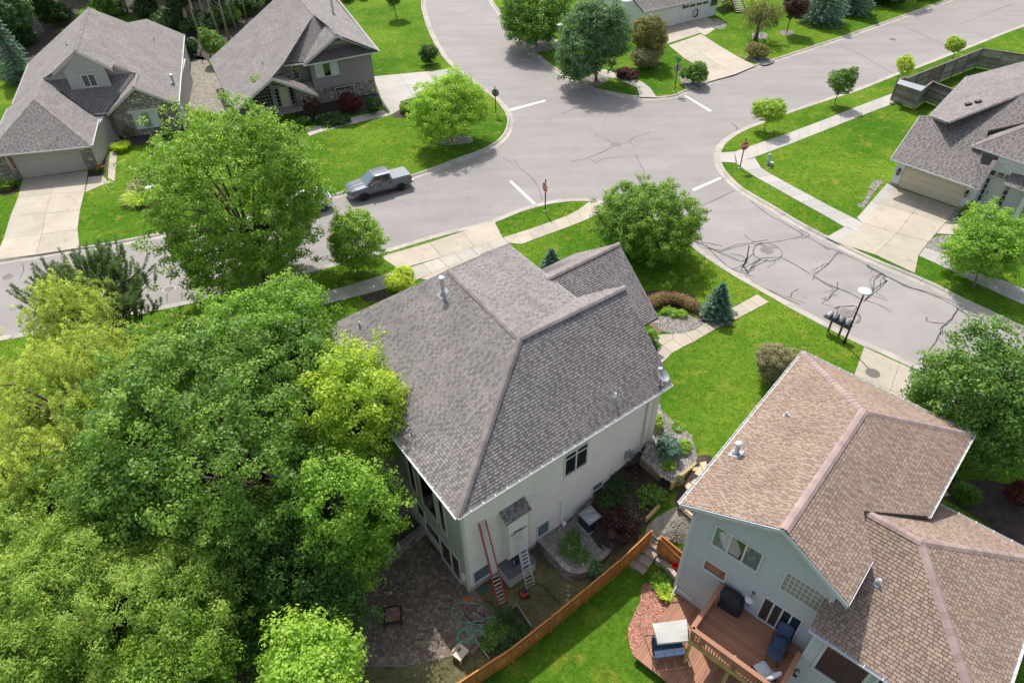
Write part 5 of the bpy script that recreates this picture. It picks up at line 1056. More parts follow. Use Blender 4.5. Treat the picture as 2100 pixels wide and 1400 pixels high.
def block_wall(name, lab, line, ztop, h, courses=4, cat='retaining wall', bl=.36, dp=.26, cap=True, mcap='block_cap'):
    t = thing(name, lab, cat, (*line[0][:2], ztop-h)); 
    for c in range(courses):
        hh = h/courses; z = ztop-h+hh*c; S = resample(line, bl); 
        if c % 2: S = resample([S[0]]+[(S[i]+S[i+1])/2 for i in range(len(S)-1)]+[S[-1]], bl)
        back = .02*(courses-c); I = off_line(S, dp); O = off_line(S, -back)
        for i in range(len(S)-1):
            P = [O[i], O[i+1], I[i+1], I[i]]; m_ = np.mean(P, 0); q = random.uniform(-.012, .012)
            iscap = cap and c == courses-1
            MB().prism([(*(m_+(p-m_)*(.955 if not iscap else .95)), z+hh-.008+q*.5) for p in P], hh-.014, (random.randrange(4 if not iscap else 3)+.5)/(4 if not iscap else 3)).build('block', mcap if iscap else 'block', t)
    return t
rim = [un(x, y, -2.62)[:2] for x, y in [(1098, 1107), (1110, 1118), (1124, 1134), (1142, 1153), (1155, 1167), (1170, 1177), (1188, 1179), (1206, 1173), (1224, 1160), (1243, 1143), (1262, 1126)]]
rim = [np.array(p) for p in smooth_line(rim, 3)]
block_wall('retaining_wall', 'curved block wall with pale caps holding up the gravel terrace by the wooden fence', [p for p in rim], -2.44, .74, 5)
EXCL.append([p for p in rim]+[un(1200, 1050, -2.6)[:2]])
ter, tp, tz = bed('gravel_terrace', [(1101, 1106), (1120, 1128), (1142, 1150), (1158, 1165), (1188, 1174), (1222, 1157), (1262, 1124), (1330, 1085), (1300, 1010), (1240, 985), (1170, 1068)], 'pea_gravel', z=-2.52, smooth=False)
pebbles(ter, tp, tz, 2600, .02, .045)
md, mp, mz = bed('mulch_bed', [(1196, 1075), (1228, 1010), (1240, 975), (1300, 938), (1330, 965), (1345, 1000), (1390, 1005), (1395, 1030), (1345, 1065), (1322, 1100), (1258, 1140), (1226, 1120)], 'mulch_dark', z=-2.51, off=.03, smooth=False)
sb, sp_, sz_ = bed('gravel_bed', [(1343, 813), (1357, 847), (1386, 873), (1417, 896), (1429, 936), (1427, 950), (1377, 987), (1352, 975), (1314, 939), (1329, 901)], 'gravel_base', z=-.18, off=.03, smooth=False)
pebbles(sb, sp_, sz_, 2600, .03, .07)
fb_, fp_, fz_ = bed('gravel_bed', [(1331, 664), (1352, 650), (1375, 645), (1410, 645), (1438, 660), (1440, 666), (1410, 681), (1391, 685), (1374, 682), (1352, 676)], 'gravel_base')
pebbles(fb_, fp_, fz_, 2200, .03, .065)
hb, hp_, hz2 = bed('mulch_bed', [(1322, 600), (1375, 596), (1420, 605), (1445, 640), (1452, 662), (1440, 664), (1425, 642), (1400, 634), (1340, 632)], 'mulch_dark')
gl, gp_, gz2 = bed('gravel_landing', [(1325, 1086), (1345, 1062), (1392, 1038), (1425, 1062), (1405, 1120), (1385, 1160), (1345, 1148), (1322, 1120)], 'pea_gravel', off=.03); pebbles(gl, gp_, gz2, 700, .02, .04)
bp_, bpp, bz = bed('mulch_bed', [(1430, 935), (1465, 945), (1440, 1010), (1410, 1045), (1385, 1030), (1395, 1000)], 'mulch_dark')
rb, rp_, rz_ = bed('mulch_bed', [(1338, 1180), (1360, 1176), (1390, 1212), (1345, 1290), (1310, 1345), (1296, 1335), (1288, 1300), (1295, 1270), (1312, 1235), (1318, 1200)], 'mulch_red', off=.02); pebbles(rb, rp_, rz_, 2600, .03, .06, 'chip_red', 5, 'wood_chip', .3)
bb1, q1, w1 = bed('gravel_bed', [(1772, 412), (1791, 372), (1810, 374), (1790, 396), (1772, 425), (1758, 420)], 'gravel_base'); pebbles(bb1, q1, w1, 500, .04, .08)
bb2, q2, w2 = bed('gravel_bed', [(1911, 489), (1948, 482), (1952, 495), (1934, 521), (1898, 505)], 'gravel_base'); pebbles(bb2, q2, w2, 600, .04, .08)
bb3, q3, w3 = bed('gravel_bed', [(1936, 452), (1946, 430), (1965, 428), (1992, 436), (1982, 452), (1955, 458)], 'gravel_base'); pebbles(bb3, q3, w3, 350, .04, .08)
for px in ([(1545, 68), (1570, 68), (1572, 80), (1545, 80)], [(1602, 64), (1625, 64), (1624, 73), (1602, 72)], [(1515, 112), (1540, 118), (1583, 120), (1586, 128), (1565, 134), (1540, 125)], [(1390, 145), (1400, 150), (1450, 148), (1458, 165), (1420, 182), (1400, 176)],
           [(1078, 88), (1110, 80), (1140, 95), (1128, 102), (1095, 108)], [(1205, 155), (1240, 145), (1250, 160), (1222, 178), (1195, 170)], [(1450, 42), (1475, 40), (1490, 52), (1480, 60), (1462, 56)], [(895, 280), (960, 280), (965, 293), (905, 298)]):
    o_, a_, c_ = bed('stone_mulch', px, 'gravel_base'); pebbles(o_, a_, c_, 320, .05, .11)
for px in ([(205, 292), (222, 300), (212, 370), (181, 362), (186, 345), (205, 340)], [(240, 283), (330, 268), (330, 290), (250, 300)], [(620, 215), (770, 190), (790, 215), (730, 232), (640, 252), (612, 262)], [(250, 405), (330, 400), (320, 425), (262, 430)], [(0, 375), (36, 378), (30, 398), (0, 398)], [(815, 205), (850, 190), (870, 215), (835, 240), (806, 238)], [(738, 600), (788, 592), (790, 612), (750, 618)], [(1960, 985), (2080, 1000), (2120, 1130), (2000, 1060), (1925, 1010)]):
    bed('mulch_bed', px, 'mulch_dark')  # last outline is red mulch; the dark colour stands in for tree shade
side, sp2, sz3 = bed('gravel_strip', [(378, 155), (400, 120), (425, 125), (478, 228), (455, 235), (372, 215)], 'pea_gravel'); pebbles(side, sp2, sz3, 500, .05, .09)
# forest floor behind the far left houses
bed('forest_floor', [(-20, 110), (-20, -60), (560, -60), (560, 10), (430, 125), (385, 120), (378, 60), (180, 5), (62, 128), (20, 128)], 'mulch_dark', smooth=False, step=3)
# stones
def rocks(pts, lab, cat='rock', grp=None, m='stone', zoff=0.0):
    for i, (px, py, r) in enumerate(pts):
        p = ug(px, py); o = MB().rock(p+np.array([0, 0, r*.25+zoff]), r, (i % 7+.5)/7).build('rock', m); tag(o, lab if isinstance(lab, str) else lab[i], cat, grp)
rocks([(1829, 214, .32)], 'pale boulder at the foot of the weathered fence corner'); rocks([(1785, 388, .16)], 'pinkish boulder in the stone strip left of the cream garage door')
rocks([(1560, 122, .35)], 'grey boulder in the stone bed by the street in front of the white house')
rocks([(1166, 1203, .10), (1165, 1212, .11), (1166, 1221, .11), (1164, 1231, .12)], ['pale stone of the row between block wall and fence, nearest the wall', 'second pale stone from the block wall in the row by the fence', 'third pale stone from the block wall in the row by the fence', 'pale stone of the row nearest the fence'], 'rock', 'row of stones by the fence', 'block_cap')
rocks([(1425, 640, .14), (1437, 646, .17), (1444, 655, .16), (1436, 658, .14)], ['reddish stone touching the end of the curved brown hedge', 'reddish stone between the hedge and the conical spruce', 'reddish stone nearest the conical spruce', 'reddish stone nearest the round gravel bed'], 'rock', 'stones at the end of the hedge', 'block')
rocks([(1566, 343, .12), (1585, 341, .12), (1578, 345, .1)], ['pale stone left of the utility pedestal', 'pale stone right of the utility pedestal', 'pale stone in front of the utility pedestal'], 'rock', 'stones around the utility pedestal', 'block_cap')
# stepping stones and timber steps of the side path
for i, q in enumerate([[(1434, 950), (1447, 947), (1450, 955), (1440, 962)], [(1440, 962), (1452, 956), (1460, 965), (1448, 972)], [(1418, 960), (1430, 958), (1432, 968), (1420, 966)], [(1424, 972), (1435, 955), (1441, 966), (1433, 977)], [(1404, 998), (1412, 990), (1420, 996), (1416, 1004), (1407, 1003)], [(1415, 990), (1425, 982), (1432, 988), (1422, 995)]]):
    P = [ug(x, y)+np.array([0, 0, .07]) for x, y in q]; o = MB().prism(P, .1, (i % 3+.5)/3).build('stepping_stone', 'sandstone'); tag(o, ['sandstone slab at the top of the side path, left one', 'sandstone slab at the top of the side path, against the tan roof', 'narrow sandstone slab of the side path beside the timber wall', 'sandstone slab of the side path in the middle of the upper group', 'rounded sandstone slab, lowest of the side path', 'sandstone slab of the side path just above the lowest one'][i], 'stepping stone', 'stepping stones of the side path')
sts = thing('garden_steps', 'sandstone and timber steps between the gravel landing and the tan-roofed house', 'steps', ug(1408, 1045))
for i, (a, b) in enumerate((((1391, 1044), (1420, 1068)), ((1399, 1030), (1424, 1049)))):
    A_, B_ = ug(*a)+np.array([0, 0, .12]), ug(*b)+np.array([0, 0, .12]); MB().beam(A_, B_, .16, .22).build('timber', 'timber_dark', sts); d_ = np.array([-(B_-A_)[1], (B_-A_)[0], 0]); d_ /= np.linalg.norm(d_)
    for k in range(2): MB().prism([A_+(B_-A_)*k/2+d_*.1+np.array([0, 0, .08]), A_+(B_-A_)*(k+.96)/2+d_*.1+np.array([0, 0, .08]), A_+(B_-A_)*(k+.96)/2+d_*.48+np.array([0, 0, .08]), A_+(B_-A_)*k/2+d_*.48+np.array([0, 0, .08])], .1, (k+.5)/3).build('step_stone', 'sandstone', sts)
S0, S1 = ug(1287, 1156), ug(1316, 1190); zb = S0[2]; dS = (S1-S0); dS[2] = 0; nS = np.array([dS[1], -dS[0], 0]); nS /= np.linalg.norm(nS); nS = nS if nS[1] > 0 else -nS
ss = thing('stone_steps', 'grey stone steps climbing beside the end of the wooden fence', 'steps', S0)
for i in range(5):
    for k in range(3):
        o_ = nS*(.40*i+random.uniform(-.02, .02)); z = zb+.19*(i+1); a, b = S0+dS*(k+.02)/3, S0+dS*(k+.98)/3
        MB().prism([(*(a+o_)[:2], z), (*(b+o_)[:2], z+.01), (*(b+o_+nS*.46)[:2], z), (*(a+o_+nS*.46)[:2], z)], .17, (random.randrange(3)+.5)/3).build('step_stone', 'step_stone', ss)
block_wall('retaining_wall', 'low grey edging stones right of the stone steps and below the leaning gate', [ug(x, y)[:2] for x, y in [(1385, 1196), (1362, 1165), (1345, 1150)]], -1.9, .4, 2, bl=.3, dp=.2)
# timber walls of the raised bed
def timber_wall(lab, a, b, h, m, n=3):
    t = thing('timber_wall', lab, 'retaining wall', (*a[:2], a[2]-h))
    for i in range(n): z = -h*(i+.5)/n; MB().beam(a+np.array([0, 0, z]), b+np.array([0, 0, z]), .12, h/n-.012).build('timber', m, t)
timber_wall('yellow timber wall along the side path, right of the blue spruce shrub', un(1428, 948, -.12), un(1378, 989, -.14), .95, 'timber_yellow', 5)
timber_wall('dark timber edge between the gravel bed and the shady shrub bed', un(1314, 938, -.15), un(1354, 974, -.15), .5, 'timber_dark', 2)
timber_wall('short yellow timber wall under the bright green shrub above the gravel landing', ug(1352, 1040)+np.array([0, 0, .35]), ug(1325, 1068)+np.array([0, 0, .3]), .5, 'timber_yellow', 2)
block_wall('retaining_wall', 'dark stone wall in the tree shade at the rear corner of the central house', [np.array(p) for p in [un(790, 1150, -2.6)[:2], un(835, 1112, -2.6)[:2], un(872, 1082, -2.6)[:2]]], -2.5, .7, 4)
block_wall('retaining_wall', 'upper dark stone wall near the rear windows of the central house', [np.array(p) for p in [un(795, 1085, -2.2)[:2], un(830, 1050, -2.2)[:2], un(850, 1020, -2.2)[:2]]], -2.0, .8, 4)
# fences
def fence_run(t, A_, B_, h, style='v', m='fence_wood', bay=2.4, bw=.145, zg=None, post=True, last=True, tints=4, rail=True):
    A_ = np.asarray(A_, float); B_ = np.asarray(B_, float); L = np.linalg.norm((B_-A_)[:2]); n = max(1, int(round(L/bay))); d = (B_-A_)/n; dh = d.copy(); dh[2] = 0; dh /= np.linalg.norm(dh); o = np.array([dh[1], -dh[0], 0])
    for i in range(n):
        a = A_+d*i; b = A_+d*(i+1)
        if post: MB().beam(a-np.array([0, 0, .1]), a+np.array([0, 0, h+.08]), .11, .11, .3, up=o).build('post', m, t)
        ln = np.linalg.norm(b-a)
        if style == 'v':
            k = int(ln/bw)
            for j in range(k):
                p = a+(b-a)*(j+.5)/k; hh = h+random.uniform(-.012, .012); q = MB(); q.beam(p+o*.03+np.array([0, 0, .05]), p+o*.03+np.array([0, 0, hh]), bw-.008, .02, (random.randrange(tints)+.5)/tints, up=o); q.build('board', m, t)
            if rail:
                for z in (.25, h-.2): MB().beam(a+np.array([0, 0, z])-o*.02, b+np.array([0, 0, z])-o*.02, .05, .09, .3).build('rail', m, t)
            MB().beam(a+np.array([0, 0, h+.02])+o*.03, b+np.array([0, 0, h+.02])+o*.03, .07, .025, .6).build('cap_rail', m, t)
        else:
            k = int(h/.19)
            for j in range(k):
                z = .08+(h-.08)*(j+.5)/k; q = MB(); q.beam(a+np.array([0, 0, z])+o*(.06+random.uniform(-.008, .008)), b+np.array([0, 0, z])+o*.06, .03, (h-.08)/k-.015, (random.randrange(tints)+.5)/tints); q.build('board', m, t)
            MB().beam(a+np.array([0, 0, h+.02]), b+np.array([0, 0, h+.02]), .2, .04, .7).build('cap_rail', m, t)
    if last: MB().beam(B_-np.array([0, 0, .1]), B_+np.array([0, 0, h+.08]), .11, .11, .3, up=o).build('post', m, t)
fw = thing('fence', 'orange-brown wooden fence with plank panels running beside the shaded back garden', 'fence', ug(1200, 1234))
fpts = [ug(930, 1436), ug(1051, 1356), ug(1129, 1294), ug(1201, 1234), ug(1269, 1177), ug(1329, 1120)]
for i in range(len(fpts)-1): fence_run(fw, fpts[i+1], fpts[i], 1.3, 'v', bay=9, last=(i == 0))
g1 = thing('fence', 'short leaning pair of orange-brown gate panels between the stone steps and the blue-grey house', 'gate', ug(1365, 1150)); fence_run(g1, ug(1390, 1172), ug(1347, 1132), 1.15, 'v', bay=9); fence_run(g1, ug(1395, 1166)+np.array([0, 0, .1]), ug(1350, 1128)+np.array([0, 0, .1]), 1.15, 'v', bay=9, post=False, last=False)
gf_ = thing('fence', 'weathered grey board fence enclosing the yard at the upper right', 'fence', un(1999, 139, 0))
gw = 'grey_wood'
for a, b in (((1843, 203), (1999, 139)), ((1999, 139), (2130, 160)), ((1896, 209), (1942, 228))): fence_run(gf_, un(*b, 0), un(*a, 0), 2.05, 'h', gw)
gb_ = thing('storage_shed', 'weathered grey board enclosure with flat metal lid at the end of the sidewalk', 'shed', un(1850, 212, 0))
for a, b in (((1826, 206), (1874, 226)), ((1874, 226), (1896, 209)), ((1843, 198), (1826, 206))): fence_run(gb_, un(*b, 0), un(*a, 0), 2.0, 'h', gw, bay=9)
MB().prism([un(1846, 163, 2.1), un(1900, 178, 2.1), un(1889, 187, 2.1), un(1839, 171, 2.1)], .06).build('lid', 'metal_grey', gb_)

# ================================================================== decks behind the tan-roofed house
def deck(t, u0, u1, v0, v1, z, along, bw=.142, m='deck_wood'):
    """boards run along u or v"""
    if along == 'u':
        k = int(abs(v1-v0)/bw)
        for i in range(k):
            a = v0+(v1-v0)*i/k; b = v0+(v1-v0)*(i+.94)/k; MB().prism([HR.w(u0, a, z), HR.w(u1, a, z), HR.w(u1, b, z), HR.w(u0, b, z)], .03, (random.randrange(3)+.5)/3).build('board', m, t)
    else:
        k = int(abs(u1-u0)/bw)
        for i in range(k):
            a = u0+(u1-u0)*i/k; b = u0+(u1-u0)*(i+.94)/k; MB().prism([HR.w(a, v0, z), HR.w(b, v0, z), HR.w(b, v1, z), HR.w(a, v1, z)], .03, (random.randrange(3)+.5)/3).build('board', m, t)
    MB().prism([HR.w(u0+.03, v0, z-.04), HR.w(u1, v0, z-.04), HR.w(u1, v1, z-.04), HR.w(u0+.03, v1, z-.04)], .14).build('joist_frame', 'timber_dark', t)
LZ = -2.68; lu, lv = HR.uv(*un(1298, 1343, LZ)[:2]); lu = float(lu); lv = float(lv)
ld = thing('wooden_deck', 'low reddish-brown deck on the ground with a canopy swing on it', 'deck', HR.w(-1.5, -3, -2.9)); deck(ld, lu, .42, lv, -9.5, LZ, 'u')
EXCL.append([HR.w(lu, lv, 0)[:2], HR.w(.42, lv, 0)[:2], HR.w(.42, -9.5, 0)[:2], HR.w(lu, -9.5, 0)[:2]])
UZ = -.42; ud = thing('wooden_deck', 'raised reddish-brown deck with railing outside the sliding doors', 'deck', HR.w(-1, -4.5, -2.7)); du0, dv0, dv1 = -2.3, -2.6, -6.42
deck(ud, du0, .42, dv0, dv1, UZ, 'v')
for (u, v) in ((du0+.1, dv0-.1), (du0+.1, -4.5), (du0+.1, dv1+.1), (-.2, dv0-.1)): MB().beam(HR.w(u, v, LZ), HR.w(u, v, UZ+.92), .11, .11, up=(1, 0, 0)).build('post', 'timber_yellow' if u < -1 else 'deck_wood', ud)
MB().beam(HR.w(du0-.03, dv0, UZ-.12), HR.w(du0-.03, dv1, UZ-.12), .05, .26).build('rim_board', 'timber_yellow', ud)
def rail(t, a, b):
    a = np.asarray(a, float); b = np.asarray(b, float); L = np.linalg.norm(b-a); n = int(L/.125); Z = np.array([0, 0, 1.])
    MB().beam(a+Z*.93, b+Z*.93, .2, .04).build('hand_rail', 'deck_wood', t); MB().beam(a+Z*.82, b+Z*.82, .04, .08).build('rail', 'deck_wood', t); MB().beam(a+Z*.1, b+Z*.1, .04, .08).build('rail', 'deck_wood', t)
    for i in range(n): p = a+(b-a)*(i+.5)/n; MB().beam(p+Z*.1, p+Z*.84, .038, .038, up=(1, 0, 0)).build('baluster', 'deck_wood', t)
rail(ud, HR.w(du0, dv0, UZ), HR.w(du0, dv1, UZ)); rail(ud, HR.w(.4, dv0, UZ), HR.w(du0, dv0, UZ)); rail(ud, HR.w(du0, dv1, UZ), HR.w(-.35, dv1, UZ))
# porch swing
cq = [un(1337, 1278, -.75), un(1408, 1269, -.75), un(1411, 1313, -.95), un(1349, 1319, -.95)]; cc = np.mean(cq, 0); sx_ = cq[1]-cq[0]; sx_[2] = 0; sx_ /= np.linalg.norm(sx_); sy_ = np.array([-sx_[1], sx_[0], 0]); wS = np.linalg.norm((cq[1]-cq[0])[:2])
sw = thing('porch_swing', 'porch swing with white fabric canopy and navy seat on the low deck', 'swing', (cc[0], cc[1], LZ))
mbS = MB(); N_ = 7; rows = []
for i in range(N_+1):
    for j in range(5):
        s, t_ = i/N_, j/4; p = (cq[0]*(1-s)+cq[1]*s)*(1-t_)+(cq[3]*(1-s)+cq[2]*s)*t_; sag = -.07*math.sin(math.pi*s)*math.sin(math.pi*t_); rows.append(p+np.array([0, 0, sag+.07*math.cos(math.pi*(t_-.5))]))
mbS.add(rows, [(i*5+j, (i+1)*5+j, (i+1)*5+j+1, i*5+j+1) for i in range(N_) for j in range(4)])
for a, b in ((0, 1), (1, 2), (2, 3), (3, 0)): A_, B_ = cq[a], cq[b]; mbS.add([A_, B_, B_-np.array([0, 0, .13]), A_-np.array([0, 0, .13])], [(0, 1, 2, 3)])
mbS.build('canopy', 'fabric_cream', sw, smooth=False)
for s in (-1, 1):
    e = cc+sx_*s*(wS/2+.02); top = np.array([e[0], e[1], -.95]); f1 = top+sy_*.75; f2 = top-sy_*.75; f1[2] = f2[2] = LZ
    MB().tube([f1, (f1+top)/2+sx_*0, top, (f2+top)/2, f2], .022, 8).build('side_frame', 'metal_black', sw)
MB().tube([cc+sx_*(wS/2)+np.array([0, 0, -.1]), cc-sx_*(wS/2)+np.array([0, 0, -.1])], .02).build('top_bar', 'metal_black', sw)
sc = cc-sy_*.15; zs_ = LZ+.45
for i in range(3):
    o = sx_*((i-1)*wS*.3); MB().box(sc+o-sy_*.08+np.array([0, 0, zs_-sc[2]]), (wS*.29, .5, .1), math.atan2(sx_[1], sx_[0])).build('seat_cushion', 'fabric_navy', sw)
    MB().beam(sc+o+sy_*.2+np.array([0, 0, zs_-sc[2]+.05]), sc+o+sy_*.38+np.array([0, 0, zs_-sc[2]+.55]), wS*.29, .1, up=sy_).build('back_cushion', 'fabric_navy', sw)
for s in (-1, 1): MB().tube([sc+sx_*s*wS*.47+np.array([0, 0, zs_-sc[2]]), cc+sx_*s*wS*.47+np.array([0, 0, -.15])], .012, 6).tube([sc+sx_*s*wS*.46-sy_*.3+np.array([0, 0, zs_-sc[2]+.25]), sc+sx_*s*wS*.46+sy_*.3+np.array([0, 0, zs_-sc[2]+.25])], .02, 6).build('arm_rest', 'metal_black', sw)
# covered grill
gp0 = un(1492, 1241, UZ); gr = thing('grill', 'gas grill under a black cover in the corner of the raised deck', 'grill', gp0, math.radians(HR.deg+90))
def lump(prof, sx, sy, n=20, pw=.45):
    vs = []; m = len(prof)
    for r, z in prof:
        for k in range(n):
            t = 2*math.pi*k/n; c, s = math.cos(t), math.sin(t); wob = 1+.03*math.sin(5*t+z*9)+random.uniform(-.012, .012)
            vs.append((sx*r*math.copysign(abs(c)**pw, c)*wob, sy*r*math.copysign(abs(s)**pw, s)*wob, z))
    fs = [(i*n+k, i*n+(k+1) % n, (i+1)*n+(k+1) % n, (i+1)*n+k) for i in range(m-1) for k in range(n)]+[tuple((m-1)*n+k for k in range(n))]; return vs, fs
v, f = lump([(1.02, .04), (1.0, .3), (.97, .7), (.95, .86), (.70, .95), (.62, 1.08), (.45, 1.16), (.1, 1.18)], .62, .32); MB().add(v, f).build('cover', 'fabric_black', gr, smooth=True, local=True)
MB().box((-.1, -.28, 1.0), (.2, .03, .03)).build('cover_label', 'metal_grey', gr, local=True)
for s in (-.5, .5): MB().lathe((s, -.2, .0), [(.05, 0), (.05, .06)], 10).build('caster', 'rubber', gr, local=True)
def lounge_chair(name, lab, p, rz, fab, cat='armchair'):
    t = thing(name, lab, cat, p, rz, 'cushioned chairs on the raised deck')
    fr = MB(); 
    for s in (-1, 1): fr.tube([(s*.34, -.36, 0), (s*.36, -.34, .55), (s*.36, .3, .58), (s*.34, .42, 0)], .02, 8)
    fr.tube([(-.34, .3, .3), (-.34, .48, .95), (.34, .48, .95), (.34, .3, .3)], .018, 8); fr.tube([(-.34, -.34, .32), (.34, -.34, .32)], .018, 8); fr.build('frame', 'metal_black', t, local=True)
    v, f = lump([(.9, 0), (1, .04), (1, .1), (.9, .15), (.3, .165)], .31, .33, 20, .35); MB().add([(a, b-.03, c+.32) for a, b, c in v], f).build('seat_cushion', fab, t, local=True, smooth=True)
    v, f = lump([(.9, 0), (1, .04), (1, .1), (.9, .14), (.3, .155)], .31, .33, 20, .35); R_ = Matrix.Rotation(math.radians(70), 3, 'X'); MB().add([tuple(R_@Vector(q)+Vector((0, .46, .78))) for q in v], f).build('back_cushion', fab, t, local=True, smooth=True)
    return t
lounge_chair('patio_chair', 'armchair with navy cushions in front of the sliding doors on the raised deck', un(1596, 1325, UZ+.02), math.radians(HR.deg-80), 'fabric_navy')
lounge_chair('patio_chair', 'armchair with pale sunlit cushions at the lower corner of the raised deck', un(1562, 1384, UZ+.02), math.radians(HR.deg+155), 'fabric_pale')
tt = thing('side_table', 'small dark slatted table between the two deck chairs', 'table', un(1583, 1350, UZ), math.radians(HR.deg+10))
for i in range(6): MB().box((0, -.25+.1*i, .46), (.55, .085, .02)).build('slat', 'fabric_navy', tt, local=True)
for s in ((-.24, -.24), (.24, -.24), (.24, .24), (-.24, .24)): MB().beam((s[0], s[1], 0), (s[0], s[1], .45), .03, .03, up=(1, 0, 0)).build('leg', 'metal_black', tt, local=True)
bk_ = thing('bucket', 'stack of bright red buckets by the corner of the blue-grey house', 'bucket', ug(1379, 1176)+np.array([0, 0, .1])); MB().lathe((0, 0, .05), [(.13, 0), (.16, .32), (.17, .33), (.17, .36), (.15, .36), (.12, .05)], 20).build('lower_bucket', 'bucket_red', bk_, local=True); MB().lathe((.03, .02, .36), [(.13, 0), (.165, .33), (.175, .34), (.175, .37), (.155, .37), (.12, .04)], 20).build('upper_bucket', 'bucket_red', bk_, local=True); MB().tube([(.16+.02, .02, .7), (.1, .18, .78), (-.12, .1, .7)], .006, 5).build('handle', 'metal_grey', bk_, local=True)

# ================================================================== things in the back garden
def ladder(lab, b0_, b1_, t0_, t1_, side, n, ext=True, feet='rubber'):
    t = thing('ladder', lab, 'ladder', (b0_+b1_)/2)
    for a, b in ((b0_, t0_), (b1_, t1_)):
        MB().beam(a, b, .035, .05, up=(b1_-b0_)).build('side_rail', side, t); MB().box(a+np.array([0, 0, .02]), (.08, .12, .05)).build('foot', feet, t)
    for i in range(n):
        k = (i+.7)/(n+.2); MB().tube([b0_+(t0_-b0_)*k, b1_+(t1_-b1_)*k], .019, 6).build('rung', 'aluminium', t)
    if ext:
        o = (b1_-b0_)*.1; up_ = np.cross(b1_-b0_, t0_-b0_); up_ = up_/np.linalg.norm(up_)*.07; up_ = up_ if up_[2] > 0 else -up_
        for a, b, s in ((b0_, t0_, 1), (b1_, t1_, -1)): MB().beam(a+(b-a)*.42+o*s+up_, b+(b-a)*.0+o*s+up_, .025, .04, up=(b1_-b0_)).build('fly_rail', side, t)
        for i in range(int(n*.55)): k = .45+.54*i/(n*.55); MB().tube([b0_+(t0_-b0_)*k+up_+o, b1_+(t1_-b1_)*k+up_-o], .019, 6).build('fly_rung', 'aluminium', t)
    return t
Wl = Wall(WR.p(0, 0, .1), WR.p(WR.L, 0, .1)); t0 = Wl.pl.hit(981, 1073); t1 = Wl.pl.hit(996, 1066)
ladder('long red and silver extension ladder leaning on the wall near the rear house corner', ug(1023, 1244), ug(1039, 1236), t0, t1, 'fibre_red', 21)
Wc = Wall(WR.p(0, 0, cd+.08), WR.p(WR.L, 0, cd+.08)); t0 = Wc.pl.hit(1055, 1092); t1 = Wc.pl.hit(1071, 1083)
sl2 = ladder('silver ladder leaning against the chimney chase', ug(1081, 1209), ug(1097, 1200), t0, t1, 'aluminium', 16); MB().tube([t0+WR.n*.05, t0+WR.d*-.25+WR.n*.05, ], .02).tube([t1+WR.n*.05, t1+WR.d*.25], .02).tube([t0, t1], .03).build('stabiliser', 'metal_black', sl2)
ac = thing('air_conditioner', 'square dark blue-grey air conditioner with round fan grille on the gravel terrace', 'air conditioner', un(1208, 1076, -2.51), math.radians(HM.deg))
MB().box((0, 0, .04), (.95, .95, .08)).build('pad', 'concrete_walk', ac, local=True); MB().box((0, 0, .47), (.80, .80, .78)).build('cabinet', 'ac_blue', ac, local=True)
for i in range(9): MB().box((0, 0, .14+.08*i), (.83, .83, .022)).build('louvre', 'metal_black', ac, local=True)
MB().box((0, 0, .885), (.86, .86, .05)).build('top', 'metal_grey', ac, local=True); MB().lathe((0, 0, .905), [(.34, .0), (.34, .02), (.30, .03), (.29, .01)], 28).build('fan_ring', 'metal_galv', ac, local=True)
for i in range(5): MB().tube([(.06*(i+1)*math.cos(t), .06*(i+1)*math.sin(t), .935) for t in np.linspace(0, 2*math.pi, 19)[:-1]], .006, 4, closed=True).build('grille_wire', 'metal_galv', ac, local=True)
MB().lathe((0, 0, .90), [(.30, 0), (.30, .012)], 24).build('fan_well', 'metal_black', ac, local=True)
fp0 = un(808, 1268, -3.12); fpz = thing('fire_pit', 'square rusty fire pit with a mesh lid standing on the patio', 'fire pit', fp0, math.radians(8))
MB().box((0, 0, .42), (.86, .86, .05)).build('table_rim', 'metal_black', fpz, local=True); mat('rust', (.24, .13, .10), .8, .3, 6, 30, .3); MB().box((0, 0, .46), (.66, .66, .05)).build('lid', 'rust', fpz, local=True)
for s in ((-1, -1), (1, -1), (1, 1), (-1, 1)): MB().beam((s[0]*.38, s[1]*.38, 0), (s[0]*.38, s[1]*.38, .4), .05, .05, up=(1, 0, 0)).build('leg', 'metal_black', fpz, local=True)
v, f = lump([(.6, .08), (.85, .2), (1, .4)], .4, .4); MB().add(v, f).build('bowl', 'metal_black', fpz, local=True)
# cables and hoses
def cord(name, lab, cat, px, r, m, z=-3.12, grp=None):
    P = smooth_line([un(x, y, z)+np.array([0, 0, r+.012*(i % 3)]) for i, (x, y) in enumerate(px)], 5); o = MB().tube(P, r, 6).build(name, m, smooth=True); return tag(o, lab, cat, grp)
cord('garden_hose', 'green garden hose lying in loose loops across the edge of the patio', 'hose', [(994, 1248), (985, 1240), (965, 1236), (940, 1236), (928, 1245), (927, 1258), (935, 1270), (955, 1277), (975, 1275), (995, 1268), (1010, 1264), (1016, 1272), (1012, 1284), (1002, 1284), (999, 1274), (1006, 1267), (1014, 1268), (1013, 1280), (995, 1292), (970, 1292), (950, 1290), (940, 1298), (938, 1310), (948, 1318), (965, 1310), (975, 1296), (990, 1296), (998, 1306), (992, 1316), (975, 1312), (958, 1296), (962, 1282), (985, 1282), (998, 1296), (1000, 1310), (985, 1318), (965, 1317), (945, 1316), (940, 1300), (955, 1288)], .022, 'hose_green')
cord('garden_hose', 'dark hose curving through the loops of the green hose', 'hose', [(948, 1240), (955, 1262), (975, 1277), (1000, 1275), (990, 1262), (975, 1250), (1000, 1232), (1020, 1250), (1046, 1262)], .018, 'rubber')
rr = random.Random(4)
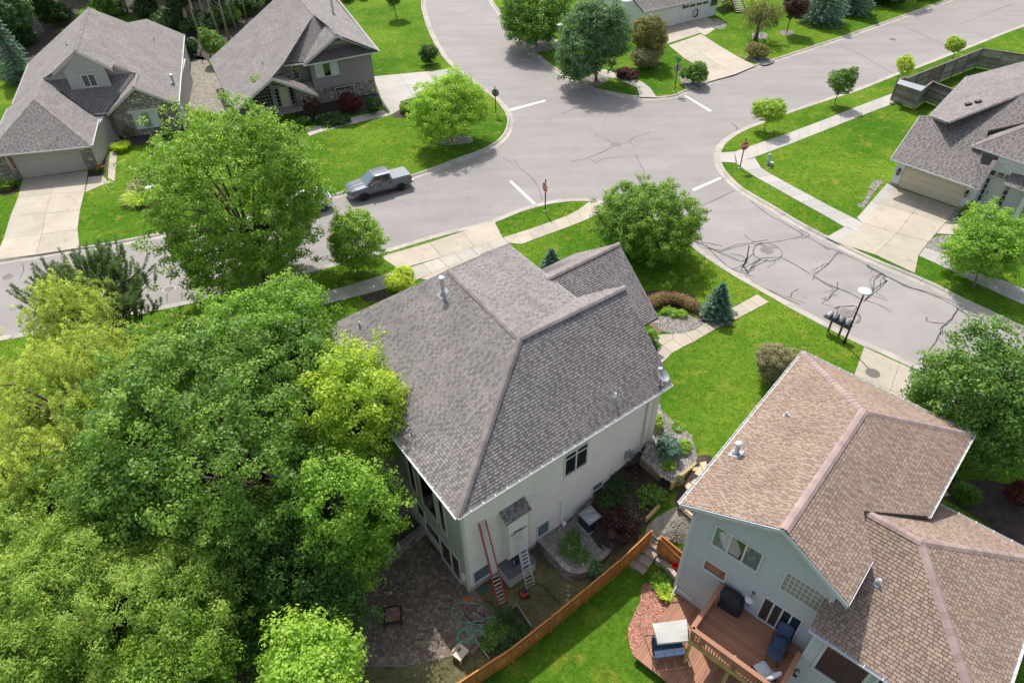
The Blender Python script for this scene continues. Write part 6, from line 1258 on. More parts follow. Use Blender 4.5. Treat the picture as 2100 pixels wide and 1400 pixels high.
cord('extension_cord', 'tangled orange extension cord on the patio by the house corner', 'cord', [(960+17*math.cos(i*1.9)*rr.uniform(.4, 1), 1232+10*math.sin(i*2.3)*rr.uniform(.4, 1)) for i in range(22)]+[(975, 1228), (985, 1237), (995, 1235), (1003, 1222), (1012, 1210), (1020, 1200)], .011, 'cord_orange')
cord('extension_cord', 'orange cord running from the red ladder to the pressure washer', 'cord', [(1025, 1202), (1040, 1212), (1055, 1212), (1066, 1208), (1070, 1196), (1076, 1192)], .014, 'cord_orange')
cord('extension_cord', 'orange cord curving from the silver ladder towards the block wall', 'cord', [(1098, 1182), (1106, 1170), (1114, 1160), (1126, 1160), (1135, 1164)], .012, 'cord_orange')
cord('garden_hose', 'black hose in the grass from the silver ladder towards the fence', 'hose', [(1096, 1195), (1110, 1200), (1125, 1212), (1138, 1228), (1150, 1240)], .014, 'rubber')
pw_ = thing('pressure_washer', 'small red and black pressure washer at the foot of the silver ladder', 'pressure washer', ug(1075, 1222), .6)
MB().box((0, 0, .2), (.34, .26, .26)).build('engine', 'paint_orange_red', pw_, local=True); MB().box((.05, .02, .37), (.2, .16, .1)).build('pump', 'metal_black', pw_, local=True); MB().tube([(-.2, -.16, .05), (-.24, -.16, .7), (-.24, .16, .7), (-.2, .16, .05)], .014).build('handle', 'metal_black', pw_, local=True)
for s in (-.19, .19): MB().lathe((.08, s, .12), [(.12, -.025), (.12, .025)], 16, 0, np.array(Matrix.Rotation(math.pi/2, 3, 'X'))).build('wheel', 'rubber', pw_, local=True)
tl = thing('power_tools', 'dark power tools and cable on the lid of the storage box', 'tools', WR.p(2.6, -2.23, .55), .5)
MB().tube([(-.3, -.1, .03), (-.1, .1, .04), (.1, -.05, .03), (.3, .15, .03), (.15, .3, .03), (-.2, .25, .03)], .02).build('cable', 'rubber', tl, local=True); MB().box((0, 0, .07), (.38, .1, .11), .6).box((.14, .08, .09), (.12, .16, .09), .2).build('drill_body', 'metal_black', tl, local=True); MB().box((-.18, .05, .06), (.2, .08, .08), 1.2).build('grip', 'metal_galv', tl, local=True)
lid = thing('access_cover', 'small square green access cover in the grass left of the red ladder', 'cover', ug(991, 1209), .6); MB().box((0, 0, .02), (.36, .36, .04)).build('lid', 'lid_green', lid, local=True); MB().box((0, 0, .045), (.26, .26, .012)).build('raised_panel', 'lid_green', lid, local=True)
pcx = thing('patio_stool', 'beige plastic garden seat on its own at the edge of the patio near the bottom', 'stool', ug(945, 1345), .9)
MB().box((0, 0, .43), (.62, .56, .06)).build('seat', 'plastic_beige', pcx, local=True); MB().box((.0, .27, .52), (.5, .05, .12)).build('back', 'plastic_beige', pcx, local=True); MB().box((.05, .1, .47), (.2, .12, .02)).build('handle_recess', 'timber_dark', pcx, local=True)
for s in ((-1, -1), (1, -1), (1, 1), (-1, 1)): MB().beam((s[0]*.25, s[1]*.22, 0), (s[0]*.25, s[1]*.22, .42), .07, .07, up=(1, 0, 0)).build('leg', 'plastic_beige', pcx, local=True)
rbd = thing('raised_garden_bed', 'planted bed framed by thin weathered poles beside the wooden fence', 'garden bed', ug(1030, 1300))
for a, b in (((975, 1312), (1060, 1240)), ((1060, 1240), (1090, 1286)), ((975, 1312), (1003, 1352))): MB().tube([ug(*a)+np.array([0, 0, .12]), ug(*b)+np.array([0, 0, .12])], .04, 7).build('pole', 'bark_pale', rbd)
MB().tube([ug(1056, 1246), ug(1062, 1242)+np.array([0, 0, .75])], .03, 6).build('stake', 'bark_pale', rbd)
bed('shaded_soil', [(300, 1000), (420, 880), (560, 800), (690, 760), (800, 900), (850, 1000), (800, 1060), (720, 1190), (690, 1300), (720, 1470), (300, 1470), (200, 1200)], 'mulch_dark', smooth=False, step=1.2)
bed('garden_soil', [(978, 1312), (1058, 1244), (1088, 1286), (1006, 1352)], 'mulch_dark', off=.03, smooth=False)
pl_c = thing('cushion', 'bright red plastic object glimpsed through the dark tree crown left of the central roof', 'toy', un(537, 978, 2.0)); MB().rock((0, 0, .1), .28).build('shell', 'bucket_red', pl_c, local=True, smooth=True); MB().box((0, 0, .05), (.3, .3, .04)).build('base', 'bucket_red', pl_c, local=True)

# ================================================================== street furniture
def sign_text(body, size, parent, loc, rot, m, ext=.002):
    c = bpy.data.curves.new('lettering', 'FONT'); c.body = body; c.size = size; c.align_x = 'CENTER'; c.align_y = 'CENTER'; c.extrude = ext; c.materials.append(MATS[m]); c.offset = size*.025
    o = bpy.data.objects.new('lettering', c); COL.objects.link(o); bpy.context.view_layer.update(); me = bpy.data.meshes.new_from_object(o.evaluated_get(bpy.context.evaluated_depsgraph_get())); me.name = 'lettering'; bpy.data.objects.remove(o); o = bpy.data.objects.new('lettering', me); COL.objects.link(o)
    o.parent = parent; o.location = loc; o.rotation_euler = rot; return o
def stop_sign(lab, px, py, deg, h=2.75, names=False):
    b = un(px, py, .0); t = thing('stop_sign', lab, 'stop sign', b, math.radians(deg), 'octagonal stop signs at the crossing')   # face looks along local -Y
    MB().box((0, 0, h/2), (.07, .07, h)).build('post', 'metal_black', t, local=True); MB().lathe((0, 0, -.02), [(.14, 0), (.13, .06), (.06, .09)], 12).build('footing', 'concrete_walk', t, local=True)
    oc = lambda r, y: [(r*math.cos(math.pi/8+i*math.pi/4), y, h-.62+r*math.sin(math.pi/8+i*math.pi/4)) for i in range(8)]
    q = MB(); q.add(oc(.40, -.045)+oc(.40, -.06), [tuple(range(8)), tuple(range(15, 7, -1))]+[(i, (i+1) % 8, 8+(i+1) % 8, 8+i) for i in range(8)]); q.build('back_plate', 'sign_back', t, local=True)
    q = MB(); q.add(oc(.40, -.062)+oc(.365, -.064), [(i, (i+1) % 8, 8+(i+1) % 8, 8+i) for i in range(8)]); q.build('white_border', 'trim_white', t, local=True)
    q = MB(); q.add(oc(.372, -.0645), [tuple(range(8))]); q.build('sign_face', 'sign_red', t, local=True)
    sign_text('STOP', .30, t, (0, -.067, h-.62), (math.pi/2, 0, 0), 'trim_white')
    MB().box((0, 0, h+.02), (.09, .09, .05)).build('cap', 'metal_black', t, local=True)
    if names:
        for i, a in enumerate((20, 112)):
            q = MB(); q.box((0, 0, h+.14+.17*i), (.78, .012, .15), math.radians(a)); q.build('name_blade', 'sign_green', t, local=True)
    return t
stop_sign('red stop sign near the end of the sidewalk below the crossing, seen obliquely', 1118, 433, -62)
stop_sign('red stop sign facing the viewer where two sidewalks meet right of the crossing', 1517, 345, 12, 2.7)
stop_sign('back of a stop sign on the curved lawn left of the crossing', 1017, 235, 165, 2.8); stop_sign('stop sign seen from behind with green street name blades on top', 1383, 188, 190, 3.05, True)
def street_lamp(lab, px, py, h, zh=None):
    b = un(px, py, .0); t = thing('street_lamp', lab, 'street lamp', b, 0, 'black street lamps with pale disc tops')
    MB().lathe((0, 0, 0), [(.11, 0), (.10, .25), (.06, .3), (.05, h-.25), (.04, h-.2)], 12).build('pole', 'metal_black', t, local=True)
    MB().lathe((0, 0, h-.25), [(.05, 0), (.11, .05), (.14, .22), (.10, .26)], 14).build('lantern', 'lamp_clear', t, local=True); MB().lathe((0, 0, h), [(.12, -.02), (.39, -.01), (.41, .02), (.26, .06), (.05, .09), (.0, .09)], 28).build('disc_shade', 'metal_white', t, local=True, smooth=True)
    return t
street_lamp('black street lamp with white disc top beside the mailboxes', 1731, 703, 4.0); street_lamp('street lamp rising between the trees at the top of the photo', 1147, 130, 4.2)
street_lamp('slender street lamp by the left street, half hidden by the large maple', 345, 485, 4.3)
mbx = thing('mailbox_stand', 'black timber mailbox stand by the kerb carrying four mailboxes', 'mailbox stand', un(1708, 686, 0)); a_, b_ = un(1698, 679, 0), un(1719, 690, 0); dM = (b_-a_)/np.linalg.norm(b_-a_); nM = np.array([dM[1], -dM[0], 0]); mid = (a_+b_)/2
for p in (a_, b_): MB().beam(p, p+np.array([0, 0, 1.05]), .1, .1, up=(1, 0, 0)).build('post', 'timber_dark', mbx)
MB().beam(mid-dM*.85+np.array([0, 0, 1.05]), mid+dM*.85+np.array([0, 0, 1.05]), .5, .05).build('shelf', 'metal_black', mbx); MB().beam(mid-dM*.85+np.array([0, 0, .93]), mid+dM*.85+np.array([0, 0, .93]), .08, .18).build('beam', 'metal_black', mbx)
for i in range(4):
    c = mid+dM*(-.62+.41*i)+np.array([0, 0, 1.075]); tb = thing('mailbox', ['black mailbox at the left end of the four on the stand', 'second black mailbox from the left on the stand', 'third black mailbox from the left on the stand', 'black mailbox at the right end of the four, nearest the street lamp'][i], 'mailbox', c, math.atan2(dM[1], dM[0]), 'black mailboxes on the stand')
    P = [(-.13, 0), (.13, 0), (.13, .15)]+[(.13*math.cos(t), .15+.11*math.sin(t)) for t in np.linspace(0, math.pi, 9)][1:-1]+[(-.13, .15)]
    n = len(P); q = MB(); q.add([(x, -.27, z) for x, z in P]+[(x, .27, z) for x, z in P], [tuple(range(n)), tuple(range(2*n-1, n-1, -1))]+[(k, (k+1) % n, n+(k+1) % n, n+k) for k in range(n)]); q.build('body', 'metal_grey' if i == 0 else 'ac_blue', tb, local=True)
    q = MB(); q.add([(x*1.05, .27, z*1.03) for x, z in P]+[(x*1.05, .29, z*1.03) for x, z in P], [tuple(range(n)), tuple(range(2*n-1, n-1, -1))]+[(k, (k+1) % n, n+(k+1) % n, n+k) for k in range(n)]); q.build('door', 'metal_black', tb, local=True); MB().box((.145, .1, .2), (.01, .03, .12)).build('flag', 'paint_orange_red', tb, local=True)
pd_ = thing('utility_pedestal', 'green utility pedestal with white pipe standing on the right corner lawn', 'utility pedestal', un(1574, 338, 0)); MB().lathe((0, 0, 0), [(.13, 0), (.13, .95), (.1, 1.02), (.0, 1.03)], 16).build('pedestal', 'pedestal_green', pd_, local=True); MB().box((.28, -.1, .14), (.32, .28, .28)).build('low_box', 'pedestal_green', pd_, local=True); MB().lathe((0, 0, .6), [(.135, 0), (.135, .06)], 16).build('band', 'metal_white', pd_, local=True)
fl = thing('flag', 'striped red, white and blue flag hanging at the garage corner on the left edge', 'flag', un(12, 366, 0)); P0 = un(2, 325, 2.0); P1 = P0+np.array([.7, -.5, -.1]); MB().tube([P0+np.array([.2, .3, .1]), P0+np.array([-.3, -.4, .6])], .02, 6).build('pole', 'metal_white', fl)
q = MB()
for i in range(9):
    a = P0+np.array([.09*i, -.03*i, 0]); q.add([a+np.array([0, 0, .4]), a+np.array([.085, -.03, .4]), a+np.array([.12+.02*math.sin(i), -.03, -1.0]), a+np.array([.03+.02*math.sin(i), 0, -1.0])], [(0, 1, 2, 3)], ((0, 1)[i % 2]+.5)/3 if i > 1 else .9)
q.build('cloth', 'flag_cloth', fl)
gd = thing('garden_statue', 'small blue garden figure by the front path at the central roof edge', 'garden ornament', un(1341, 716, 0)); MB().lathe((0, 0, 0), [(.16, 0), (.13, .15), (.10, .3), (.15, .42), (.12, .6), (.05, .68)], 14).build('body', 'ac_blue', gd, local=True, smooth=True); MB().lathe((0, 0, .66), [(.02, 0), (.09, .05), (.1, .12), (.05, .2), (0, .22)], 12).build('head', 'metal_white', gd, local=True, smooth=True)
ur = thing('satellite_dish', 'small white dish at the lower left roof corner of the mauve house', 'satellite dish', un(471, 208, 2.6)); MB().tube([un(471, 208, 2.6), un(471, 208, 3.1)], .03).build('mast', 'metal_white', ur); MB().lathe(un(471, 208, 3.1), [(.02, 0), (.2, .03), (.3, .09), (.28, .08), (.1, .02)], 18, 0, np.array(Matrix.Rotation(math.radians(55), 3, 'X'))).build('dish', 'metal_white', ur)
# ================================================================== vehicles
def hexwheel(t, x, y, r, w, name='wheel', spokes=6, dark=True):
    RX = np.array(Matrix.Rotation(math.pi/2, 3, 'X')); s = 1 if y > 0 else -1
    wh = MB().lathe((x, y, r), [(r*.62, -w/2), (r*.95, -w/2), (r, -w/2+.03), (r, w/2-.03), (r*.95, w/2), (r*.62, w/2)], 28, 0, RX).build(name, 'rubber', t, local=True)
    mb = MB().lathe((x, y+s*(w/2-.06), r), [(r*.62, -.02), (r*.6, .02), (r*.15, .02)], 24, 0, RX); mb.build('rim_well', 'metal_black', wh, local=True)
    q = MB(); yy = y+s*(w/2-.015)
    for k in range(spokes):
        a = 2*math.pi*k/spokes; q.beam((x+.05*math.cos(a), yy, r+.05*math.sin(a)), (x+r*.58*math.cos(a), yy, r+r*.58*math.sin(a)), .06, .03, up=(0, 1, 0))
    q.lathe((x, yy, r), [(.07, -.02), (.07, .02)], 12, 0, RX); q.lathe((x, yy, r), [(r*.64, -.015), (r*.64, .02), (r*.56, .02), (r*.56, -.01)], 24, 0, RX); q.build('rim', 'metal_black' if dark else 'metal_galv', wh, local=True)
def loft(secs, m_names=None):
    """secs: list of (x, [(y, z)...]) with equal counts, half section mirrored outside"""
    vs = []; n = len(secs[0][1])
    for x, P in secs: vs += [(x, y, z) for y, z in P]
    return vs, [(i*n+k, i*n+k+1, (i+1)*n+k+1, (i+1)*n+k) for i in range(len(secs)-1) for k in range(n-1)]
def body_shell(t, xs, W, zb, zt, arches, m, name='body', crown=.03, tumble=.06):
    """lower body: side skins with wheel arches, top skin with a soft shoulder; xs stations, W half-width, zb sill, zt top height per station"""
    mb = MB(); N = len(xs)
    for s in (-1, 1):
        for i in range(N-1):
            x0, x1 = xs[i], xs[i+1]
            def bot(x):
                b = zb(x)
                for (ax, ar) in arches:
                    if abs(x-ax) < ar: b = max(b, .06+ar*.86*math.sqrt(max(0, 1-((x-ax)/ar)**2))+.26)
                return b
            y0, y1 = s*W(x0), s*W(x1); rows = []
            for k in range(6):
                f = k/5
                r = []
                for x, y in ((x0, y0), (x1, y1)):
                    b = bot(x); z = b+(zt(x)-b)*f; inn = tumble*max(0, (z-.75))/.4 if z > .75 else .03*max(0, (.55-z))/.3; r.append((x, y-s*inn, z))
                rows.append(r)
            for k in range(5): mb.add([rows[k][0], rows[k][1], rows[k+1][1], rows[k+1][0]], [(0, 1, 2, 3)])
        for (ax, ar) in arches:
            P = [(ax+ar*math.cos(a), ar*.86*math.sin(a)+.32) for a in np.linspace(0, math.pi, 11)]
            mb.add([(x, s*W(x), max(z, zb(x))) for x, z in P]+[(x, s*(W(x)-.22), max(z, zb(x))) for x, z in P], [(i, i+1, 12+i, 11+i) for i in range(10)])
    for i in range(N-1):
        x0, x1 = xs[i], xs[i+1]; 
        ys = np.linspace(-1, 1, 9)
        def tp(x, f): w_ = W(x)-tumble*max(0, (zt(x)-.75))/.4; return (x, w_*f, zt(x)+crown*(1-f*f))
        for k in range(8): mb.add([tp(x0, ys[k]), tp(x1, ys[k]), tp(x1, ys[k+1]), tp(x0, ys[k+1])], [(0, 1, 2, 3)])
    for x in (xs[0], xs[-1]):
        w_ = W(x); mb.add([(x, -w_, zb(x)), (x, w_, zb(x)), (x, w_-tumble*.5, zt(x)), (x, -w_+tumble*.5, zt(x)), (x, 0, zt(x)+crown)], [(0, 1, 2, 4, 3)])
    o = mb.build(name, m, t, local=True)
    bm = bmesh.new(); bm.from_mesh(o.data); bmesh.ops.remove_doubles(bm, verts=bm.verts, dist=.002); bmesh.ops.recalc_face_normals(bm, faces=bm.faces); bm.to_mesh(o.data); bm.free(); o.data.shade_smooth(); 
    md = o.modifiers.new('edges', 'EDGE_SPLIT'); md.split_angle = math.radians(38); return o
def pickup(lab, p, rz):
    t = thing('pickup_truck', lab, 'pickup truck', p, rz)      # front looks along +X, origin between the axles on the road
    FX, RX_ = 1.61, -1.61; W = lambda x: np.interp(x, [-2.66, -2.5, -1, 1.9, 2.4, 2.66], [.90, .94, .94, .94, .88, .72]); zt = lambda x: np.interp(x, [-2.66, -.62, -.6, .9, 1.3, 2.2, 2.55, 2.66], [1.16, 1.17, 1.17, 1.13, 1.12, 1.04, .96, .88]); zb = lambda x: np.interp(x, [-2.66, -2.4, 2.4, 2.66], [.55, .42, .42, .40])
    xs = sorted(set(np.round(np.concatenate([np.linspace(-2.66, 2.66, 49), [FX+.46*math.cos(a) for a in np.linspace(0, math.pi, 9)], [RX_+.46*math.cos(a) for a in np.linspace(0, math.pi, 9)]]), 3)))
    body_shell(t, xs, W, zb, zt, [(FX, .46), (RX_, .46)], 'truck_paint')
    # cab: glass house with roof
    Z0 = 1.15; g = MB(); B4 = [(1.28, .80), (-.66, .84)]; T4 = [(.38, .66), (-.52, .68)]; zr = 1.76
    b = [(1.28, -.80, Z0-.05), (-1.0, -.86, Z0-.02), (-1.0, .86, Z0-.02), (1.28, .80, Z0-.05)]; tt_ = [(.46, -.66, zr), (-.88, -.69, zr), (-.88, .69, zr), (.46, .66, zr)]; g.hexa(b, tt_); g.build('cab', 'truck_paint', t, local=True)
    r = MB(); rows = []
    for x in np.linspace(.50, -.92, 6):
        for y in np.linspace(-.68, .68, 7): rows.append((x, y, zr+.045*(1-(y/.7)**2)-.05*max(0, (x-.3))/.2))
    r.add(rows, [(i*7+j, i*7+j+1, (i+1)*7+j+1, (i+1)*7+j) for i in range(5) for j in range(6)]); r.add([(.50, -.68, zr-.03), (-.92, -.70, zr-.03), (-.92, .70, zr-.03), (.50, .68, zr-.03)], [(0, 1, 2, 3)]); r.build('roof', 'truck_paint', t, local=True, smooth=True)
    for y in (-.3, 0, .3): MB().box((-.22, y, zr+.047), (1.2, .05, .012)).build('roof_rib', 'truck_paint', t, local=True)
    def face(pts, c4, name, m, out=.008):
        P = []; c4 = [np.array(q, float) for q in c4]; n = np.cross(c4[1]-c4[0], c4[3]-c4[0]); n /= np.linalg.norm(n); cen = np.array([-.1, 0, 1.3]); n = n if n.dot(c4[0]-cen) > 0 else -n
        for u, v in pts: P.append((c4[0]*(1-u)+c4[1]*u)*(1-v)+(c4[3]*(1-u)+c4[2]*u)*v+n*out)
        q = MB(); k = len(P); q.add(P+[p_-n*(out-.001) for p_ in P], [tuple(range(k))]+[(i, (i+1) % k, k+(i+1) % k, k+i) for i in range(k)]); q.build(name, m, t, local=True)
    face([(.05, .08), (.95, .08), (.93, .93), (.07, .93)], [b[3], b[0], tt_[0], tt_[3]], 'windscreen', 'glass_car'); face([(.1, .15), (.9, .15), (.88, .85), (.12, .85)], [b[1], b[2], tt_[2], tt_[1]], 'rear_window', 'glass_black')
    for s, c4 in ((1, [b[3], b[2], tt_[2], tt_[3]]), (-1, [b[0], b[1], tt_[1], tt_[0]])):
        face([(.20, .14), (.53, .14), (.53, .88), (.12, .88), (.10, .6)], c4, 'side_window', 'glass_black'); face([(.57, .14), (.90, .16), (.88, .86), (.57, .88)], c4, 'side_window', 'glass_black')
        MB().box((.86, s*.99, 1.17), (.14, .2, .16)).build('mirror', 'metal_black', t, local=True)
        for x in (.2, -.75): MB().box((x, s*.955, 1.0), (.18, .03, .04)).build('door_handle', 'metal_black', t, local=True)
        for x in (.98, .02, -1.0): MB().box((x, s*.935, .82), (.012, .025, .56)).build('door_gap', 'metal_black', t, local=True)
        MB().box((0, s*.93, .40), (2.0, .1, .08)).build('side_step', 'metal_black', t, local=True)
        for fx in (FX, RX_):
            P = [(fx+.50*math.cos(a), .50*.86*math.sin(a)+.34) for a in np.linspace(-.05, math.pi+.05, 13)]; q = MB(); q.tube([(x, s*.945, z) for x, z in P], .035, 6); q.build('arch_flare', 'truck_paint', t, local=True)
        MB().box((-2.60, s*.86, .98), (.14, .12, .34)).build('tail_light', 'lamp_red', t, local=True); q = MB(); q.hexa([(2.30, s*.56, .78), (2.66, s*.50, .78), (2.52, s*.80, .78), (2.2, s*.9, .78)], [(2.26, s*.56, .96), (2.62, s*.5, .95), (2.48, s*.78, .95), (2.16, s*.87, .98)]); q.build('headlight', 'lamp_clear', t, local=True)
        for w_ in (FX, RX_): hexwheel(t, w_, s*.84, .39, .26)
    MB().box((2.66, 0, .82), (.06, .98, .26)).build('grille', 'metal_black', t, local=True); MB().box((2.70, 0, .83), (.02, .9, .05)).build('grille_bar', 'metal_grey', t, local=True)
    q = MB(); q.hexa([(2.45, -.86, .40), (2.76, -.70, .40), (2.76, .70, .40), (2.45, .86, .40)], [(2.45, -.88, .62), (2.74, -.72, .62), (2.74, .72, .62), (2.45, .88, .62)]); q.build('front_bumper', 'metal_grey', t, local=True); MB().box((2.765, 0, .50), (.015, .9, .1)).build('air_intake', 'metal_black', t, local=True)
    MB().box((-2.74, 0, .56), (.16, 1.7, .18)).build('rear_bumper', 'metal_grey', t, local=True); MB().box((-2.675, 0, .95), (.03, 1.45, .4)).build('tailgate', 'truck_paint', t, local=True)
    MB().box((-1.83, 0, 1.215), (1.58, 1.62, .04)).build('bed_cover', 'tonneau', t, local=True); MB().box((-1.02, 0, 1.2), (.04, 1.64, .06)).build('bed_rail', 'metal_black', t, local=True)
    for y in (-.28, .28): q = MB(); q.beam((1.35, y*1.1, 1.155), (2.4, y*.85, 1.06), .10, .02); q.build('hood_rib', 'truck_paint', t, local=True)
    MB().box((1.25, 0, 1.15), (.1, 1.5, .02)).build('cowl', 'metal_black', t, local=True); MB().box((0, 0, .38), (4.6, 1.3, .18)).build('chassis', 'metal_black', t, local=True)
    MB().box((2.70, 0, .83), (.03, .17, .075)).build('badge', 'ac_blue', t, local=True)
    return t
fw_, rw_ = un(748, 411, RZ), un(823, 391, RZ)          # near-side tyre contacts
d = fw_-rw_; d /= np.linalg.norm(d); side_ = np.array([d[1], -d[0], 0]); near = side_ if side_[1] < 0 else -side_
pickup('dark grey crew-cab pickup with hard bed cover parked against the far kerb', (fw_+rw_)/2-near*.86+np.array([0, 0, .005]), math.atan2(d[1], d[0]))
def suv(lab, p, rz):
    t = thing('parked_car', lab, 'car', p, rz); FX, RX_ = 1.32, -1.32
    W = lambda x: np.interp(x, [-2.2, -2.0, 1.6, 2.1, 2.25], [.80, .88, .88, .80, .62]); zt = lambda x: np.interp(x, [-2.2, -2.1, .9, 1.6, 2.1, 2.25], [.98, 1.02, 1.02, .94, .80, .66]); zb = lambda x: np.interp(x, [-2.2, 2.25], [.34, .32])
    xs = sorted(set(np.round(np.concatenate([np.linspace(-2.2, 2.25, 41), [FX+.4*math.cos(a) for a in np.linspace(0, math.pi, 9)], [RX_+.4*math.cos(a) for a in np.linspace(0, math.pi, 9)]]), 3)))
    body_shell(t, xs, W, zb, zt, [(FX, .40), (RX_, .40)], 'car_white')
    b = [(1.05, -.74, 1.0), (-2.15, -.78, 1.0), (-2.15, .78, 1.0), (1.05, .74, 1.0)]; tt_ = [(.25, -.60, 1.52), (-1.75, -.60, 1.50), (-1.75, .60, 1.50), (.25, .60, 1.52)]
    MB().hexa(b, tt_).build('cabin', 'car_white', t, local=True)
    q = MB(); q.add([(.3, -.6, 1.525), (-1.85, -.6, 1.50), (-1.85, .6, 1.50), (.3, .6, 1.525), (.25, 0, 1.57), (-1.8, 0, 1.55)], [(0, 1, 5, 4), (3, 4, 5, 2)]); q.build('roof', 'car_white', t, local=True)
    def fq(c4, name, m, i=.1, out=.01):
        c4 = [np.array(q, float) for q in c4]; n = np.cross(c4[1]-c4[0], c4[3]-c4[0]); n /= np.linalg.norm(n); cen = np.array([-.5, 0, 1.2]); n = n if n.dot(c4[0]-cen) > 0 else -n
        P = [(c4[0]*(1-u)+c4[1]*u)*(1-v)+(c4[3]*(1-u)+c4[2]*u)*v+n*out for u, v in ((i, .12), (1-i, .12), (1-i, .88), (i, .88))]; MB().add(P+[p_-n*out*.9 for p_ in P], [(0, 1, 2, 3), (0, 1, 5, 4), (1, 2, 6, 5), (2, 3, 7, 6), (3, 0, 4, 7)]).build(name, m, t, local=True)
    fq([b[3], b[0], tt_[0], tt_[3]], 'windscreen', 'glass_car', .06); fq([b[1], b[2], tt_[2], tt_[1]], 'rear_window', 'glass_black', .1)
    for s, c4 in ((1, [b[3], b[2], tt_[2], tt_[3]]), (-1, [b[0], b[1], tt_[1], tt_[0]])):
        fq(c4, 'side_window', 'glass_black', .09); MB().box((-.55, s*.735, 1.25), (.07, .12, .5)).build('pillar', 'car_white', t, local=True); MB().box((.9, s*.93, 1.02), (.12, .16, .12)).build('mirror', 'car_white', t, local=True)
        MB().box((-2.15, s*.72, .92), (.12, .2, .16)).build('tail_light', 'lamp_red', t, local=True); MB().box((2.08, s*.62, .70), (.2, .24, .12)).build('headlight', 'lamp_clear', t, local=True)
        for w_ in (FX, RX_): hexwheel(t, w_, s*.78, .34, .22, spokes=5, dark=False)
    MB().box((2.23, 0, .55), (.04, 1.0, .2)).build('grille', 'metal_black', t, local=True); MB().box((0, 0, .34), (3.8, 1.2, .15)).build('chassis', 'metal_black', t, local=True)
    return t
cw = un(664, 433, RZ); suv('white car parked behind the grey pickup, mostly hidden by the large maple', cw+d*1.32-near*.78+np.array([0, 0, .005]), math.atan2(d[1], d[0]))
suv('second pale parked vehicle hidden under the large maple at the lower kerb', un(578, 566, RZ)+near*-1.0, math.atan2(d[1], d[0])+math.pi) if False else None
# ================================================================== trees and plants
def fast_mesh(name, V, Q, tint, m, parent=None, loc=None, k=4):
    me = bpy.data.meshes.new(name); n = len(V); f = len(Q)
    me.vertices.add(n); me.vertices.foreach_set('co', np.asarray(V, np.float32).ravel()); me.loops.add(f*k); me.loops.foreach_set('vertex_index', np.asarray(Q, np.int32).ravel())
    me.polygons.add(f); me.polygons.foreach_set('loop_start', np.arange(0, f*k, k, dtype=np.int32)); me.update(calc_edges=True)
    a = me.attributes.new('tint', 'FLOAT', 'FACE'); a.data.foreach_set('value', np.asarray(tint, np.float32)); me.materials.append(MATS[m]); me.validate()
    o = bpy.data.objects.new(name, me); COL.objects.link(o)
    if parent is not None: o.parent = parent
    return o
def unit(v): return v/np.maximum(np.linalg.norm(v, axis=-1, keepdims=True), 1e-9)
def leaf_cards(P, N_, size, aspect=.6, droop=None):
    """one folded-flat leaf per point, facing along N_"""
    n = len(P); r = unit(RNG.normal(size=(n, 3))); t = unit(np.cross(N_, r)); 
    if droop is not None: t = unit(t*(1-droop)+np.array([0, 0, -1.])*droop); 
    b = unit(np.cross(N_, t)); s = (size*RNG.uniform(.65, 1.25, n))[:, None]
    V = np.stack([P-t*s*.5, P+b*s*aspect*.5+t*s*.05, P+t*s*.5, P-b*s*aspect*.5+t*s*.05], 1)
    return V.reshape(-1, 3), np.arange(4*n).reshape(-1, 4)
LEAF_TOTAL = [0]
def crown_points(rx, rz, seed, nclump, lobes=9, flat=.0, inner=.5, top=None, ragged=.22):
    """clump centres of an uneven crown: several rounded masses growing into each other"""
    if lobes >= 5:
        g = np.random.default_rng(seed+1000); c = unit(g.normal(size=(lobes, 3))); c[:, 2] = c[:, 2]*.9+.05; k = unit(c)*g.uniform(.36, .62, (lobes, 1)); k[0] = 0; rr = g.uniform(.32, .50, lobes); rr[0] = .58
        m = nclump*5; i = g.choice(lobes, m, p=rr**2/(rr**2).sum()); d = unit(g.normal(size=(m, 3))); s = np.where(g.random(m) < .7, g.uniform(.84, 1.08, m), g.uniform(.5, .9, m)); s = s*(1+(g.random(m) < .22)*g.uniform(0, 1, m)*ragged); P = k[i]+d*(rr[i]*s)[:, None]
        q = np.linalg.norm(P[:, None]-k[None], axis=2)/rr[None]; q[np.arange(m), i] = 9; ok = (q.min(1) > .62) & (P[:, 2] > -.88); P = P[ok][:nclump]; d = unit(d[ok][:nclump]*.7+unit(P)*.5)
        if len(P) < nclump: j = g.integers(0, len(P), nclump-len(P)); P = np.r_[P, P[j]+g.normal(size=(len(j), 3))*.05]; d = np.r_[d, d[j]]
        P = P*np.array([rx, rx, rz]); 
        if flat: P[:, 2] = np.maximum(P[:, 2], -rz*(1-flat))
        return P, d
    g = np.random.default_rng(seed); L = unit(g.normal(size=(lobes, 3))); amp = g.uniform(.1, ragged+.12, lobes); wd = g.uniform(3, 7, lobes)
    d = unit(g.normal(size=(nclump, 3))); low = d[:, 2] < -.7; d[low, 2] *= -.6; d = unit(d)
    R = 1-ragged*.6+(amp*np.exp(wd*(d@L.T-1))).sum(1); R = R/np.quantile(R, .85); R *= g.uniform(.86, 1.08, nclump); rr = np.where(g.random(nclump) < .62, g.uniform(.86, 1.0, nclump), g.uniform(inner, .9, nclump))
    P = d*(R*rr)[:, None]*np.array([rx, rx, rz]); 
    if flat: P[:, 2] = np.maximum(P[:, 2], -rz*(1-flat))
    return P, d
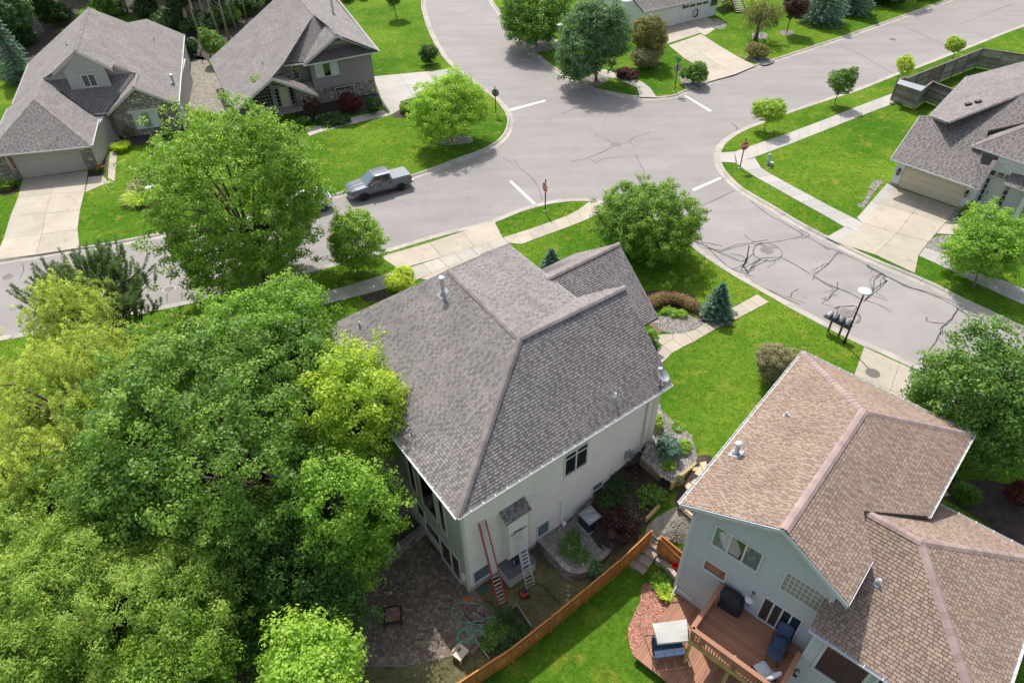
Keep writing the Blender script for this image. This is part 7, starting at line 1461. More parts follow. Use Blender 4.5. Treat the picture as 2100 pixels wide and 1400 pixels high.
def broad_tree(name, lab, cx, cy, wpx, zc, rz, leaf, base=None, size=.17, lai=2.0, seed=1, bark='bark', cat='tree', grp=None, trunk=.0, lobes=9, clump=None, ragged=.22, hgt=None, upb=.55, flat=.0, limbs=14, tint=(.0, 1.0), droop=None, aspect=.6, rx=None, gz_=None, at=None):
    c = un(cx, cy, zc) if at is None else ug(*at)+np.array([0, 0, zc]); rx = rx or wpx/2*depth(c)/F_PX*.93
    if base is None: b = np.array([c[0], c[1], gz(c[0], c[1])])
    else: b = ug(*base)
    if gz_ is not None: b[2] = gz_
    t = thing(name, lab, cat, b, 0, grp); off = c-b; g = np.random.default_rng(seed)
    cr = clump or min(.6, max(.13, rx*.13)); area = 4*math.pi*((rx*rx+2*rx*rz)/3)
    nleaf = int(area*lai/(size*size*aspect*.5)); ncl = max(10, int(area/(cr*cr*1.1))); P, d = crown_points(rx, rz, seed, ncl, lobes, flat, .45, ragged=ragged)
    per = max(3, nleaf//ncl); idx = np.repeat(np.arange(ncl), per); n = len(idx)
    q = unit(g.normal(size=(n, 3)))*(g.random(n)**.45)[:, None]*cr; q[:, 2] *= .62
    X = P[idx]+q+off; NN = unit(unit(q)*.7+d[idx]*.35+np.array([0, 0, upb])+g.normal(size=(n, 3))*.45)
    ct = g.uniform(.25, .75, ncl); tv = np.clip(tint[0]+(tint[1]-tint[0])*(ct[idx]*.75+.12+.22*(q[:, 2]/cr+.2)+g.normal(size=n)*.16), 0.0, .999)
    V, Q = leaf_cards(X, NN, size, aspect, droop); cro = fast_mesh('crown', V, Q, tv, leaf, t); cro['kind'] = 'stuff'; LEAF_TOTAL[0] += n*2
    # trunk and limbs
    tr = trunk or max(.03, rx*.045); hb = off[2]-rz*.35; top = np.array([off[0]*.8, off[1]*.8, max(hb, off[2]*.55)])
    pts = [np.array([0, 0, -.15]), np.array([off[0]*.12, off[1]*.12, top[2]*.3]), top, np.array([off[0], off[1], off[2]+rz*.35])]
    MB().tube(smooth_line(pts, 3), np.linspace(tr*1.15, tr*.35, 10), 9).build('trunk', bark, t, local=True, smooth=True)
    mb = MB(); sel = g.choice(ncl, min(limbs, ncl), replace=False)
    for i in sel:
        s0 = g.uniform(.35, 1); st_ = pts[1]*(1-s0)+pts[2]*s0 if s0 < .8 else pts[2]; e = P[i]+off; m_ = st_*.5+e*.5+np.array([0, 0, .12*np.linalg.norm(e-st_)])
        mb.tube([st_, m_, e], [tr*.42, tr*.26, tr*.07], 6)
        for j in g.choice(ncl, 3):
            if np.linalg.norm(P[j]+off-m_) < rx*.8: mb.tube([m_, P[j]+off], [tr*.16, tr*.04], 4, cap=False)
    if limbs: br = mb.build('branches', bark, t, 'stuff', local=True, smooth=True)
    return t
def conifer(name, lab, base, rpx, h, leaf, seed=1, r=None, cat='conifer', z0=.1, n=None, grp=None, size=.13, tiers=None, droopy=.25):
    b = ug(*base); t = thing(name, lab, cat, b, 0, grp); r = r or rpx/2*depth(b)/F_PX; g = np.random.default_rng(seed); MB().tube([(0, 0, -.1), (0, 0, h*.5), (0, 0, h*.97)], [r*.09, r*.06, .01], 8).build('trunk', 'bark', t, local=True)
    X = []; NN = []; T = []; br = MB(); tiers = tiers or int(h/.28)
    for i in range(tiers):
        f = i/tiers; z = h*(z0+(1-z0)*f); R = r*(1-f)**.8*g.uniform(.85, 1.1)+.05; k = max(5, int(6+R*5))
        for a in np.linspace(0, 2*math.pi, k, endpoint=False)+g.uniform(0, 6):
            L_ = R*g.uniform(.78, 1.12); dr = np.array([math.cos(a), math.sin(a), 0]); m = max(8, int(L_*(n or 60))); s = g.uniform(.12, 1.03, m)**.7*L_; w_ = .16*L_+.05
            side = g.normal(size=m)*w_*(1.1-s/L_*.7)*.6; pz = z-droopy*s+.25*droopy*s*s/max(L_, .01)+g.normal(size=m)*.03
            X.append(np.c_[dr[0]*s-dr[1]*side, dr[1]*s+dr[0]*side, pz]); NN.append(unit(np.c_[g.normal(size=(m, 2))*.6, np.ones(m)])); T.append(np.clip(g.uniform(.2, .6)+.35*s/L_+g.normal(size=m)*.12, 0, .999))
            br.tube([(0, 0, z), tuple(dr*L_*.8+np.array([0, 0, z-droopy*L_*.7]))], [.02, .006], 4, cap=False)
    br.build('branches', 'bark', t, 'stuff', local=True); X = np.concatenate(X); V, Q = leaf_cards(X, np.concatenate(NN), size, .42); o = fast_mesh('crown', V, Q, np.concatenate(T), leaf, t); o['kind'] = 'stuff'; LEAF_TOTAL[0] += len(X)*2; return t
def pine(lab, cx, cy, wpx, zc, seed=1):
    """open pine: limbs that end in upright candles of needles"""
    c = un(cx, cy, zc); b = np.array([c[0], c[1], 0.0]); rx = wpx/2*depth(c)/F_PX; t = thing('pine_tree', lab, 'pine tree', b); g = np.random.default_rng(seed); off = c-b
    MB().tube([(0, 0, -.1), (0, 0, zc*.6), (0, 0, zc*1.3)], [.22, .16, .05], 9).build('trunk', 'bark', t, local=True); br = MB(); X = []; NN = []; T = []
    for i in range(110):
        a = g.uniform(0, 2*math.pi); s = g.uniform(.25, 1)**.6; z = zc+(1-s)*3.6*g.uniform(.3, 1.3)-1.6*g.random(); e = np.array([math.cos(a)*rx*s, math.sin(a)*rx*s*.8, z]); st_ = np.array([0, 0, max(.8, z-1.4)]); br.tube([st_, e*.55+st_*.45+np.array([0, 0, -.1]), e], [.07, .045, .02], 5, cap=False)
        for j in range(int(5+g.integers(0, 5))):
            f = g.uniform(.45, 1.0); p0 = st_+(e-st_)*f+g.normal(size=3)*np.array([.3, .3, .12]); dr = unit(np.array([math.cos(a)*.5, math.sin(a)*.5, 1.1])+g.normal(size=3)*.22); L_ = g.uniform(.6, 1.3)
            br.tube([p0-dr*.2, p0+dr*L_], [.016, .006], 4, cap=False); m = int(150*L_); k = g.random(m); q = unit(g.normal(size=(m, 3))); q = unit(q-(q@dr)[:, None]*dr*.9); nd = unit(q*.9+dr*.55); cen = p0+dr*(k*L_)[:, None]+nd*.075
            sidev = unit(np.cross(nd, g.normal(size=(m, 3)))); X.append(np.stack([cen-nd*.085, cen+sidev*.014, cen+nd*.085, cen-sidev*.014], 1)); T.append(np.clip(g.uniform(.2, .7)+.25*k+g.normal(size=m)*.1, 0, .999))
    br.build('branches', 'bark', t, 'stuff', local=True); V = np.concatenate(X).reshape(-1, 3); o = fast_mesh('crown', V, np.arange(len(V)).reshape(-1, 4), np.concatenate(T), 'needle_pine', t); o['kind'] = 'stuff'; LEAF_TOTAL[0] += len(V)//2; return t
def willow(lab, cx, cy, wpx, zc, rz, seed=1, leaf='leaf_willow', strands=900, name='willow_tree', cat='willow'):
    c = un(cx, cy, zc); b = np.array([c[0], c[1], gz(c[0], c[1])]); rx = wpx/2*depth(c)/F_PX*.92; t = thing(name, lab, cat, b); g = np.random.default_rng(seed); off = c-b
    P, d = crown_points(rx, rz, seed, strands, 12, 0, .6, ragged=.3); cl, _ = crown_points(rx, rz, seed, 70, 12, 0, .75, ragged=.3); X = []; NN = []; T = []; tw = MB()
    near = ((P[:, None]-cl[None])**2).sum(2).argmin(1); P = P*.35+cl[near]*.65+g.normal(size=P.shape)*.32; d = unit(P/np.array([rx, rx, rz]))
    for i in range(strands):
        p = P[i]+off; out = np.array([d[i, 0], d[i, 1], 0]); L_ = g.uniform(.5, 1.5); m = int(L_*34); s = np.linspace(0, 1, m)*L_; x = p+out*(s*.42)[:, None]*g.uniform(.5, 1.2)+np.c_[np.zeros(m), np.zeros(m), .22*s-.55*s*s]+g.normal(size=(m, 3))*.055
        X.append(x); NN.append(unit(np.c_[g.normal(size=(m, 2))*.7+out[:2]*.5, np.full(m, .8)])); T.append(np.clip(g.uniform(.15, .8)+g.normal(size=m)*.15-.15*s/L_, 0, .999))
    X = np.concatenate(X); V, Q = leaf_cards(X, np.concatenate(NN), .15, .3, .45); o = fast_mesh('crown', V, Q, np.concatenate(T), leaf, t); o['kind'] = 'stuff'; LEAF_TOTAL[0] += len(X)*2
    MB().tube([(0, 0, -.1), (off[0]*.4, off[1]*.4, off[2]*.5), tuple(off)], [.28, .2, .1], 9).build('trunk', 'bark', t, local=True, smooth=True)
    for i in g.choice(len(cl), 30, replace=False): e = cl[i]+off; tw.tube([off*.6, off*.4+e*.6+np.array([0, 0, .3]), e], [.09, .05, .015], 5, cap=False)
    tw.build('branches', 'bark', t, 'stuff', local=True, smooth=True); return t
def shrub(name, lab, cx, cy, wpx, zc, rz, leaf, seed=1, cat='shrub', grp=None, **kw):
    kw.setdefault('size', .10); kw.setdefault('lai', 2.4); kw.setdefault('limbs', 8); return broad_tree(name, lab, cx, cy, wpx, zc, rz, leaf, seed=seed, cat=cat, grp=grp, **kw)
def spiky(name, lab, cx, cy, wpx, h, leaf, n=500, seed=1, cat='plant', grp=None, flowers=0, lean=.8, wd=.03, rgn=None, base=None):
    """grassy or perennial tuft: arching blades, with flower heads if any"""
    b = ug(cx, cy); r = wpx/2*depth(b)/F_PX; t = thing(name, lab, cat, b, 0, grp); g = np.random.default_rng(seed); a = g.uniform(0, 2*math.pi, n); q = np.sqrt(g.random(n)); o = np.c_[np.cos(a)*q*r*.55, np.sin(a)*q*r*.55, np.zeros(n)]; L_ = h*g.uniform(.6, 1.15, n); dr = np.c_[np.cos(a), np.sin(a), np.zeros(n)]
    dr = unit(dr+g.normal(size=(n, 3))*np.array([.4, .4, 0])); ln = lean*g.uniform(.2, 1, n)[:, None]*r*.75; s = unit(np.cross(dr, [0, 0, 1.]))*wd; m1 = o+dr*ln*.45+np.c_[np.zeros((n, 2)), L_*.75]; e = o+dr*ln+np.c_[np.zeros((n, 2)), L_*.9]
    V = np.stack([o-s, o+s, m1+s*.8, m1-s*.8, e+s*.1, e-s*.1], 1).reshape(-1, 3); i0 = np.arange(n)*6; Q = np.concatenate([np.c_[i0, i0+1, i0+2, i0+3], np.c_[i0+3, i0+2, i0+4, i0+5]]); tv = np.clip(g.uniform(.1, .95, n), 0, .999); f_ = fast_mesh('foliage', V, Q, np.concatenate([tv, tv]), leaf, t); f_['kind'] = 'stuff'
    if flowers:
        k = g.choice(n, flowers); P = e[k]+np.array([0, 0, .05]); V, Q = leaf_cards(np.repeat(P, 3, 0)+g.normal(size=(flowers*3, 3))*.02, unit(np.c_[g.normal(size=(flowers*3, 2))*.5, np.ones(flowers*3)]), .12, .9); lo, hi = (.0, .45) if flowers > 0 and rgn != 'red' else (.55, .999); fl_ = fast_mesh('flowers', V, Q, g.uniform(lo, hi, len(Q)), 'petal', t); fl_['kind'] = 'stuff'
    return t
# ---- large trees at the left
broad_tree('maple_tree', 'tall bright green maple by the left street, standing over the parked white car', 487, 405, 400, 6.4, 6.8, 'leaf_maple', base=(552, 592), size=.19, lai=1.9, seed=3, trunk=.22, ragged=.7, lobes=24, limbs=50, clump=.42, tint=(-.05, .95))
broad_tree('maple_tree', 'small round green tree between the big maple and the pale driveway', 729, 505, 140, 2.3, 2.6, 'leaf_maple', base=(735, 570), size=.15, seed=4, trunk=.08, ragged=.36, lobes=12, limbs=20)
pine('dark open pine with upright shoots beside the left street', 190, 598, 290, 4.2, 5)
willow('pale yellow-green willow left of the dark oak, behind the pine', 150, 800, 430, 5.6, 4.2, 6, strands=3600)
willow('small willow crown rising in front of the pine', 135, 650, 170, 5.6, 2.4, 16, strands=900)
willow('lower willow mass at the left edge beside the sunny lawn', 90, 1000, 280, 4.2, 3.4, 7, strands=1900)
broad_tree('oak_tree', 'very large dark green oak filling the left foreground', 452, 905, 610, 5.4, 5.6, 'leaf_oak', size=.16, lai=2.3, seed=8, trunk=.3, ragged=.5, lobes=30, limbs=60, clump=.48, tint=(.05, 1.1))
broad_tree('oak_tree', 'dark green crown behind the yellow-green maple, nearer the central roof', 605, 800, 340, 5.2, 4.2, 'leaf_oak', size=.16, lai=2.1, seed=9, ragged=.5, lobes=16, limbs=30, clump=.45)
broad_tree('maple_tree', 'bright green maple top below the left pavement, next to the tall maple', 560, 678, 280, 5.8, 4.1, 'leaf_bright', size=.16, lai=2.2, seed=10, ragged=.5, lobes=14, limbs=24, clump=.45, tint=(-.1, .8))
broad_tree('maple_tree', 'yellow-green maple touching the rear corner of the central roof', 722, 850, 275, 4.6, 4.4, 'leaf_yellow', size=.16, lai=2.0, seed=11, ragged=.5, lobes=14, limbs=26, clump=.42, tint=(-.1, .85))
broad_tree('maple_tree', 'green maple with yellowish tips overhanging the patio', 712, 1045, 300, 3.2, 4.2, 'leaf_bright', size=.15, lai=1.6, seed=12, ragged=.6, lobes=16, limbs=30, clump=.38, tint=(-.1, .95))
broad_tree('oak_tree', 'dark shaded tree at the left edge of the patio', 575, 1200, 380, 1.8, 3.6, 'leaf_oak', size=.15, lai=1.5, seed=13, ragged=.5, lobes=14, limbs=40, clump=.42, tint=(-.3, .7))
broad_tree('locust_tree', 'yellow-green feathery tree in the bottom left foreground', 250, 1225, 560, 3.6, 3.8, 'leaf_locust', size=.13, lai=2.1, seed=14, ragged=.75, lobes=16, limbs=60, clump=.38, aspect=.4, droop=.2)
broad_tree('locust_tree', 'green and yellow tree mass at the lower left edge', 25, 1130, 300, 3.0, 3.4, 'leaf_maple', size=.14, lai=1.8, seed=15, ragged=.38, lobes=14, limbs=24, clump=.45, aspect=.45)
broad_tree('locust_tree', 'mottled yellow and brown-green tree in the bottom left corner', 60, 1360, 340, 3.2, 3.0, 'leaf_locust', size=.13, lai=1.8, seed=17, ragged=.38, lobes=14, limbs=24, clump=.4, aspect=.45)
broad_tree('locust_tree', 'low green tree at the bottom edge between the yellow-green tree and the bright maple', 360, 1385, 400, 2.6, 3.0, 'leaf_maple', size=.14, lai=1.7, seed=18, ragged=.38, lobes=14, limbs=24, clump=.42, aspect=.45)
broad_tree('maple_tree', 'bright light-green maple at the bottom edge beside the patio', 625, 1385, 250, 3.4, 2.6, 'leaf_bright', size=.16, lai=1.9, seed=19, ragged=.36, lobes=12, limbs=20, clump=.5, tint=(.15, 1.05))
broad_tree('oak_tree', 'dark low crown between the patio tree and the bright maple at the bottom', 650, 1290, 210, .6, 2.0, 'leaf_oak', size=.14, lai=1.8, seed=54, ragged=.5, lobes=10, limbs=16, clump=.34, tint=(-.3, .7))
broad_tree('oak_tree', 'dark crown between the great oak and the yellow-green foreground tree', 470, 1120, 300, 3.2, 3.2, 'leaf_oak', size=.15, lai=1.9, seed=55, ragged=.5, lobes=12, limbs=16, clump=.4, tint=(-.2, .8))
broad_tree('locust_tree', 'small pale yellow-green crown in front of the dark patio tree', 395, 1150, 170, 4.2, 1.8, 'leaf_locust', size=.13, lai=1.7, seed=56, ragged=.6, lobes=10, limbs=24, clump=.3, aspect=.4)
# ---- street trees and corner trees
broad_tree('maple_tree', 'yellow-green bushy tree on the curved lawn left of the crossing', 918, 212, 200, 3.6, 3.2, 'leaf_bright', base=(925, 285), size=.17, lai=2.0, seed=21, trunk=.13, ragged=.55, lobes=14, limbs=26, clump=.42, tint=(.2, 1.15))
broad_tree('crabapple_tree', 'wide spreading green tree on the corner lawn in front of the central house', 1334, 448, 240, 2.9, 3.0, 'leaf_maple', base=(1340, 528), size=.15, lai=2.3, seed=22, trunk=.13, ragged=.45, lobes=24, limbs=50, clump=.34, aspect=.5, tint=(-.25, .85))
broad_tree('maple_tree', 'blue-green maple on the upper corner casting its shadow on the road', 1226, 80, 190, 4.6, 4.8, 'leaf_blue', base=(1222, 165), size=.22, lai=1.9, seed=23, trunk=.16, ragged=.28, limbs=20, tint=(-.1, .85))
broad_tree('maple_tree', 'green tree by the curved kerb at the top, left of the blue-green maple', 1085, 30, 205, 3.6, 3.8, 'leaf_oak', base=(1100, 93), size=.22, lai=1.9, seed=24, trunk=.14, ragged=.28, limbs=20)
broad_tree('ornamental_tree', 'russet-olive rounded tree beside the white garage', 1336, 72, 88, 3.2, 2.8, 'leaf_olive', base=(1332, 130), size=.17, seed=25, limbs=16)
shrub('shrub', 'grey-green shrub mass below the russet-olive tree', 1325, 118, 84, 1.3, 1.3, 'leaf_silver', 26, size=.15); shrub('shrub', 'purple-leaved shrub under the blue-green maple', 1285, 150, 60, .5, .6, 'leaf_purple', 27, size=.14)
willow('small round willow with a stone ring on the lawn of the white house', 1560, 32, 98, 2.9, 2.0, 28, strands=420, leaf='leaf_olive', name='willow_tree')
broad_tree('plum_tree', 'small dark purple plum tree beside the small willow at the top', 1628, 8, 74, 3.4, 1.9, 'leaf_purple', base=(1613, 68), size=.2, seed=29, trunk=.07, limbs=12)
for i, (x, y, h, r) in enumerate(((1682, 46, 9, 3.4), (1745, 26, 8, 3.0), (1640, 16, 9, 2.8))): conifer('spruce_tree', ['broad blue-grey spruce at the top edge right of the purple plum', 'dark spruce at the top edge, rightmost of the three', 'spruce half hidden behind the purple plum tree'][i], (x, y), 0, h, 'needle_spruce', 30+i, r=r, n=26, size=.24, tiers=18, z0=.02, cat='spruce', grp='spruces at the top edge')
for i, (x, y, w_) in enumerate(((1830, -12, 90), (1895, -28, 80))): shrub('shrub', ['low dark hedge shrub by the upper right street', 'dark hedge shrub at the top edge, farthest right'][i], x, y, w_, 1.3, 1.4, 'leaf_dark', 34+i, size=.22)
for i, (x, y, w_, z) in enumerate(((1800, -120, 200, 6.5), (1925, -150, 200, 6.5), (2060, -180, 220, 7))): broad_tree('maple_tree', ['shade tree beyond the upper right street, leftmost of the three', 'shade tree beyond the upper right street, middle of the three', 'shade tree beyond the upper right street, rightmost of the three'][i], x, y, w_, z, 4.2, 'leaf_dark', size=.3, lai=1.5, seed=36+i, limbs=8, grp='shade trees beyond the upper right street')
sap = 'saplings along the upper right pavement'
broad_tree('sapling', 'yellow-green sapling nearest the stop sign, leftmost of the row', 1574, 224, 74, 2.1, 1.4, 'leaf_yellow', base=(1567, 268), size=.15, seed=41, trunk=.04, ragged=.4, limbs=14, grp=sap, tint=(-.2, .7)); broad_tree('sapling', 'dense dark green sapling, second of the row from the stop sign', 1726, 168, 60, 2.3, 1.9, 'leaf_oak', base=(1711, 214), size=.15, seed=42, trunk=.05, limbs=14, grp=sap)
broad_tree('sapling', 'thin yellow sapling leaning by the grey board enclosure', 1856, 133, 46, 2.0, 1.05, 'leaf_yellow', base=(1837, 171), size=.14, seed=43, trunk=.035, ragged=.5, limbs=10, grp=sap); broad_tree('sapling', 'yellow-green sapling beside the long grey fence, farthest of the row', 1961, 93, 52, 2.0, 1.1, 'leaf_yellow', base=(1951, 127), size=.15, seed=44, trunk=.04, limbs=10, grp=sap, tint=(-.2, .7))
broad_tree('maple_tree', 'young bright green tree before the front door of the right edge house', 2025, 505, 185, 2.8, 3.0, 'leaf_bright', base=(1995, 590), size=.15, lai=1.8, seed=45, trunk=.07, ragged=.42, lobes=14, limbs=30, tint=(-.1, .9)); broad_tree('maple_tree', 'large full green tree at the right edge beside the tan roof', 2035, 805, 330, 4.4, 4.8, 'leaf_oak', base=(2050, 930), size=.17, lai=2.0, seed=46, trunk=.16, ragged=.32, lobes=16, limbs=30, clump=.6, tint=(-.1, .9))
broad_tree('maple_tree', 'small tree at the top edge on the lawn beside the mauve house', 807, -10, 62, 2.9, 1.6, 'leaf_oak', base=(808, 17), size=.18, seed=47, trunk=.08); shrub('shrub', 'dark sparse shrub by the curved kerb, upper left of the yellow-green tree', 880, 108, 52, 1.3, 1.2, 'leaf_dark', 48, size=.14, lai=1.4)
for i, (x, y) in enumerate(((712, -8), (745, -14))): conifer('arborvitae', 'dark pointed evergreen at the top edge behind the mauve house, %s of two' % ('left' if i == 0 else 'right'), (x, y+10), 0, 3.4, 'leaf_dark', 50+i, r=1.2, n=30, size=.2, grp='evergreens behind the mauve house')
# ---- the wood behind the left houses
K = ['leaf_dark', 'leaf_oak', 'leaf_blue']
for i, (x, y, w_, z) in enumerate(((18, 120, 130, 5), (88, 68, 130, 5), (135, 28, 130, 5), (262, 24, 120, 5), (200, -15, 150, 6), (325, 24, 120, 4.6), (360, -20, 150, 6.5), (392, 52, 100, 5.2), (430, -15, 150, 7), (465, 45, 110, 5.4), (515, -2, 130, 6), (60, -20, 160, 6.5), (110, -50, 170, 7), (575, -50, 150, 7), (45, 95, 110, 4.5))):
    broad_tree('forest_tree', ['woodland tree left of the far left roof ridge', 'woodland tree just behind the blue spruce, left of the roof ridge', 'woodland tree at the top edge directly over the far left roof ridge', 'woodland tree behind the rear slope of the far left roof', 'second-row woodland tree at the top edge behind the far left roof', 'woodland tree behind the right end of the far left roof', 'second-row woodland tree over the right end of the far left roof', 'woodland tree above the gap between the two upper left houses', 'second-row woodland tree above the gap between the upper left houses', 'woodland tree at the left shoulder of the mauve house roof', 'woodland tree at the top edge behind the mauve house roof', 'tall woodland tree in the upper left corner', 'tall woodland tree at the top edge right of the upper left corner', 'woodland tree behind the top of the mauve house roof', 'low woodland tree at the left edge above the blue spruce'][i], x, y, w_, z, 4.2, K[i % 3] if i % 3 == 0 or i > 11 else 'leaf_dark', at=(x, y), size=.26, lai=2.0, seed=60+i, limbs=10, trunk=.17, bark='bark_pale', grp='woodland trees behind the upper left houses', flat=.3)
mb = 0
for i, (x, y) in enumerate(((402, 45), (428, 70), (452, 78), (470, 85), (392, 40), (485, 62), (505, 40), (372, 28), (440, 48), (418, 95))):
    b = ug(x, y); t = thing('forest_tree', 'slender bare trunk at the edge of the wood, %s' % ['behind the gap between the houses', 'above the small mid-green tree', 'left of the mauve house roof edge', 'touching the mauve house roof edge', 'nearest the far left roof corner', 'behind the mauve roof slope', 'highest behind the mauve roof slope', 'beside the far left roof end', 'high in the middle of the gap', 'lowest, by the small mid-green tree'][i], 'tree', b, 0, 'bare trunks at the edge of the wood'); MB().tube([(0, 0, -.1), (random.uniform(-.3, .3), random.uniform(-.2, .2), 4), (random.uniform(-.6, .6), random.uniform(-.4, .4), 9)], [.16, .13, .07], 8).build('trunk', 'bark_pale', t, local=True, smooth=True)
    for k in range(4): z = 3+k*1.3; a = random.random()*6.28; MB().tube([(0, 0, z), (math.cos(a)*.8, math.sin(a)*.8, z+.7)], [.04, .01], 5).build('limb', 'bark_pale', t, local=True)
conifer('spruce_tree', 'tall blue spruce at the left edge of the wood beside the far left roof', (48, 165), 0, 8.5, 'needle_spruce', 80, r=2.3, n=34, size=.2, tiers=20, z0=.03, cat='spruce', droopy=.35); broad_tree('ornamental_tree', 'mid-green small tree between the two upper left houses', 430, 82, 70, 2.6, 1.5, 'leaf_oak', size=.16, seed=81, base=(433, 122), limbs=10)
shrub('shrub', 'leafy undergrowth beneath the blue spruce at the left edge', 15, 140, 70, .7, .9, 'leaf_oak', 82, size=.18)
for i, (x, y, w_) in enumerate(((120, 30, 90), (215, 12, 80), (350, 40, 80), (410, 48, 90), (465, 30, 90), (510, 8, 90), (300, 18, 80), (560, -20, 100), (40, 70, 90), (385, 95, 50))): shrub('shrub', ['undergrowth right of the blue spruce', 'undergrowth behind the left end of the far left roof ridge', 'undergrowth behind the right end of the far left roof', 'undergrowth in the gap between the upper left houses', 'undergrowth beside the mauve roof edge', 'undergrowth at the top of the mauve roof edge', 'undergrowth behind the middle of the far left roof', 'undergrowth behind the mauve roof at the top edge', 'undergrowth behind the blue spruce', 'undergrowth at the right wall of the far left house'][i], x, y, w_, 1.2, 1.5, ['leaf_dark', 'leaf_oak'][i % 3 == 1], 170+i, size=.26, lai=1.6, grp='undergrowth of the wood')
# ---- garden plants
conifer('spruce_tree', 'dense blue-green dwarf conical spruce beside the front path', (1468, 648), 0, 2.75, 'needle_spruce', 90, r=1.12, n=170, size=.10, tiers=24, z0=.04, droopy=.05, cat='spruce'); conifer('spruce_tree', 'small dwarf conical spruce between the central roof and the lawn strip', (1130, 548), 0, 1.65, 'needle_spruce', 91, r=.78, n=170, size=.10, tiers=16, z0=.04, droopy=.05, cat='spruce')
shrub('shrub', 'large silvery grey shrub behind the tan roof eave', 1600, 748, 138, 1.3, 1.6, 'leaf_silver', 92, size=.09); broad_tree('shrub', 'low spreading blue spruce shrub in the stone bed by the central house', 1365, 916, 66, .35, .55, 'needle_spruce', seed=93, size=.12, aspect=.3, lai=3, cat='shrub', limbs=10); shrub('shrub', 'golden-yellow rounded shrub at the left eave of the central roof', 822, 574, 84, .9, .85, 'leaf_yellow', 94, size=.10, lai=3, ragged=.12, tint=(.2, 1.05))
for a in (('dark leafy shrub below the small basement window', 1280, 996, 115, -1.5, .85, 'leaf_dark', 95), ('bright green bamboo-like shrub beside the side path', 1334, 1012, 82, -1.0, .75, 'leaf_oak', 96), ('purple-brown spreading shrub by the end of the fence', 1276, 1068, 150, -1.9, .95, 'leaf_purple', 97), ('dark shrub under the wall beside the air conditioner', 1240, 1030, 75, -1.9, .7, 'leaf_dark', 98), ('small green shrub beside the fence and the stone steps', 1226, 1166, 48, -2.5, .4, 'leaf_blue', 99), ('light green shrub between the spruce shrub and the lawn', 1405, 912, 34, .1, .3, 'leaf_bright', 100), ('yellowish shrub at the corner of the central house', 1350, 868, 34, .2, .5, 'leaf_locust', 101), ('bright green rounded shrub at the eave by the front path', 1336, 690, 34, .6, .6, 'leaf_bright', 102), ('grey-green shrub by the timber wall above the gravel landing', 1392, 985, 26, -.3, .3, 'leaf_silver', 103), ('dark brown-leaved shrub between the wall meters and the timber edge', 1300, 968, 60, -1.0, .4, 'leaf_purple', 104)):
    shrub('shrub', *a, size=.11)
shrub('shrub', 'dark red weeping maple before the mauve house', 719, 206, 64, 1.1, .95, 'leaf_red', 105, size=.11, lai=3); shrub('shrub', 'dark green shrub right of the dark red maple', 764, 216, 46, .9, .8, 'leaf_dark', 106, size=.13); shrub('shrub', 'purplish tall shrub by the stone pillar of the mauve house', 640, 218, 42, 1.2, 1.1, 'leaf_purple', 107, size=.13); shrub('shrub', 'low green shrub row along the path of the mauve house', 680, 245, 80, .35, .4, 'leaf_dark', 108, size=.13); shrub('shrub', 'loose green shrub by the white driveway edge, left of the yellow-green tree', 835, 217, 56, .6, .6, 'leaf_maple', 109, size=.13); shrub('shrub', 'green shrub at the corner of the dark red maple bed', 625, 245, 34, .5, .5, 'leaf_oak', 129, size=.13)
shrub('shrub', 'clipped olive shrub in the stone bed by the upper street', 1552, 104, 62, .9, .85, 'leaf_olive', 110, size=.12, ragged=.1); shrub('shrub', 'dense green rounded shrub by the green street name sign', 1425, 148, 66, 1.3, 1.3, 'leaf_oak', 111, size=.13, lai=3, ragged=.14); conifer('arborvitae', 'small clipped evergreen between the cream garage door and the porch', (1976, 446), 0, 1.5, 'leaf_oak', 112, r=.62, n=120, size=.09, tiers=12, z0=.05, droopy=0)
shrub('shrub', 'dark red-leaved shrub at the right edge under the large tree', 2098, 1010, 70, .8, .8, 'leaf_red', 128, size=.14)
spiky('flowers', 'white-flowering plants in the round bed under the tall maple', 300, 388, 70, .7, 'leaf_silver', 700, 113, 'flowers', flowers=90); spiky('daylilies', 'yellow-green lily foliage edging the round bed under the tall maple', 290, 412, 84, .6, 'leaf_yellow', 800, 114, 'plant', wd=.035); spiky('flowers', 'red and orange flowers at the garage corner of the far left house', 203, 352, 26, .5, 'leaf_oak', 400, 115, 'flowers', flowers=40, rgn='red'); spiky('ornamental_grass', 'yellow-green clump beside the entry path of the far left house', 252, 308, 44, .7, 'leaf_yellow', 600, 116, 'plant'); shrub('shrub', 'white-flecked shrub before the stone wall of the far left house', 262, 268, 34, .6, .6, 'leaf_silver', 117, size=.12); spiky('daylilies', 'lily clump by the garage at the left edge', 14, 386, 50, .7, 'leaf_locust', 600, 118, 'plant', flowers=12); spiky('flowers', 'row of small white flowers along the entry path of the far left house', 209, 318, 18, .3, 'leaf_silver', 260, 119, 'flowers', flowers=70)
spiky('ornamental_grass', 'dark ornamental grass clump in the red mulch right of the tan roof', 1972, 1025, 52, .8, 'leaf_oak', 900, 120, 'plant', lean=1.0); spiky('hosta', 'large lime-green hosta beside the stone steps, the upper of two', 1354, 1196, 34, .35, 'leaf_bright', 300, 121, 'plant', wd=.07, lean=1.5); spiky('hosta', 'lime-green hosta at the corner of the low deck, the lower of two', 1364, 1219, 30, .35, 'leaf_yellow', 260, 122, 'plant', wd=.07, lean=1.5); spiky('ornamental_grass', 'small grassy tuft at the right edge of the tan roof, above the grass clump', 1950, 985, 24, .5, 'leaf_oak', 300, 123, 'plant')
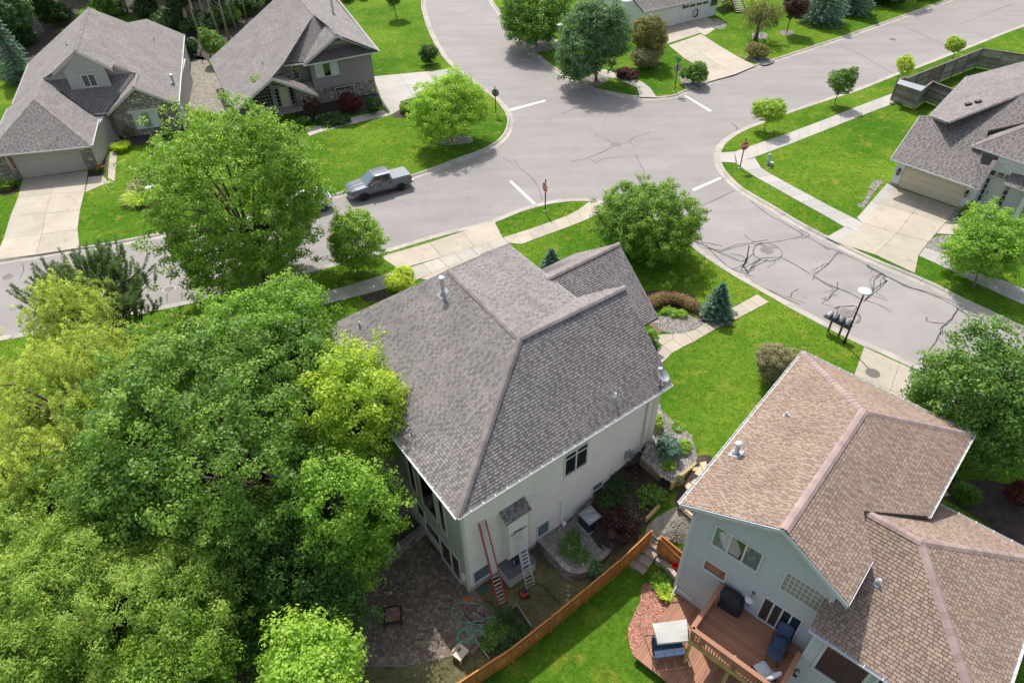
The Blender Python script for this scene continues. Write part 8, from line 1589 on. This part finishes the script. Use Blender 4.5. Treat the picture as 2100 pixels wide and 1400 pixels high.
for i, (x, y, w_, h) in enumerate(((1020, 1290, 52, .5), (1040, 1268, 44, .6), (1062, 1290, 46, .4), (1000, 1318, 44, .45), (1022, 1325, 40, .4), (1052, 1312, 40, .4))): spiky('bedding_plant', ['leafy plant in the left half of the raised garden bed', 'plant at the upper corner of the raised garden bed by the stake', 'plant at the right side of the raised garden bed', 'plant at the left pole of the raised garden bed', 'plant at the lower corner of the raised garden bed', 'plant in the raised garden bed nearest the fence'][i], x, y, w_*.85, h*.4, ['leaf_oak', 'leaf_dark', 'leaf_dark'][i % 3], 420, 130+i, 'plant', 'plants in the raised garden bed', wd=.06, lean=1.2)
for i, (x, y, w_) in enumerate(((1168, 1125, 60), (1190, 1140, 50), (1175, 1105, 40), (1390, 880, 30), (1400, 925, 26), (1370, 958, 30))):
    wt = spiky('weeds', ['weeds in the middle of the gravel terrace', 'weeds near the rim of the gravel terrace', 'weeds near the wall on the gravel terrace', 'green tuft in the stone bed behind the spruce shrub', 'green tuft at the outer edge of the stone bed', 'pale green tuft below the spruce shrub'][i], x, y, w_ if i < 3 else w_, .13 if i < 3 else .3, 'leaf_oak' if i < 3 else 'leaf_bright', 150 if i < 3 else 300, 140+i, 'weeds', wd=.02, lean=1)
    wp = un(x, y, -2.5 if i < 3 else -.15); wt.location = tuple(float(q) for q in wp)
# curved hedge and groundcover
hl = smooth_line([un(x, y, .35) for x, y in ((1333, 622), (1350, 613), (1375, 610), (1400, 615), (1420, 626))], 5); ht = thing('hedge', 'low curved brown-tinged hedge at the edge of the corner lawn', 'hedge', un(1375, 618, 0)); g = np.random.default_rng(150); hl = np.array(hl); n = 16000; k = g.integers(0, len(hl)-1, n); f = g.random(n)[:, None]; q = unit(g.normal(size=(n, 3)))*(g.random(n)**.33)[:, None]; P = hl[k]*(1-f)+hl[k+1]*f+q*np.array([.45, .45, .38])*(1+.28*np.sin(k*1.7+3*q[:, 2])[:, None])-np.array([*ht.location]); V, Q = leaf_cards(P, unit(q+np.array([0, 0, .6])+g.normal(size=(n, 3))*.4), .09); o = fast_mesh('foliage', V, Q, np.clip(.5+.3*q[:, 2]+g.normal(size=n)*.2, 0, .999), 'leaf_brown', ht); o['kind'] = 'stuff'
for i, (x, y, w_) in enumerate(((1366, 637, 30), (1384, 640, 30), (1399, 643, 24))): shrub('groundcover', 'yellow-green low plant in the round gravel bed, %s of three' % ['left', 'middle', 'right'][i], x, y, w_, .18, .22, 'leaf_bright', 155+i, size=.08, cat='plant', grp='low plants in the round gravel bed', limbs=0)
print('leaf tris', LEAF_TOTAL[0])
# ================================================================== grass blades over the lawns
def grass():
    g = np.random.default_rng(5); n = 1200000; X = g.uniform(-48, 76, n); Y = g.uniform(8, 110, n); D = np.hypot(np.hypot(X, Y), CAM_H); keep = g.random(n) < np.clip((38/D)**2.2, 0, 1)
    c = np.c_[X, Y, np.zeros(n)]-CAM; cc = c@ROT; px = cc[:, 0]/cc[:, 2]*F_PX+CX; py = cc[:, 1]/cc[:, 2]*F_PX+CY; keep &= (px > -60) & (px < 2160) & (py > -40) & (py < 1460); X = X[keep]; Y = Y[keep]
    ok = np.ones(len(X), bool)
    for P in EXCL:
        P = np.array([p[:2] for p in P]); a, b = P.min(0), P.max(0); w_ = ok & (X > a[0]) & (X < b[0]) & (Y > a[1]) & (Y < b[1]); i = np.nonzero(w_)[0]
        if len(i): ok[i[inside(X[i], Y[i], P)]] = False
    X = X[ok]; Y = Y[ok]; Z = G(X, Y); n = len(X); D = np.hypot(np.hypot(X, Y), CAM_H); s = np.minimum(D/42, 1.25); h = g.uniform(.035, .085, n)*s; a = g.uniform(0, 6.28, n); w_ = g.uniform(.014, .03, n)*s
    P = np.c_[X, Y, Z-.01]; sd = np.c_[np.cos(a), np.sin(a), np.zeros(n)]*w_[:, None]; ln = np.c_[g.normal(size=(n, 2))*.03*s[:, None], h]; V = np.stack([P-sd, P+sd, P+ln], 1).reshape(-1, 3)
    q = (np.sin(X*.31+1)*np.cos(Y*.27)+np.sin(X*.9+Y*.7)*.5+1.5)/3; A = g.random((400, 400)); B_ = g.random((400, 400))
    def vn(A, s): fx = (X+60)/s % 398; fy = Y/s % 398; i = fx.astype(int); j = fy.astype(int); u = fx-i; v = fy-j; u = u*u*(3-2*u); v = v*v*(3-2*v); return (A[i, j]*(1-u)+A[i+1, j]*u)*(1-v)+(A[i, j+1]*(1-u)+A[i+1, j+1]*u)*v
    t = np.clip(q*.25+.55*vn(A, .55)+.35*vn(B_, 2.3)-.22+g.normal(size=n)*.17, 0, .999)
    o = fast_mesh('grass', V, np.arange(3*n).reshape(-1, 3), t, 'grass_blade', k=3); tag(o, 'short mown grass blades covering all the lawns', 'grass'); o['kind'] = 'stuff'; print('grass', n)
grass()
# a few stray clippings and twigs on the road
